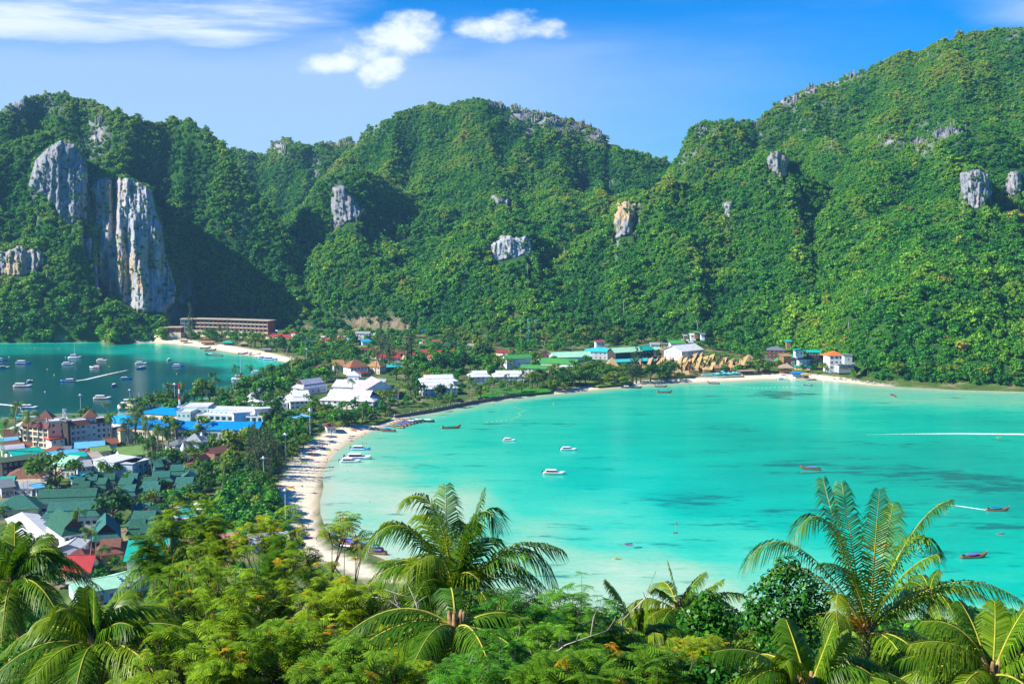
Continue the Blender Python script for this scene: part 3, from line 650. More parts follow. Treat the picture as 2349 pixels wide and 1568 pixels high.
def instancer(name, pts, scl, rot, idx, tint, coll, kindlabel=None):
 """ONE stuff object: a cloud of points that draws a wood with geometry nodes"""
 me = bpy.data.meshes.new(name); me.vertices.add(len(pts)); me.vertices.foreach_set('co', np.asarray(pts, np.float32).ravel())
 for nm, dat in (('scl', scl), ('rot', rot), ('tint', tint)): attr(me, nm, dat)
 at = me.attributes.new('idx', 'INT', 'POINT'); at.data.foreach_set('value', np.asarray(idx, np.int32))
 ng = bpy.data.node_groups.new(name + '_nodes', 'GeometryNodeTree')
 ng.interface.new_socket('Geometry', in_out='INPUT', socket_type='NodeSocketGeometry'); ng.interface.new_socket('Geometry', in_out='OUTPUT', socket_type='NodeSocketGeometry')
 N = ng.nodes; L = ng.links
 gi, go = N.new('NodeGroupInput'), N.new('NodeGroupOutput')
 ci = N.new('GeometryNodeCollectionInfo'); ci.inputs['Collection'].default_value = coll; ci.inputs['Separate Children'].default_value = True; ci.inputs['Reset Children'].default_value = True
 ip = N.new('GeometryNodeInstanceOnPoints'); ip.inputs['Pick Instance'].default_value = True
 def na(nm, ty):
  q = N.new('GeometryNodeInputNamedAttribute'); q.data_type = ty; q.inputs['Name'].default_value = nm
  return [s for s in q.outputs if s.enabled and s.name == 'Attribute'][0]
 cx = N.new('ShaderNodeCombineXYZ'); L.new(na('rot', 'FLOAT'), cx.inputs[2])
 L.new(gi.outputs[0], ip.inputs['Points']); L.new(ci.outputs[0], ip.inputs['Instance']); L.new(na('idx', 'INT'), ip.inputs['Instance Index'])
 L.new(cx.outputs[0], ip.inputs['Rotation']); L.new(na('scl', 'FLOAT'), ip.inputs['Scale'])
 L.new(ip.outputs[0], go.inputs[0])
 o = link(name, me); md = o.modifiers.new('wood', 'NODES'); md.node_group = ng; o['kind'] = 'stuff'
 if kindlabel: o['label'] = kindlabel
 return o
# ------------------------------------------------------------------ the forest on the far hills
N0 = 420000
ca = RNG.uniform(-0.60, 0.62, N0); cd = np.sqrt(RNG.uniform(905 ** 2, 2400 ** 2, N0))
FX, FY = ca * cd, cd
iu = (ca - acol[0]) / (acol[1] - acol[0]); iv = np.interp(cd, dd, np.arange(len(dd)))
i0 = np.clip(iu.astype(int), 0, len(acol) - 2); j0 = np.clip(iv.astype(int), 0, len(dd) - 2); fu, fv = iu - i0, iv - j0
def bil(G): return (G[i0, j0] * (1 - fu) + G[i0 + 1, j0] * fu) * (1 - fv) + (G[i0, j0 + 1] * (1 - fu) + G[i0 + 1, j0 + 1] * fu) * fv
FZ = bil(HZ); GU, GV = bil(gu), bil(gv)
nx, ny, nz = -GU, -GV, np.ones(N0); nl = np.sqrt(nx ** 2 + ny ** 2 + 1)
vx, vy, vz = -FX, -FY, CH - FZ; vl = np.sqrt(vx ** 2 + vy ** 2 + vz ** 2)
facing = (nx * vx + ny * vy + nz * vz) / nl / vl
rad = np.interp(FZ + 30 * (vn(FX / 80, FY / 80, 0, 3) - 0.5), [0, 60, 160, 300], [5.8, 5.2, 4.0, 3.0]) * np.interp(RNG.random(N0), [0, .8, 1], [0.62, 1.0, 1.9])
fpx, fpy = proj(FX, FY, FZ + rad)
cell = (PI * rad ** 2) * 0.46
dens = (1.24 * (2400 ** 2 - 905 ** 2) / 2) / N0           # ground per candidate
p = dens / cell * np.minimum(nl, 3.2) 
p *= np.where(facing < -0.12, 0, 1) * np.where(FZ < 2.45, 0, 1)
kr = near_pts(fpx, fpy, KARST) * (0.6 + 0.8 * fbm(FX / 25, FY / 25, 0, 3, 3)); p *= np.clip(1.15 - kr * 1.15, 0.12, 1)
p *= np.clip(1 - near_pts(fpx, fpy, SCREE) * 1.2, 0.05, 1)
for c in CL:
 sd = poly_sd(c['poly'], fpx, fpy - 3)
 hide = (sd > 1.0) & (FY < c['D'] + 60)
 p = np.where(hide, p * 0.05, p)
 p = np.where((sd > 5) & (FY < c['D'] - 2) & (FY > c['D'] - 60), 0, p)
CLEAR = []       # plots of ground kept free for buildings on the slopes: x, y, r
for q in [(520, 752, 60), (450, 757, 40), (590, 755, 30)]: pass
keep = RNG.random(N0) < p
for (x, y, r) in [(*P(420, 760, 3), 40), (*P(500, 755, 3), 48), (*P(570, 758, 3), 45), (*P(1885, 845, 4), 20), (*P(1925, 850, 4), 20), (*P(1842, 840, 4), 22), (*P(1785, 818, 6), 13), (*P(1840, 812, 8), 13), (*P(1205, 785, 2), 12)]:
 keep &= ((FX - x) ** 2 + (FY - y) ** 2) > r * r
FX, FY, FZ, rad = FX[keep], FY[keep], FZ[keep], rad[keep]; fac = facing[keep]; pxk, pyk = fpx[keep], fpy[keep]
# leaf tint: drifting patches, yellower on convex crests and high ground, darker in gullies
tint = 0.40 + (fbm(FX / 90, FY / 90, FZ / 90, 3, 13) - 0.5) * 0.75 + (vn(FX / 11, FY / 11, 0, 44) - 0.5) * 0.22 + RNG.normal(0, 0.06, len(FX))
lap = bil(np.gradient(np.gradient(HZ, axis=0), axis=0) + np.gradient(np.gradient(HZ, axis=1), axis=1))[keep]
tint += np.clip(-lap * 0.06, -0.10, 0.16) + 0.06 * sstep(FZ, 120, 240)
tint += np.where(RNG.random(len(FX)) < 0.006, 0.5, 0)
cl = np.concatenate(CLING); ncl = len(cl)
FX, FY, FZ = np.append(FX, cl[:, 0]), np.append(FY, cl[:, 1]), np.append(FZ, cl[:, 2]); rad = np.append(rad, RNG.uniform(1.2, 3.0, ncl)); tint = np.append(tint, RNG.uniform(.1, .6, ncl))
print('FOREST', len(FX), [(c['name'], round(c['D'])) for c in CL])
instancer('forest', np.stack([FX, FY, FZ - rad * 0.35], -1), rad * 1.35, RNG.uniform(0, 6.28, len(FX)), RNG.integers(0, NK, len(FX)), np.clip(tint, 0, 1), far_col, 'dense green forest covering the far hills')
# jagged limestone teeth along the bare crests
rk_col = bpy.data.collections.new('karst_kinds'); rock_m = stone('stone_karst', 0.1, .55)
for i in range(4):
 rng = np.random.default_rng(300 + i); mb = MB()
 for q in range(5):
  x, y = rng.uniform(-.6, .6, 2); h = rng.uniform(.7, 1.6); r = rng.uniform(.2, .38); lx, ly = rng.uniform(-.25, .25, 2)
  vs = [(x + r * math.cos(a + .4), y + r * .7 * math.sin(a + .4), -1.0) for a in np.arange(0, 6.28, 1.257)] + [(x + lx * .6 + r * .7 * math.cos(a), y + ly * .6 + r * .55 * math.sin(a), h * .6) for a in np.arange(0, 6.28, 1.257)] + [(x + lx + r * .2, y + ly, h), (x + lx - r * .15, y + ly + r * .1, h * .9)]
  fs = [(j, (j + 1) % 5, 5 + (j + 1) % 5, 5 + j) for j in range(5)] + [(5, 6, 10), (6, 7, 10), (7, 8, 11, 10), (8, 9, 11), (9, 5, 10, 11)]
  mb.add(vs, fs)
 rk_col.objects.link(bpy.data.objects.new('karst_tooth', mb.mesh('karst_tooth', rock_m)))
n = 60000; ca = RNG.uniform(-0.5, 0.5, n); cd = np.sqrt(RNG.uniform(1250 ** 2, 2250 ** 2, n)); kx, ky = ca * cd, cd
iu = (ca - acol[0]) / (acol[1] - acol[0]); iv = np.interp(cd, dd, np.arange(len(dd))); i0 = np.clip(iu.astype(int), 0, len(acol) - 2); j0 = np.clip(iv.astype(int), 0, len(dd) - 2); fu, fv = iu - i0, iv - j0
kz = bil(HZ); kpx, kpy = proj(kx, ky, kz); kk = near_pts(kpx, kpy, KARST) * (0.6 + 0.8 * fbm(kx / 25, ky / 25, 0, 3, 3))
kp = RNG.random(n) < np.clip(kk - 0.25, 0, 1) * 0.55
print('KARST', kp.sum())
instancer('karst_rocks', np.stack([kx, ky, kz - 0.5], -1)[kp], RNG.uniform(3, 7.5, kp.sum()), RNG.uniform(0, 6.28, kp.sum()), RNG.integers(0, 4, kp.sum()), RNG.random(kp.sum()), rk_col, 'jagged grey limestone teeth along the bare crests')
# ------------------------------------------------------------------ sea air
hz = MB().box(-2600, 2600, -200, 2700, -7, 470).mesh('haze', [])
m = bpy.data.materials.new('haze'); m.use_nodes = True; t = NT(m.node_tree)
pv = t.n('ShaderNodeVolumePrincipled', i={'Color': (0.30, 0.66, 1.0, 1), 'Density': 0.00007, 'Anisotropy': 0.2})
t.link(pv.outputs[0], t.n('ShaderNodeOutputMaterial').inputs['Volume']); hz.materials.append(m)
structure('haze', hz, 'stuff')
# ------------------------------------------------------------------ buildings
CROPS = {'A': (0, 1250, 3.336), 'B': (600, 1220, 3.336), 'C': (1200, 1250, 3.336), 'D': (1900, 1250, 3.336), 'E': (2500, 1250, 3.336), 'F': (3000, 1250, 3.336),
   'G': (0, 1580, 4.127), 'H': (500, 1580, 4.127), 'I': (1000, 1650, 4.127), 'J': (0, 1900, 4.127), 'K': (500, 1900, 4.127), 'L': (1000, 1900, 4.127), 'M': (0, 2050, 2.292), 'Z': (0, 0, 0.57348)}
SRC = 4096 / 2349.0
def c2p(k, x, y):
 a, b, s = CROPS[k]; return ((a + x / s) / SRC, (b + y / s) / SRC)
def CW(k, x, y, z=2.3): return P(*c2p(k, x, y), z)
RC = dict(green=(0.030, 0.135, 0.095), dgreen=(0.035, 0.085, 0.05), olive=(0.085, 0.13, 0.05), teal=(0.01, 0.50, 0.36), mint=(0.42, 0.80, 0.52), blue=(0.0, 0.30, 0.86), ltblue=(0.16, 0.52, 0.80), sky=(0.02, 0.42, 0.85),
   white=(0.80, 0.81, 0.80), grey=(0.40, 0.42, 0.43), dgrey=(0.20, 0.22, 0.23), brown=(0.20, 0.085, 0.055), tan=(0.34, 0.16, 0.075), red=(0.52, 0.05, 0.045), maroon=(0.22, 0.04, 0.04), orange=(0.72, 0.20, 0.04), rust=(0.33, 0.12, 0.06),
   thatch=(0.44, 0.30, 0.13), pthatch=(0.40, 0.30, 0.20), lime=(0.25, 0.42, 0.10), grass=(0.08, 0.36, 0.07), pink=(0.66, 0.27, 0.24), rose=(0.62, 0.52, 0.54), purple=(0.36, 0.13, 0.26), cream=(0.76, 0.66, 0.46), beige=(0.62, 0.52, 0.37), lav=(0.52, 0.54, 0.62), turq=(0.05, 0.62, 0.60))
def rmat(k): 
 if k in ('thatch', 'pthatch'): return mat('roof_' + k, RC[k], 0.95, 0.2, 1.2, 0.1, bump=0.8, stretch=(1, 1, 4), objvar=0.25)
 if k in ('green', 'brown', 'dgreen', 'tan', 'orange', 'maroon'): return mat('roof_' + k, RC[k], 0.75, 0.16, 0.9, 0.25, bump=0.5, stretch=(1, 1, 2), detail=6, objvar=0.45)
 return corrugated('roof_' + k, RC[k])
WC = dict(white=(0.80, 0.80, 0.80), cream=(0.80, 0.68, 0.46), mint=(0.50, 0.74, 0.64), grey=(0.45, 0.46, 0.48), brick=(0.34, 0.12, 0.08), brown=(0.16, 0.075, 0.045), blue=(0.62, 0.72, 0.84), dark=(0.06, 0.055, 0.05), red=(0.40, 0.05, 0.04), pale=(0.70, 0.74, 0.74), yellow=(0.75, 0.55, 0.2), wood=(0.30, 0.17, 0.08), maroon=(0.17, 0.03, 0.03), teal=(0.1, 0.5, 0.45))
def wmat(k): return mat('wall_' + k, WC[k], 0.85, 0.10, 0.25, 0.2, stretch=(1, 1, 0.35), detail=6)
glass = mat('window_glass', (0.025, 0.045, 0.06), 0.15, 0.1, 0.5, 0.6)
def window_mesh(w, h, col):
 k = f'window_{w:.1f}_{h:.1f}_{col}'
 if k in bpy.data.meshes: return bpy.data.meshes[k]
 mb = MB(); t = 0.09
 mb.box(-w / 2, w / 2, -0.02, 0.05, 0, h, 1)
 for x in (-w / 2, 0 - t / 2, w / 2 - t): mb.box(x, x + t, -0.07, 0.0, 0, h, 0)
 mb.box(-w / 2, w / 2, -0.075, 0.0, -t, 0, 0); mb.box(-w / 2, w / 2, -0.075, 0.0, h, h + t, 0)
 return mb.mesh(k, [mat('frame_' + col, WC[col], 0.6, 0.05), glass])
def door_mesh(w, h, col):
 k = f'door_{w:.1f}_{h:.1f}_{col}'
 if k in bpy.data.meshes: return bpy.data.meshes[k]
 mb = MB().box(-w / 2, w / 2, -0.05, 0.05, 0, h, 0); mb.box(w / 2 - 0.25, w / 2 - 0.15, -0.11, -0.05, h * .45, h * .55, 1)
 return mb.mesh(k, [mat('door_' + col, WC[col], 0.6, 0.1), mat('frame_white', WC['white'], 0.6, 0.05)])
def put_windows(root, w, d, x0, y0, zs, n, ww=1.3, wh=1.3, col='white', sides='fr', door=False):
 """windows as parts along the front (y0) and the ends"""
 for fi, z in enumerate(zs):
  m = max(1, n)
  for i in range(m):
   x = x0 + w * (i + 0.5) / m
   if door and fi == 0 and i == m // 2: link('door', door_mesh(1.1, 2.1, 'wood'), root, (x, y0 - 0.06, z - 0.85))
   else: link('window', window_mesh(ww, wh, col), root, (x, y0 - 0.06, z))
  k = max(1, int(d / w * m + 0.3))
  for s, xx, rz in (('r', x0 + w + 0.06, PI / 2), ('l', x0 - 0.06, -PI / 2)):
   if s in sides:
    for i in range(k): link('window', window_mesh(ww, wh, col), root, (xx, y0 + d * (i + 0.5) / k, z), rz)
def roof_mesh(kind, w, d, rise, o, m, th=0.22):
 """closed roof over x -w/2..w/2, y 0..d, eave at z 0"""
 x0, x1, y0, y1 = -w / 2 - o, w / 2 + o, -o, d + o; cy = (y0 + y1) / 2; mb = MB()
 drop = 0.0
 if kind == 'gable':
  for (ya, yb) in ((y0, cy), (y1, cy)):
   mb.add([(x0, ya, 0), (x1, ya, 0), (x1, yb, rise), (x0, yb, rise), (x0, ya, -th), (x1, ya, -th), (x1, yb, rise - th), (x0, yb, rise - th)], [(0, 1, 2, 3), (4, 7, 6, 5), (0, 4, 5, 1), (0, 3, 7, 4), (1, 5, 6, 2)])
  mb.box(x0, x1, cy - 0.25, cy + 0.25, rise - 0.04, rise + 0.1)
 elif kind == 'front':
  for (xa, xb) in ((x0, 0), (x1, 0)):
   mb.add([(xa, y0, 0), (xa, y1, 0), (xb, y1, rise), (xb, y0, rise), (xa, y0, -th), (xa, y1, -th), (xb, y1, rise - th), (xb, y0, rise - th)], [(0, 1, 2, 3), (4, 7, 6, 5), (0, 4, 5, 1), (0, 3, 7, 4), (1, 5, 6, 2)])
  mb.box(-0.25, 0.25, y0, y1, rise - 0.04, rise + 0.1)
 elif kind == 'hip':
  k = min((y1 - y0) / 2, (x1 - x0) / 2 - 0.3)
  v = [(x0, y0, 0), (x1, y0, 0), (x1, y1, 0), (x0, y1, 0), (x0 + k, cy, rise), (x1 - k, cy, rise)]
  mb.add(v + [(a, b, c - th) for a, b, c in v[:4]], [(0, 1, 5, 4), (1, 2, 5), (2, 3, 4, 5), (3, 0, 4), (0, 6, 7, 1), (1, 7, 8, 2), (2, 8, 9, 3), (3, 9, 6, 0), (6, 9, 8, 7)])
 elif kind == 'pyramid':
  cx = 0; v = [(x0, y0, 0), (x1, y0, 0), (x1, y1, 0), (x0, y1, 0), (cx, cy, rise)]
  mb.add(v + [(a, b, c - th) for a, b, c in v[:4]], [(0, 1, 4), (1, 2, 4), (2, 3, 4), (3, 0, 4), (0, 5, 6, 1), (1, 6, 7, 2), (2, 7, 8, 3), (3, 8, 5, 0), (5, 8, 7, 6)])
 elif kind in ('thai', 'thaif'):
  # hipped skirt with a gable standing on it: two tiers
  h1 = rise * 0.42; k = min(w, d) * 0.22
  xa, xb, ya, yb = x0 + k, x1 - k, y0 + k, y1 - k
  v = [(x0, y0, 0), (x1, y0, 0), (x1, y1, 0), (x0, y1, 0), (xa, ya, h1), (xb, ya, h1), (xb, yb, h1), (xa, yb, h1)]
  mb.add(v + [(a, b, c - th) for a, b, c in v[:4]], [(0, 1, 5, 4), (1, 2, 6, 5), (2, 3, 7, 6), (3, 0, 4, 7), (4, 5, 6, 7), (0, 8, 9, 1), (1, 9, 10, 2), (2, 10, 11, 3), (3, 11, 8, 0), (8, 11, 10, 9)])
  g = 0.5
  if kind == 'thai':
   for (p, q) in ((ya - g * .8, cy), (yb + g * .8, cy)):
    z0 = h1 + 0.15
    mb.add([(xa - g, p, z0), (xb + g, p, z0), (xb + g, q, rise), (xa - g, q, rise), (xa - g, p, z0 - th), (xb + g, p, z0 - th), (xb + g, q, rise - th), (xa - g, q, rise - th)], [(0, 1, 2, 3), (4, 7, 6, 5), (0, 4, 5, 1), (0, 3, 7, 4), (1, 5, 6, 2)])
   for xx in (xa - g, xb + g - 0.16): mb.add([(xx, cy - .1, rise), (xx + .16, cy - .1, rise), (xx + .16, cy + .1, rise), (xx, cy + .1, rise), (xx + .08, cy, rise + 1.0)], [(0, 1, 4), (1, 2, 4), (2, 3, 4), (3, 0, 4), (0, 3, 2, 1)])
  else:
   for (p, q) in ((xa - g * .8, 0), (xb + g * .8, 0)):
    z0 = h1 + 0.15
    mb.add([(p, ya - g, z0), (p, yb + g, z0), (q, yb + g, rise), (q, ya - g, rise), (p, ya - g, z0 - th), (p, yb + g, z0 - th), (q, yb + g, rise - th), (q, ya - g, rise - th)], [(0, 1, 2, 3), (4, 7, 6, 5), (0, 4, 5, 1), (0, 3, 7, 4), (1, 5, 6, 2)])
   mb.add([(-.1, ya - g, rise), (.1, ya - g, rise), (.1, ya - g + .16, rise), (-.1, ya - g + .16, rise), (0, ya - g, rise + 1.0)], [(0, 1, 4), (1, 2, 4), (2, 3, 4), (3, 0, 4), (0, 3, 2, 1)])
 elif kind == 'flat':
  mb.box(x0, x1, y0, y1, 0.003, th + 0.1)
 elif kind == 'parapet':
  mb.box(x0, x1, y0, y1, 0.003, 0.2); p = 0.9
  mb.box(x0, x1, y0, y0 + .25, 0.2, p); mb.box(x0, x1, y1 - .25, y1, 0.2, p); mb.box(x0, x0 + .25, y0 + .25, y1 - .25, 0.2, p); mb.box(x1 - .25, x1, y0 + .25, y1 - .25, 0.2, p)
 elif kind == 'shed':
  mb.add([(x0, y0, 0), (x1, y0, 0), (x1, y1, rise), (x0, y1, rise), (x0, y0, th), (x1, y0, th), (x1, y1, rise + th), (x0, y1, rise + th)], [(0, 3, 2, 1), (4, 5, 6, 7), (0, 1, 5, 4), (1, 2, 6, 5), (2, 3, 7, 6), (3, 0, 4, 7)])
 elif kind == 'arch':
  n = 8; pr = [(y0 + (y1 - y0) * i / n, rise * math.sin(PI * i / n)) for i in range(n + 1)]
  v = [(x0, y, z) for y, z in pr] + [(x1, y, z) for y, z in pr] + [(x0, y, z - th) for y, z in pr] + [(x1, y, z - th) for y, z in pr]; q = n + 1
  mb.add(v, [(i, q + i, q + i + 1, i + 1) for i in range(n)] + [(2 * q + i, 2 * q + i + 1, 3 * q + i + 1, 3 * q + i) for i in range(n)] + [(i, i + 1, 2 * q + i + 1, 2 * q + i) for i in range(n)] + [(q + i, 3 * q + i, 3 * q + i + 1, q + i + 1) for i in range(n)])
 return mb.mesh('roof', m)
REFS = []      # landmarks for later descriptions: x, y, phrase
BOX = []       # footprints kept free of trees
def house(label, k, a, b, depth, h, roof='gable', rc='white', wc='white', rise=2.5, n=3, floors=1, name='house', cat='house', o=0.6, zb=2.3, sides='fr', ref=None, group=None, wincol='white', ww=1.3, wh=1.3, door=True, gablecol=None, open_=False, smooth=False):
 """a, b: the ends of the front eave as seen in crop k; the house runs back from there"""
 p0, p1 = CW(k, a[0], a[1], zb + h), CW(k, b[0], b[1], zb + h)
 dx, dy = p1[0] - p0[0], p1[1] - p0[1]; w = math.hypot(dx, dy); rz = math.atan2(dy, dx)
 cxm, cym = (p0[0] + p1[0]) / 2, (p0[1] + p1[1]) / 2
 r = thing(name, label, cat, (cxm, cym, zb), rz, group)
 w2 = max(w - 2 * o, 1.0)
 if open_:
  nn = max(2, int(w2 / 5) + 1)
  for i in range(nn):
   for yy in (0.2, depth - 0.2): link('post', post_mesh(h), r, (-w2 / 2 + 0.15 + (w2 - 0.3) * i / (nn - 1), yy, 0))
  MBf = MB().box(-w2 / 2 + 0.6, w2 / 2 - 0.6, depth * .45, depth - 0.6, 0, h * 0.55); link('back_wall', MBf.mesh('wall', wmat(wc)), r)
 else:
  wb = MB(); wb.box(-w2 / 2, w2 / 2, 0, depth, -2.5, h)
  if roof in ('gable',): wb.add([(-w2 / 2, 0, h), (-w2 / 2, depth, h), (-w2 / 2, depth / 2, h + rise - .3), (-w2 / 2 + .2, 0, h), (-w2 / 2 + .2, depth, h), (-w2 / 2 + .2, depth / 2, h + rise - .3)], [(0, 2, 1), (3, 4, 5), (0, 3, 5, 2), (1, 2, 5, 4)]).add([(w2 / 2, 0, h), (w2 / 2, depth, h), (w2 / 2, depth / 2, h + rise - .3), (w2 / 2 - .2, 0, h), (w2 / 2 - .2, depth, h), (w2 / 2 - .2, depth / 2, h + rise - .3)], [(0, 1, 2), (3, 5, 4), (0, 2, 5, 3), (1, 4, 5, 2)])
  if roof == 'front': wb.add([(-w2 / 2, 0, h), (w2 / 2, 0, h), (0, 0, h + rise - .3), (-w2 / 2, .2, h), (w2 / 2, .2, h), (0, .2, h + rise - .3)], [(0, 1, 2), (3, 5, 4), (0, 2, 5, 3), (1, 4, 5, 2)])
  link('wall', wb.mesh('wall', wmat(wc)), r)
  if n: put_windows(r, w2, depth, -w2 / 2, 0, [f * h / floors + h / floors * 0.36 for f in range(floors)], n, ww, min(wh, h / floors * 0.5), wincol, sides, door)
 rf = link('roof', roof_mesh(roof, w, depth, rise, o, rmat(rc)), r, (0, 0, h))
 if roof in ('thai', 'thaif'):
  gm = mat('gable_dark', (0.09, 0.025, 0.03), 0.8); kk = min(w, depth) * 0.22; h1 = rise * .42
  if roof == 'thai':
   ya, yb = -o + kk, depth + o - kk; cyy = depth / 2
   for s in (-1, 1):
    xx = s * (w / 2 + o - kk - 0.05)
    link('gable', MB().add([(xx, ya, h1 + .02), (xx, yb, h1 + .02), (xx, cyy, rise - .3), (xx - s * .25, ya, h1 + .02), (xx - s * .25, yb, h1 + .02), (xx - s * .25, cyy, rise - .3)], [(0, 1, 2), (3, 5, 4), (0, 2, 5, 3), (1, 4, 5, 2), (0, 3, 4, 1)]).mesh('gable', gm), rf)
  else:
   xa, xb = -w / 2 - o + kk, w / 2 + o - kk
   yy = -o + kk + 0.05
   link('gable', MB().add([(xa, yy, h1 + .02), (xb, yy, h1 + .02), (0, yy, rise - .3), (xa, yy + .25, h1 + .02), (xb, yy + .25, h1 + .02), (0, yy + .25, rise - .3)], [(0, 1, 2), (3, 5, 4), (0, 2, 5, 3), (1, 4, 5, 2), (0, 3, 4, 1)]).mesh('gable', gm), rf)
 c_, s_ = math.cos(rz), math.sin(rz)
 BOX.append([(cxm + c_ * u - s_ * v, cym + s_ * u + c_ * v) for u, v in ((-w / 2 - 1, -1), (w / 2 + 1, -1), (w / 2 + 1, depth + 1), (-w / 2 - 1, depth + 1))])
 REFS.append((cxm - s_ * depth / 2, cym + c_ * depth / 2, ref or 'the ' + label.split(' with ')[0].split(' beside ')[0].split(' behind ')[0].split(' in front')[0].split(' below ')[0].split(' near ')[0].split(' between ')[0].split(' at ')[0].split(' on ')[0].split(' by ')[0].split(' next ')[0].split(' of ')[0].split(' that ')[0], w * h * (2 if ref else 1)))
 r['w'] = w; r['d'] = depth; r['h'] = h
 return r
_pm = {}
def post_mesh(h, rad=0.14):
 if (h, rad) not in _pm: _pm[(h, rad)] = MB().cone((0, 0), rad, rad, -0.2, h, 6).mesh('post', mat('post_wood', (0.22, 0.16, 0.10), 0.8))
 return _pm[(h, rad)]
def balcony_hotel(name, label, k, a, b, depth, h, floors, bays, wc, rc, zb=2.3, band='white', pier=0.5, roof='mansard', ref=None, glassw=0.62, back=1.3, cat='hotel', overhang=0.4):
 """a slab of rooms with recessed balconies: parts wall, pier, floor_band, window, roof"""
 p0, p1 = CW(k, a[0], a[1], zb + h), CW(k, b[0], b[1], zb + h)
 dx, dy = p1[0] - p0[0], p1[1] - p0[1]; w = math.hypot(dx, dy); rz = math.atan2(dy, dx)
 r = thing(name, label, cat, ((p0[0] + p1[0]) / 2, (p0[1] + p1[1]) / 2, zb), rz)
 link('wall', MB().box(-w / 2, w / 2, back, depth, -2, h).mesh('wall', wmat(wc)), r)
 fh = h / floors; bw = w / bays
 pm = MB().box(-pier / 2, pier / 2, 0, back - 0.01, -2, h + 0.001).mesh('pier', wmat(wc))
 for i in range(bays + 1): link('pier', pm, r, (-w / 2 + min(max(i * bw, pier / 2 + .01), w - pier / 2 - .01), 0.02, 0))
 bm_ = MB().box(-w / 2 + .02, w / 2 - .02, 0.05, back + 0.02, -0.12, 0.12).box(-w / 2 + .02, w / 2 - .02, 0.05, 0.17, 0.12, 0.85).mesh('floor_band', wmat(band))
 wmx = window_mesh(bw * glassw, min(2.2, fh * .7), 'white')
 for f in range(floors):
  link('floor_band', bm_, r, (0, 0, f * fh + (0.0 if f else 0.05)))
  for i in range(bays): link('window', wmx, r, (-w / 2 + bw * (i + 0.5), back - 0.06, f * fh + 0.16))
 REFS.append((r.location.x - math.sin(rz) * depth / 2, r.location.y + math.cos(rz) * depth / 2, ref or label, 400))
 c_, s_ = math.cos(rz), math.sin(rz); cxm, cym = r.location.x, r.location.y
 BOX.append([(cxm + c_ * u - s_ * v, cym + s_ * u + c_ * v) for u, v in ((-w / 2 - 1, -1), (w / 2 + 1, -1), (w / 2 + 1, depth + 1), (-w / 2 - 1, depth + 1))])
 if roof == 'mansard':
  mb = MB(); o = 0.9; t_ = 2.4
  mb.add([(-w / 2 - o, -o, -.4), (w / 2 + o, -o, -.4), (w / 2 + o, 0.3, 0.2), (-w / 2 - o, 0.3, .2), (-w / 2 - .1, 1.2, t_), (w / 2 + .1, 1.2, t_), (w / 2 + .1, 1.7, t_), (-w / 2 - .1, 1.7, t_), (-w / 2 - .1, 1.7, .2), (w / 2 + .1, 1.7, .2)],
    [(0, 1, 5, 4), (4, 5, 6, 7), (1, 2, 9, 6, 5), (0, 4, 7, 8, 3), (0, 3, 2, 1), (3, 8, 9, 2), (8, 7, 6, 9)])
  link('roof', mb.mesh('roof', rmat(rc)), r, (0, 0, h))
  link('roof_slab', MB().box(-w / 2, w / 2, 1.72, depth, 0.003, 0.3).box(-w / 2, w / 2, depth - .3, depth, .3, 1.1).mesh('roof_slab', wmat('white')), r, (0, 0, h))
 else:
  link('roof', roof_mesh(roof, w, depth, 0.5, overhang, rmat(rc)), r, (0, 0, h))
 return r, w
H_ = house
# --- far beach: long hotel in two angled wings
def slab_wing(root, x0, x1, h, floors, bays, depth=14, z0=0.0):
 pass
for (lab, a, b, dep, fl, bays, ref) in [
 ('long three storey brick hotel wing with yellow floor bands behind the far beach', (560, 186), (1030, 196), 16, 3, 8, 'the brick beach hotel'),
 ('angled end wing of the brick hotel with yellow floor bands and turf roof edge', (1032, 196), (1572, 214), 16, 3, 10, 'the angled brick hotel wing'),
 ('low one storey brick wing with balcony at the beach end of the long hotel', (125, 300), (408, 300), 14, 1, 4, 'the low brick wing'),
 ('pale stair block with windows joining the low and the long brick hotel wings', (406, 190), (560, 188), 14, 3, 3, 'the pale stair block')]:
 zb = 9.0
 rr, w = balcony_hotel('beach_hotel', lab, 'B', a, b, dep, fl * 4.2 + (1.0 if fl > 1 else 2.0), fl, bays, 'brick' if 'pale' not in lab else 'pale', 'beige', zb, 'cream', 0.5, 'flat', ref, 0.84, 1.2, overhang=0.9)
 link('base_wall', MB().box(-w / 2 - .3, w / 2 + .3, -1.5, dep, -9.5, 0.02).box(-w / 2 - .3, w / 2 + .3, -1.6, -1.4, 0.02, 1.0).mesh('base_wall', wmat('cream')), rr)
# --- far beach: small houses
H_('pair of grey hipped guest houses before the brick hotel', 'B', (830, 372), (960, 372), 9, 3.5, 'hip', 'dgrey', 'white', 2.6, 2, 1)
H_('grey gabled house between the brick hotel and the turquoise block', 'B', (1035, 378), (1175, 378), 9, 3.8, 'hip', 'dgrey', 'white', 2.8, 3, 1)
H_('turquoise and white flat roofed block in front of the brick hotel', 'B', (1180, 372), (1705, 352), 12, 4.5, 'parapet', 'white', 'teal', 0.5, 6, 1, ww=2.2)
H_('long low red roofed restaurant beside the far beach', 'B', (1480, 408), (1915, 428), 12, 3.5, 'gable', 'red', 'cream', 2.0, 6, 1)
H_('white low house with flat roof under the stony slope', 'B', (1945, 412), (2100, 415), 9, 3.6, 'flat', 'grey', 'white', 0.5, 3, 1)
H_('bright teal roofed beach bar on the far beach', 'B', (955, 498), (1100, 500), 7, 3.0, 'hip', 'teal', 'wood', 1.6, 0, open_=True)
H_('thatched beach shelter beside the teal roofed bar', 'B', (1185, 515), (1300, 515), 7, 2.8, 'pyramid', 'pthatch', 'wood', 2.6, 0, open_=True)
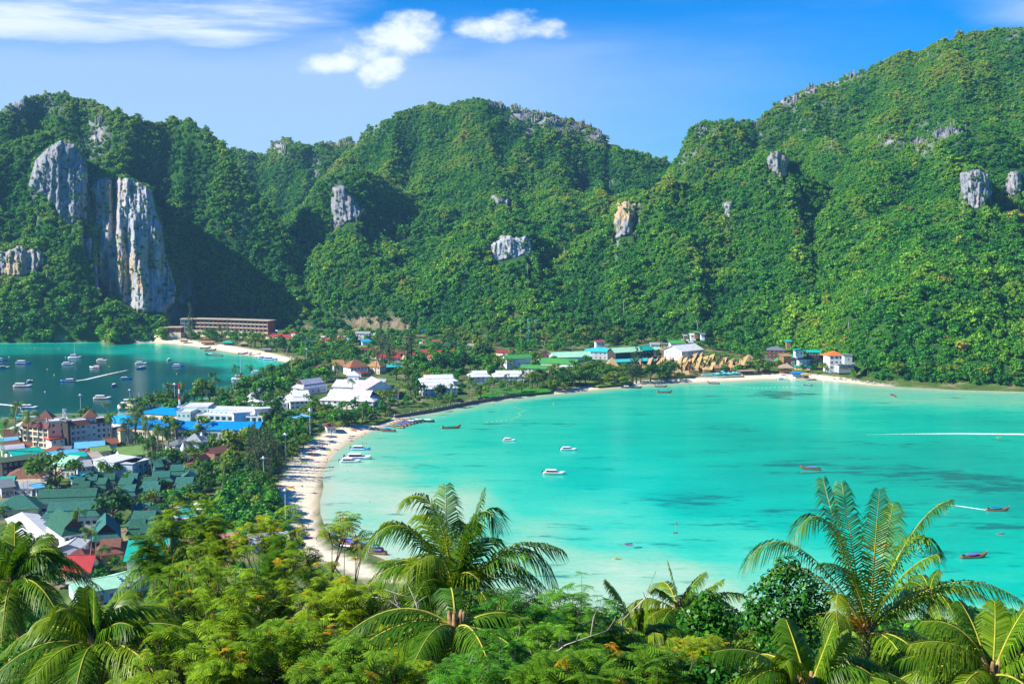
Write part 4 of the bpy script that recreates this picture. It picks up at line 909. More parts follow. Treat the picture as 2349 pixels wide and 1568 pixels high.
H_('low thatched beach bar under the feathery tree', 'B', (380, 462), (500, 462), 6, 2.8, 'hip', 'pthatch', 'wood', 1.6, 0, open_=True)
H_('low brown roofed row of beach stalls on the far beach', 'B', (650, 490), (840, 495), 6, 2.6, 'gable', 'tan', 'wood', 1.3, 0, open_=True)
H_('brown roofed beach stall at the near end of the far beach', 'B', (1490, 590), (1600, 595), 6, 2.6, 'gable', 'dgrey', 'wood', 1.3, 0, open_=True)
H_('red and white lookout tower house beside the red roofed restaurant', 'B', (1880, 372), (1942, 374), 5, 8.0, 'parapet', 'red', 'white', .5, 1, 2)
# --- behind, at the foot of the slope
H_('grey two storey house with silver roof under the bare slope', 'C', (740, 278), (925, 280), 10, 7.0, 'gable', 'grey', 'pale', 2.0, 4, 2)
H_('white rounded roof shed under the bare slope', 'C', (985, 300), (1098, 300), 9, 3.5, 'arch', 'white', 'brown', 2.2, 2, 1)
H_('bright blue hipped pavilion beside the sports field', 'C', (825, 388), (978, 384), 11, 4.5, 'hip', 'sky', 'blue', 2.4, 4, 1, ref='the blue hipped pavilion')
H_('red roofed row house behind the far palms', 'C', (330, 366), (470, 370), 9, 4.0, 'gable', 'red', 'cream', 2.2, 4, 1)
H_('second red roofed house with open porch beside the blue roofed shed', 'C', (475, 370), (590, 372), 9, 4.0, 'gable', 'red', 'white', 2.2, 3, 1)
H_('small shed with bright blue roof at the foot of the stony slope', 'C', (360, 330), (455, 322), 7, 3.2, 'gable', 'sky', 'grey', 1.4, 2, 1)
H_('cream roofed cottage at the foot of the stony slope', 'C', (258, 328), (350, 330), 7, 3.2, 'gable', 'beige', 'white', 1.4, 2, 1)
H_('pale cream roofed house behind the red roofs', 'C', (500, 330), (610, 332), 8, 3.6, 'gable', 'beige', 'cream', 1.8, 3, 1)
H_('light blue roofed shed next to the red roofed house', 'C', (578, 362), (650, 362), 8, 3.6, 'gable', 'ltblue', 'white', 1.6, 2, 1)
H_('long low shed with sloping dark green roof', 'C', (-20, 405), (180, 400), 18, 3.0, 'gable', 'dgreen', 'grey', 2.2, 3, 1)
H_('low shed with green net roof before the red roofs', 'C', (120, 428), (370, 430), 16, 3.0, 'gable', 'grass', 'grey', 1.8, 4, 1)
H_('turquoise flat canopy beside the sports field', 'C', (85, 462), (215, 462), 12, 3.2, 'flat', 'turq', 'grey', .3, 0, open_=True)
H_('brown roofed shack with grey lean-to behind the blue pavilion', 'C', (700, 378), (820, 380), 8, 3.2, 'gable', 'rust', 'grey', 1.6, 3, 1)
# --- school with red roofs
H_('red roofed school hall beside the tall casuarinas', 'C', (890, 552), (1030, 556), 14, 4.5, 'gable', 'red', 'cream', 3.4, 4, 1, ref='the red roofed school')
H_('brown roofed school wing behind the school hall', 'C', (770, 505), (1000, 500), 10, 5.5, 'gable', 'brown', 'cream', 2.2, 5, 2)
H_('long red roofed school wing beside the turquoise court', 'C', (1060, 605), (1350, 600), 12, 4.2, 'gable', 'red', 'white', 3.0, 7, 1)
H_('brown roofed school block behind the long red wing', 'C', (1190, 540), (1420, 550), 12, 5.5, 'gable', 'brown', 'cream', 2.6, 5, 2)
H_('red roofed house half hidden behind the casuarinas', 'C', (1400, 560), (1520, 565), 9, 4.0, 'gable', 'red', 'white', 2.4, 3, 1)
H_('row of red roofed rooms beyond the school', 'C', (1620, 528), (1870, 530), 10, 4.0, 'gable', 'red', 'white', 2.0, 6, 1)
H_('small house with orange awning and red roof', 'C', (1700, 596), (1815, 600), 9, 3.6, 'gable', 'orange', 'white', 2.0, 3, 1)
H_('turquoise covered sports court', 'C', (1100, 735), (1370, 720), 20, 4.0, 'flat', 'turq', 'white', .3, 0, open_=True, ref='the turquoise court')
H_('dark green double gabled hall', 'C', (1680, 445), (1890, 440), 14, 5.0, 'thai', 'dgreen', 'brown', 4.0, 5, 1, ref='the dark green hall')
H_('dark green hall annex with low eaves', 'C', (1895, 440), (2080, 445), 13, 5.0, 'thai', 'dgreen', 'brown', 3.6, 4, 1)
H_('brown tin roofed row under the forest edge', 'C', (1640, 385), (1860, 388), 9, 3.2, 'gable', 'rust', 'wood', 1.8, 4, 1)
H_('grey tin shack cluster under the forest edge', 'C', (2090, 430), (2200, 428), 8, 3.2, 'gable', 'grey', 'pale', 1.6, 3, 1)
H_('small grey shack beside the power poles', 'C', (2215, 440), (2330, 445), 8, 3.0, 'shed', 'grey', 'wood', 1.2, 2, 1)
H_('small green and white shack under the forest edge', 'C', (1560, 375), (1640, 378), 7, 3.0, 'gable', 'grass', 'white', 1.4, 2, 1)
# --- brown tiled guest houses
H_('white walled guest house with broad brown roof', 'C', (668, 735), (905, 715), 14, 7.0, 'hip', 'tan', 'white', 6.0, 5, 2, ref='the broad brown roof')
H_('brown tiled guest house next to the broad brown roof', 'C', (895, 715), (1070, 725), 12, 6.5, 'hip', 'tan', 'cream', 5.0, 4, 2)
H_('brown gabled house with blue side window', 'C', (440, 705), (590, 700), 11, 5.0, 'gable', 'tan', 'white', 4.6, 3, 1)
H_('steep brown roofed house with solar panels', 'C', (205, 790), (420, 770), 12, 3.0, 'gable', 'tan', 'cream', 6.0, 3, 1, ref='the steep brown roof')
H_('yellow one storey pavilion with maroon roof', 'C', (805, 812), (945, 795), 8, 3.0, 'hip', 'maroon', 'yellow', 1.0, 3, 1)
# --- white hotel
H_('long white roofed hotel wing with arched ground floor', 'C', (262, 1165), (985, 1185), 24, 6.2, 'thai', 'white', 'white', 6.2, 9, 2, name='hotel', cat='hotel', ref='the long white hotel wing', ww=2.0, wh=1.6)
H_('far white roofed hotel wing stepping back toward the left bay', 'B', (1860, 1285), (2200, 1268), 24, 6.2, 'thai', 'white', 'white', 6.0, 5, 2, name='hotel', cat='hotel', ref='the far white hotel wing', ww=2.0)
H_('low white roofed hotel lobby beside the lavender roof', 'B', (1610, 1310), (1850, 1300), 16, 4.5, 'hip', 'white', 'white', 5.0, 3, 1, name='hotel', cat='hotel')
H_('lavender grey roofed hall with white gable points', 'B', (1345, 1245), (1640, 1225), 13, 5.0, 'hip', 'lav', 'white', 6.0, 4, 1, name='hotel_hall', ref='the lavender roof')
H_('white eaved annex before the lavender roofed hall', 'B', (1290, 1285), (1520, 1290), 10, 3.0, 'hip', 'white', 'white', 3.0, 3, 1, name='hotel_hall')
H_('grey thai roofed hall with dark gable behind the white hotel', 'C', (45, 1020), (370, 975), 14, 5.0, 'thai', 'lav', 'white', 6.5, 4, 1, name='hotel_hall', ref='the grey thai hall')
H_('wide flat white roofed hotel kitchen block', 'C', (572, 925), (1130, 920), 16, 5.5, 'hip', 'white', 'white', 1.6, 7, 1, name='hotel', cat='hotel')
H_('square white lookout pavilion with pyramid roof', 'C', (625, 838), (790, 838), 10, 11.0, 'pyramid', 'white', 'white', 3.2, 2, 2, name='pavilion', cat='pavilion', ref='the white lookout pavilion')
H_('low grey white roof between the white wing and the rose roof', 'C', (430, 985), (940, 1000), 24, 5.0, 'gable', 'white', 'white', 4.0, 5, 1, name='hotel', cat='hotel')
H_('broad rose coloured gable roofed hall', 'C', (830, 1060), (1330, 1030), 26, 7.0, 'front', 'rose', 'white', 8.0, 5, 1, name='hotel_hall', ref='the rose roofed hall')
H_('white villa block with stacked hip roofs by the seawall', 'C', (1640, 1022), (2110, 1000), 16, 5.8, 'thai', 'white', 'pale', 4.2, 6, 2, name='villa', cat='villa', ref='the white villas')
H_('white villa block with stepped roofs behind the seawall villas', 'C', (1625, 925), (2105, 910), 18, 5.6, 'thai', 'white', 'white', 4.5, 6, 2, name='villa', cat='villa')
H_('white villa with grey roof ridge beside the palm lawn', 'D', (-60, 858), (215, 850), 16, 5.6, 'thai', 'white', 'white', 4.2, 4, 2, name='villa', cat='villa', ref='the palm lawn villa')
H_('wide white villa with three gables above the lawn', 'D', (245, 855), (665, 850), 16, 5.8, 'thai', 'white', 'white', 4.2, 6, 2, name='villa', cat='villa', ref='the three gabled villa')
# --- middle of the isthmus
H_('cream row of rooms with dark red roof', 'D', (120, 520), (470, 545), 10, 5.0, 'gable', 'maroon', 'cream', 2.6, 7, 1, ref='the cream row')
H_('low pink roofed shelter before the cream row', 'D', (210, 605), (500, 612), 8, 3.0, 'shed', 'pink', 'cream', 1.0, 4, 1)
H_('white blank walled house with bright green roof', 'D', (415, 620), (760, 600), 14, 9.0, 'gable', 'grass', 'white', 3.0, 3, 1, ref='the blank white wall', door=False, sides='')
H_('long bright green roofed dormitory', 'D', (870, 670), (1345, 690), 14, 6.0, 'gable', 'grass', 'white', 4.0, 9, 1, ref='the green dormitory')
H_('two storey white lodge with bright green roof near the lawn', 'D', (608, 740), (990, 750), 11, 6.0, 'gable', 'grass', 'white', 2.6, 8, 2, ref='the green roofed lodge')
H_('pale mint roofed hall with blue gable', 'D', (1060, 600), (1570, 585), 22, 6.0, 'gable', 'mint', 'blue', 4.0, 8, 1, ref='the mint hall')
H_('dark red roofed long house behind the mint hall', 'D', (840, 580), (1200, 555), 10, 5.0, 'gable', 'maroon', 'cream', 2.2, 6, 1)
H_('bright turquoise roofed market building', 'D', (1455, 518), (1890, 525), 20, 7.5, 'hip', 'turq', 'pale', 3.0, 7, 2, ref='the turquoise market roof')
H_('long hotel with pale teal roof and rows of balconies', 'D', (1870, 535), (2225, 515), 16, 8.5, 'gable', 'mint', 'dark', 4.0, 8, 2, ref='the pale teal hotel', wincol='red')
H_('bright teal roofed end of the balcony hotel', 'E', (215, 508), (385, 492), 14, 8.5, 'gable', 'teal', 'dark', 4.0, 4, 2)
H_('small white house with mint roof beside the warehouse', 'E', (365, 495), (480, 490), 9, 6.5, 'gable', 'mint', 'white', 2.2, 3, 2)
H_('turquoise flat awning before the balcony hotel', 'E', (-130, 665), (420, 640), 20, 3.4, 'flat', 'turq', 'grey', .3, 0, open_=True)
H_('small stilt house with brown roof beside the green mast', 'D', (565, 320), (690, 315), 6, 8.0, 'shed', 'brown', 'wood', 1.2, 3, 2, ref='the stilt house')
H_('orange roofed hut on the slope above the turquoise roof', 'D', (1610, 395), (1745, 392), 7, 4.0, 'shed', 'rust', 'pale', 1.2, 2, 1, zb=10)
H_('blue tarpaulin market stalls beside the cream row', 'D', (230, 665), (415, 668), 12, 3.0, 'gable', 'sky', 'white', 1.6, 0, open_=True)
H_('large white warehouse with white metal roof', 'E', (752, 520), (1045, 490), 24, 9.0, 'gable', 'white', 'pale', 5.0, 5, 2, ref='the white warehouse', sides='l')
H_('green gabled house above the warehouse', 'E', (605, 412), (795, 410), 10, 5.0, 'gable', 'grass', 'white', 3.0, 3, 1, zb=8)
H_('grey tin hut behind the teal hotel end', 'E', (338, 425), (465, 425), 8, 4.0, 'gable', 'grey', 'pale', 1.6, 2, 1, zb=5)
H_('grey hut with yellow wall behind the mint roofed house', 'E', (470, 425), (580, 425), 7, 5.0, 'shed', 'dgrey', 'yellow', 1.0, 2, 1, zb=4)
H_('rusty roofed shed against the warehouse', 'E', (475, 515), (600, 525), 8, 5.0, 'gable', 'rust', 'wood', 1.8, 2, 1)
for i, (x0, x1, y, lab, rc, wc, zb) in enumerate([(780, 830, 312, 'small grey hut lowest of the huts on the wooded slope', 'grey', 'wood', 17), (872, 955, 300, 'white hut with tin roof among the slope trees', 'white', 'pale', 20), (1010, 1072, 292, 'dark hut with blue wall among the slope trees', 'dgrey', 'blue', 22),
  (925, 990, 270, 'highest hut with green roof edge on the wooded slope', 'grass', 'wood', 26), (800, 912, 402, 'lilac tin hut just above the warehouse roof', 'lav', 'wood', 8), (765, 850, 380, 'pale shack behind the green gabled house', 'white', 'pale', 11)]):
 H_(lab, 'E', (x0, y), (x1, y), 6, 3.2, 'shed', rc, wc, 1.0, 2, 1, name='hut', cat='hut', zb=zb)
# --- east end of the bay
H_('brown three storey house with grey pyramid roof', 'F', (228, 497), (478, 503), 15, 10.0, 'pyramid', 'dgrey', 'brown', 3.2, 4, 3, ref='the brown pyramid roofed house', zb=5)
H_('small red house with green front gable', 'F', (352, 655), (430, 655), 9, 4.5, 'front', 'grass', 'red', 3.0, 1, 1)
H_('second red house with green gable beside the white painted house', 'F', (432, 655), (500, 655), 9, 4.5, 'front', 'grass', 'red', 3.0, 1, 1)
H_('white painted guest house with blue mural and teal roof corners', 'F', (500, 602), (690, 598), 12, 7.0, 'hip', 'teal', 'white', 2.4, 4, 2, ref='the white guest house')
H_('white guest house with grey hip roof and bright terrace', 'F', (645, 622), (885, 620), 12, 9.0, 'hip', 'dgrey', 'white', 2.6, 5, 2, ref='the grey roofed guest house')
H_('row of yellow pink and green shops under a teal awning', 'F', (595, 718), (810, 722), 5, 3.2, 'shed', 'teal', 'yellow', .5, 5, 1, name='shop', cat='shop')
H_('round eaved thatched bar with white rail by the bay', 'F', (385, 735), (585, 738), 9, 5.5, 'hip', 'pthatch', 'wood', 3.0, 0, open_=True, name='bar', cat='bar', ref='the round thatched bar')
H_('low blue beach bar next to the round thatched bar', 'F', (560, 812), (720, 810), 5, 2.6, 'shed', 'blue', 'blue', .4, 0, open_=True, name='bar', cat='bar')
H_('tiny thatched umbrella hut on the sand', 'F', (705, 830), (815, 830), 6, 2.6, 'pyramid', 'thatch', 'wood', 1.8, 0, open_=True, name='hut', cat='hut')
H_('white two storey villa with orange roof', 'F', (875, 605), (1080, 602), 14, 8.0, 'pyramid', 'orange', 'white', 3.6, 3, 2, ref='the orange roofed villa', name='villa', cat='villa', ww=2.4, wh=2.0, zb=4)
H_('taller white villa with orange roof set back on the slope', 'F', (1055, 575), (1258, 572), 14, 13.0, 'pyramid', 'orange', 'white', 3.8, 3, 3, name='villa', cat='villa', ww=2.4, wh=2.0, zb=5, ref='the taller orange roofed villa')
H_('unfinished grey concrete house over the rocks', 'F', (1180, 695), (1400, 690), 12, 5.0, 'parapet', 'grey', 'grey', .5, 5, 1, ref='the unfinished concrete house', zb=6, ww=2.6)
H_('blank grey upper storey behind the unfinished concrete house', 'F', (1255, 570), (1375, 570), 9, 5.5, 'flat', 'dgrey', 'grey', .4, 1, 1, zb=16)
H_('teal roofed bungalow above the white guest house', 'F', (600, 505), (722, 505), 8, 4.0, 'hip', 'teal', 'white', 1.6, 2, 1, zb=16)
H_('dark bungalow with teal roof edge behind the villas', 'F', (765, 528), (940, 530), 9, 4.0, 'gable', 'teal', 'dark', 1.8, 4, 1, zb=14)
H_('small turquoise hut high above the brown house', 'F', (485, 388), (560, 388), 6, 3.0, 'shed', 'teal', 'wood', 1.0, 2, 1, name='hut', cat='hut', zb=26)
H_('lone white hut among the trees of the right hill', 'F', (1645, 478), (1735, 478), 6, 4.0, 'shed', 'grey', 'white', 1.0, 1, 1, name='hut', cat='hut', zb=18)
H_('brown tin roofed kitchen beside the brown three storey house', 'F', (160, 650), (305, 652), 10, 4.0, 'shed', 'dgrey', 'wood', 1.0, 3, 1)
H_('brown thatched shed behind the green gables', 'F', (445, 585), (560, 580), 8, 3.5, 'shed', 'tan', 'wood', 1.6, 2, 1, zb=10)
# --- left town: cream hotel
balcony_hotel('cream_hotel', 'long cream hotel wing with brown tiled eave facing the viewer', 'G', (1158, 495), (1842, 425), 17, 13.5, 4, 8, 'white', 'brown', ref='the cream hotel', cat='hotel', glassw=.42, back=.9, pier=.7)
r0, w0 = balcony_hotel('cream_hotel', 'short cream hotel wing with stepped brown eave and balconies', 'G', (365, 490), (790, 540), 17, 13.0, 4, 5, 'cream', 'brown', band='cream', ref='the short cream wing', glassw=.42, back=.9, pier=.7)
H_('tall cream stair block between the two brown eaved hotel wings', 'G', (790, 452), (1110, 430), 12, 16.0, 'parapet', 'white', 'cream', .5, 2, 4, name='cream_hotel', cat='hotel', wincol='dark', door=False)
H_('dark slate clad stair shaft beside the cream stair block', 'G', (1100, 440), (1160, 432), 8, 17.0, 'parapet', 'dgrey', 'dark', .5, 0, name='stair_shaft', cat='tower')
H_('brown pyramid roofed lift house on the short cream wing', 'G', (590, 408), (870, 400), 9.5, 16.0, 'pyramid', 'brown', 'white', 5.2, 2, 4, name='roof_house', cat='house', door=False)
H_('second smaller brown pyramid roofed lift house on the long cream wing', 'G', (1395, 372), (1605, 358), 8, 17.0, 'pyramid', 'brown', 'white', 4.6, 2, 4, name='roof_house', cat='house', door=False)
H_('white low annex with orange roof between the hotel wings', 'G', (830, 745), (1085, 712), 9, 6.5, 'parapet', 'orange', 'white', .5, 2, 2)
H_('small cream annex with brown eave at the end of the cream hotel', 'G', (1840, 545), (1990, 585), 8, 8.5, 'hip', 'brown', 'cream', 1.6, 2, 2)
H_('white metal roofed pier hall beside the left bay', 'G', (165, 545), (350, 560), 22, 5.0, 'gable', 'white', 'white', 2.4, 3, 1)
H_('brown roofed house with cream gable behind the pier palms', 'G', (60, 700), (330, 660), 12, 5.0, 'gable', 'brown', 'cream', 3.4, 4, 1, ref='the brown gabled house')
H_('pink awning stall beside the brown gabled house', 'G', (40, 600), (200, 605), 6, 3.0, 'shed', 'pink', 'white', .6, 0, open_=True)
H_('light blue tin roof below the brown gabled house', 'G', (20, 800), (305, 775), 10, 4.0, 'shed', 'ltblue', 'white', 1.6, 3, 1)
H_('rust red roofed row below the light blue tin roof', 'G', (45, 838), (340, 800), 8, 4.0, 'gable', 'rust', 'white', 1.8, 4, 1)
H_('white and red striped roof beside the short cream wing', 'G', (345, 850), (520, 835), 9, 4.5, 'gable', 'rust', 'white', 2.0, 2, 1)
H_('violet blue arched roof in the crowded town', 'G', (20, 905), (395, 870), 9, 4.5, 'arch', 'lav', 'white', 1.8, 4, 1)
H_('cream two storey block with teal roof and long balcony', 'G', (225, 1002), (725, 930), 15, 7.5, 'gable', 'teal', 'white', 1.8, 8, 2, ref='the teal roofed block', wincol='dark')
H_('grey flat roof beside the teal roofed block', 'G', (95, 955), (500, 935), 9, 8.0, 'flat', 'dgrey', 'cream', .4, 3, 2)
H_('cream two storey lodge with olive flat roof terrace', 'G', (60, 1180), (690, 1090), 13, 7.5, 'flat', 'olive', 'cream', .5, 7, 2, ref='the olive roofed lodge', wincol='dark', ww=2.0, wh=2.4)
H_('olive upper storey set back on the cream lodge', 'G', (15, 1120), (600, 1040), 10, 10.2, 'shed', 'olive', 'dark', .6, 6, 3, door=False)
H_('broad maroon brown roof in front of the cream lodge', 'G', (60, 1400), (690, 1370), 22, 5.0, 'hip', 'brown', 'white', 4.6, 5, 1, ref='the broad maroon roof')
H_('turquoise arched canopy at the edge of the town', 'G', (0, 1450), (215, 1440), 9, 4.0, 'arch', 'teal', 'grey', 2.4, 2, 1)
H_('long grey white tin roofed market shed', 'G', (240, 1500), (740, 1470), 14, 4.0, 'shed', 'beige', 'pale', 1.2, 5, 1)
H_('dark grey roofed workshop by the power poles', 'J', (0, 215), (240, 190), 14, 5.0, 'shed', 'dgrey', 'grey', 1.4, 3, 1)
H_('grey lean-to with solar panel beside the workshop', 'J', (240, 215), (540, 225), 9, 3.6, 'shed', 'grey', 'pale', 1.0, 3, 1)
H_('pale blue shed behind the power poles', 'J', (580, 215), (730, 190), 9, 4.0, 'gable', 'ltblue', 'blue', 1.4, 2, 1)
H_('weathered light blue roof in front of the cream hotel', 'G', (1240, 880), (1720, 850), 15, 5.5, 'gable', 'ltblue', 'white', 2.4, 5, 1, ref='the weathered blue roof')
H_('rust red roofed house at the end of the cream hotel', 'G', (1765, 810), (1950, 790), 12, 5.5, 'gable', 'rust', 'white', 2.6, 3, 1)
H_('yellow green roof beside the weathered blue roof', 'G', (1540, 940), (1830, 905), 11, 5.0, 'gable', 'lime', 'cream', 2.0, 4, 1)
H_('small blue grey roof in front of the yellow green roof', 'G', (1640, 945), (1850, 915), 7, 4.5, 'shed', 'lav', 'cream', 1.4, 2, 1)
H_('red brown roofed laundry stall with clothes lines', 'G', (1420, 925), (1545, 915), 7, 4.5, 'pyramid', 'maroon', 'wood', 1.6, 0, open_=True)
H_('rusty striped roof beside the laundry stall', 'G', (1230, 975), (1400, 945), 9, 4.0, 'gable', 'rust', 'cream', 1.6, 2, 1)
H_('pale blue tin roofed warehouse', 'G', (815, 1040), (1310, 985), 13, 6.5, 'gable', 'ltblue', 'white', 2.6, 5, 1, ref='the pale blue warehouse')
H_('narrow teal roofed shop beside the pale blue warehouse', 'G', (1090, 1042), (1430, 1005), 7, 6.5, 'shed', 'teal', 'white', 1.2, 4, 1)
H_('mint roofed warehouse with grey timber gable', 'G', (710, 1135), (1130, 1165), 18, 6.5, 'gable', 'mint', 'cream', 3.6, 4, 1, ref='the mint warehouse')
H_('grey white roofed house behind the spreading tree', 'G', (1255, 1195), (1520, 1170), 11, 6.5, 'shed', 'grey', 'white', 1.2, 3, 2)
H_('pale grey gabled shed in front of the mint warehouse', 'G', (980, 1210), (1240, 1215), 14, 5.0, 'gable', 'grey', 'pale', 2.2, 3, 1)
H_('beige tin roof between the pale blue and the green roofs', 'G', (1400, 1060), (1690, 1010), 14, 5.0, 'gable', 'beige', 'cream', 2.4, 3, 1)
H_('orange brown shack roof before the cream hotel', 'G', (730, 920), (860, 930), 8, 5.0, 'shed', 'rust', 'yellow', 1.2, 2, 1)
H_('grey tin roof patched with plastic before the stair block', 'G', (830, 945), (985, 935), 9, 4.6, 'shed', 'grey', 'wood', 1.0, 2, 1)
H_('dark tarpaulin covered market lane before the cream hotel', 'G', (930, 900), (1160, 890), 8, 4.2, 'arch', 'dgrey', 'dark', 1.2, 0, open_=True)
H_('long lime green roofed lodge', 'G', (1990, 1010), (2420, 965), 15, 6.5, 'gable', 'lime', 'white', 4.0, 5, 2, ref='the lime green lodge', wincol='dark')
H_('white block of the modern hotel with four square windows', 'G', (1530, 1065), (1885, 1115), 16, 9.5, 'flat', 'white', 'blue', .4, 2, 2, ref='the modern white hotel', wincol='blue', o=.4, name='modern_hotel', cat='hotel', door=False)
H_('lower white block of the modern hotel with dark balconies', 'G', (1910, 1130), (2195, 1135), 14, 8.5, 'flat', 'white', 'blue', .4, 0, name='modern_hotel', cat='hotel', o=.4)
balcony_hotel('modern_hotel', 'balcony end of the modern white hotel with teal glass rails', 'H', (130, 1122), (395, 1060), 14, 8.5, 2, 3, 'blue', 'white', band='teal', roof='flat', ref='the balcony end of the modern hotel')
H_('bright turquoise canvas roof below the modern hotel', 'G', (1210, 1420), (1600, 1370), 12, 4.0, 'gable', 'turq', 'white', 2.0, 0, open_=True)
H_('dark green pyramid roof behind the turquoise canvas', 'G', (1310, 1375), (1690, 1365), 12, 5.0, 'pyramid', 'green', 'white', 2.6, 4, 1)
H_('pale green tent roof behind the cream annex', 'G', (1920, 560), (2080, 555), 8, 4.0, 'pyramid', 'mint', 'white', 1.6, 0, open_=True)
H_('second pale green tent roof beside the blue market', 'G', (2025, 590), (2250, 580), 8, 4.0, 'pyramid', 'mint', 'white', 1.6, 0, open_=True)
H_('brown flat roofed shop beside the blue market', 'G', (2010, 650), (2210, 640), 9, 4.0, 'shed', 'brown', 'white', 1.0, 4, 1)
# --- blue roofed market and school
H_('hipped bright blue roof nearest the left bay', 'H', (248, 290), (870, 330), 20, 6.5, 'hip', 'blue', 'cream', 3.0, 10, 1, ref='the blue hipped roof', name='market_hall', cat='hall', ww=1.8, wh=1.8, wincol='cream')
H_('long bright blue roofed market hall with white dormers', 'H', (0, 530), (850, 565), 15, 7.0, 'gable', 'blue', 'cream', 4.2, 12, 1, ref='the long blue market hall', name='market_hall', cat='hall', ww=2.2, wh=2.0)
H_('wide bright blue roofed hall running to the casuarina trees', 'H', (850, 562), (2200, 570), 17, 7.0, 'gable', 'blue', 'pale', 3.6, 18, 1, ref='the wide blue hall', name='market_hall', cat='hall', ww=2.4, wh=2.4)
H_('blue roofed link building behind the cream hotel', 'G', (1640, 420), (2080, 470), 18, 6.0, 'hip', 'sky', 'pale', 3.6, 7, 1, name='market_hall', cat='hall')
# --- mint hotel
r1, w1 = balcony_hotel('mint_hotel', 'long mint green hotel with white parapet and recessed balconies', 'H', (1180, 335), (2280, 375), 16, 10.0, 3, 11, 'mint', 'white', band='white', roof='parapet', ref='the mint hotel', pier=1.2, glassw=.45, overhang=.05)
H_('white and mint stair block at the end of the mint hotel', 'H', (850, 285), (1080, 290), 12, 12.0, 'parapet', 'white', 'mint', .5, 3, 3, name='mint_hotel', cat='hotel', o=.1, wincol='white')
H_('upper mint terrace block with slotted parapet behind the stair block', 'H', (915, 205), (1370, 205), 16, 13.5, 'parapet', 'white', 'mint', .5, 5, 3, name='mint_hotel', cat='hotel', o=.1)
H_('rear mint wing with crenellated parapet', 'H', (1380, 245), (2120, 262), 12, 12.0, 'parapet', 'white', 'mint', .5, 9, 3, name='mint_hotel', cat='hotel', o=.1)
H_('white sun canopy with brown edge on the mint hotel roof', 'H', (1780, 300), (2080, 278), 6, 13.0, 'flat', 'white', 'white', .3, 0, name='roof_canopy', cat='canopy', zb=2.3)
H_('second white roof canopy at the far end of the mint hotel', 'H', (2130, 235), (2400, 218), 6, 14.0, 'flat', 'white', 'white', .3, 2, 1, name='roof_canopy', cat='canopy')
H_('turquoise house half hidden by the big tree behind the beach', 'I', (690, 120), (985, 75), 12, 6.5, 'parapet', 'ltblue', 'teal', .5, 4, 2)
# --- tents and pavilion
H_('grey octagonal pavilion with two tiers of roof', 'H', (850, 850), (1380, 840), 22, 4.0, 'hip', 'dgrey', 'white', 3.0, 6, 1, name='pavilion', cat='pavilion', ref='the grey pavilion')
H_('small upper tier of the grey pavilion roof', 'H', (985, 765), (1250, 762), 11, 8.0, 'pyramid', 'grey', 'white', 4.0, 0, name='pavilion', cat='pavilion')
H_('low grey roof beside the grey pavilion', 'H', (650, 810), (880, 830), 12, 3.6, 'hip', 'dgrey', 'white', 2.2, 3, 1)
H_('brown roofed villa with white dormer in the trees', 'H', (970, 1175), (1230, 1195), 14, 7.0, 'thaif', 'brown', 'white', 5.0, 4, 2, ref='the brown roofed villa', wincol='dark')
H_('brown roofed villa wing behind the brown roofed villa', 'H', (1190, 1010), (1480, 1060), 16, 7.0, 'thaif', 'brown', 'white', 5.0, 3, 2)
H_('small brown pyramid roofed gazebo in the trees behind the beach', 'H', (1830, 1035), (2000, 1020), 8, 3.5, 'pyramid', 'brown', 'wood', 2.4, 0, open_=True)
H_('old thatched white restaurant at the beach edge', 'H', (2075, 640), (2340, 640), 14, 4.5, 'hip', 'pthatch', 'white', 3.2, 4, 1, ref='the old thatched restaurant')
H_('brown bar house behind the beach kayaks', 'I', (1265, 230), (1430, 220), 10, 4.0, 'hip', 'brown', 'blue', 2.2, 3, 1, ref='the brown bar house')
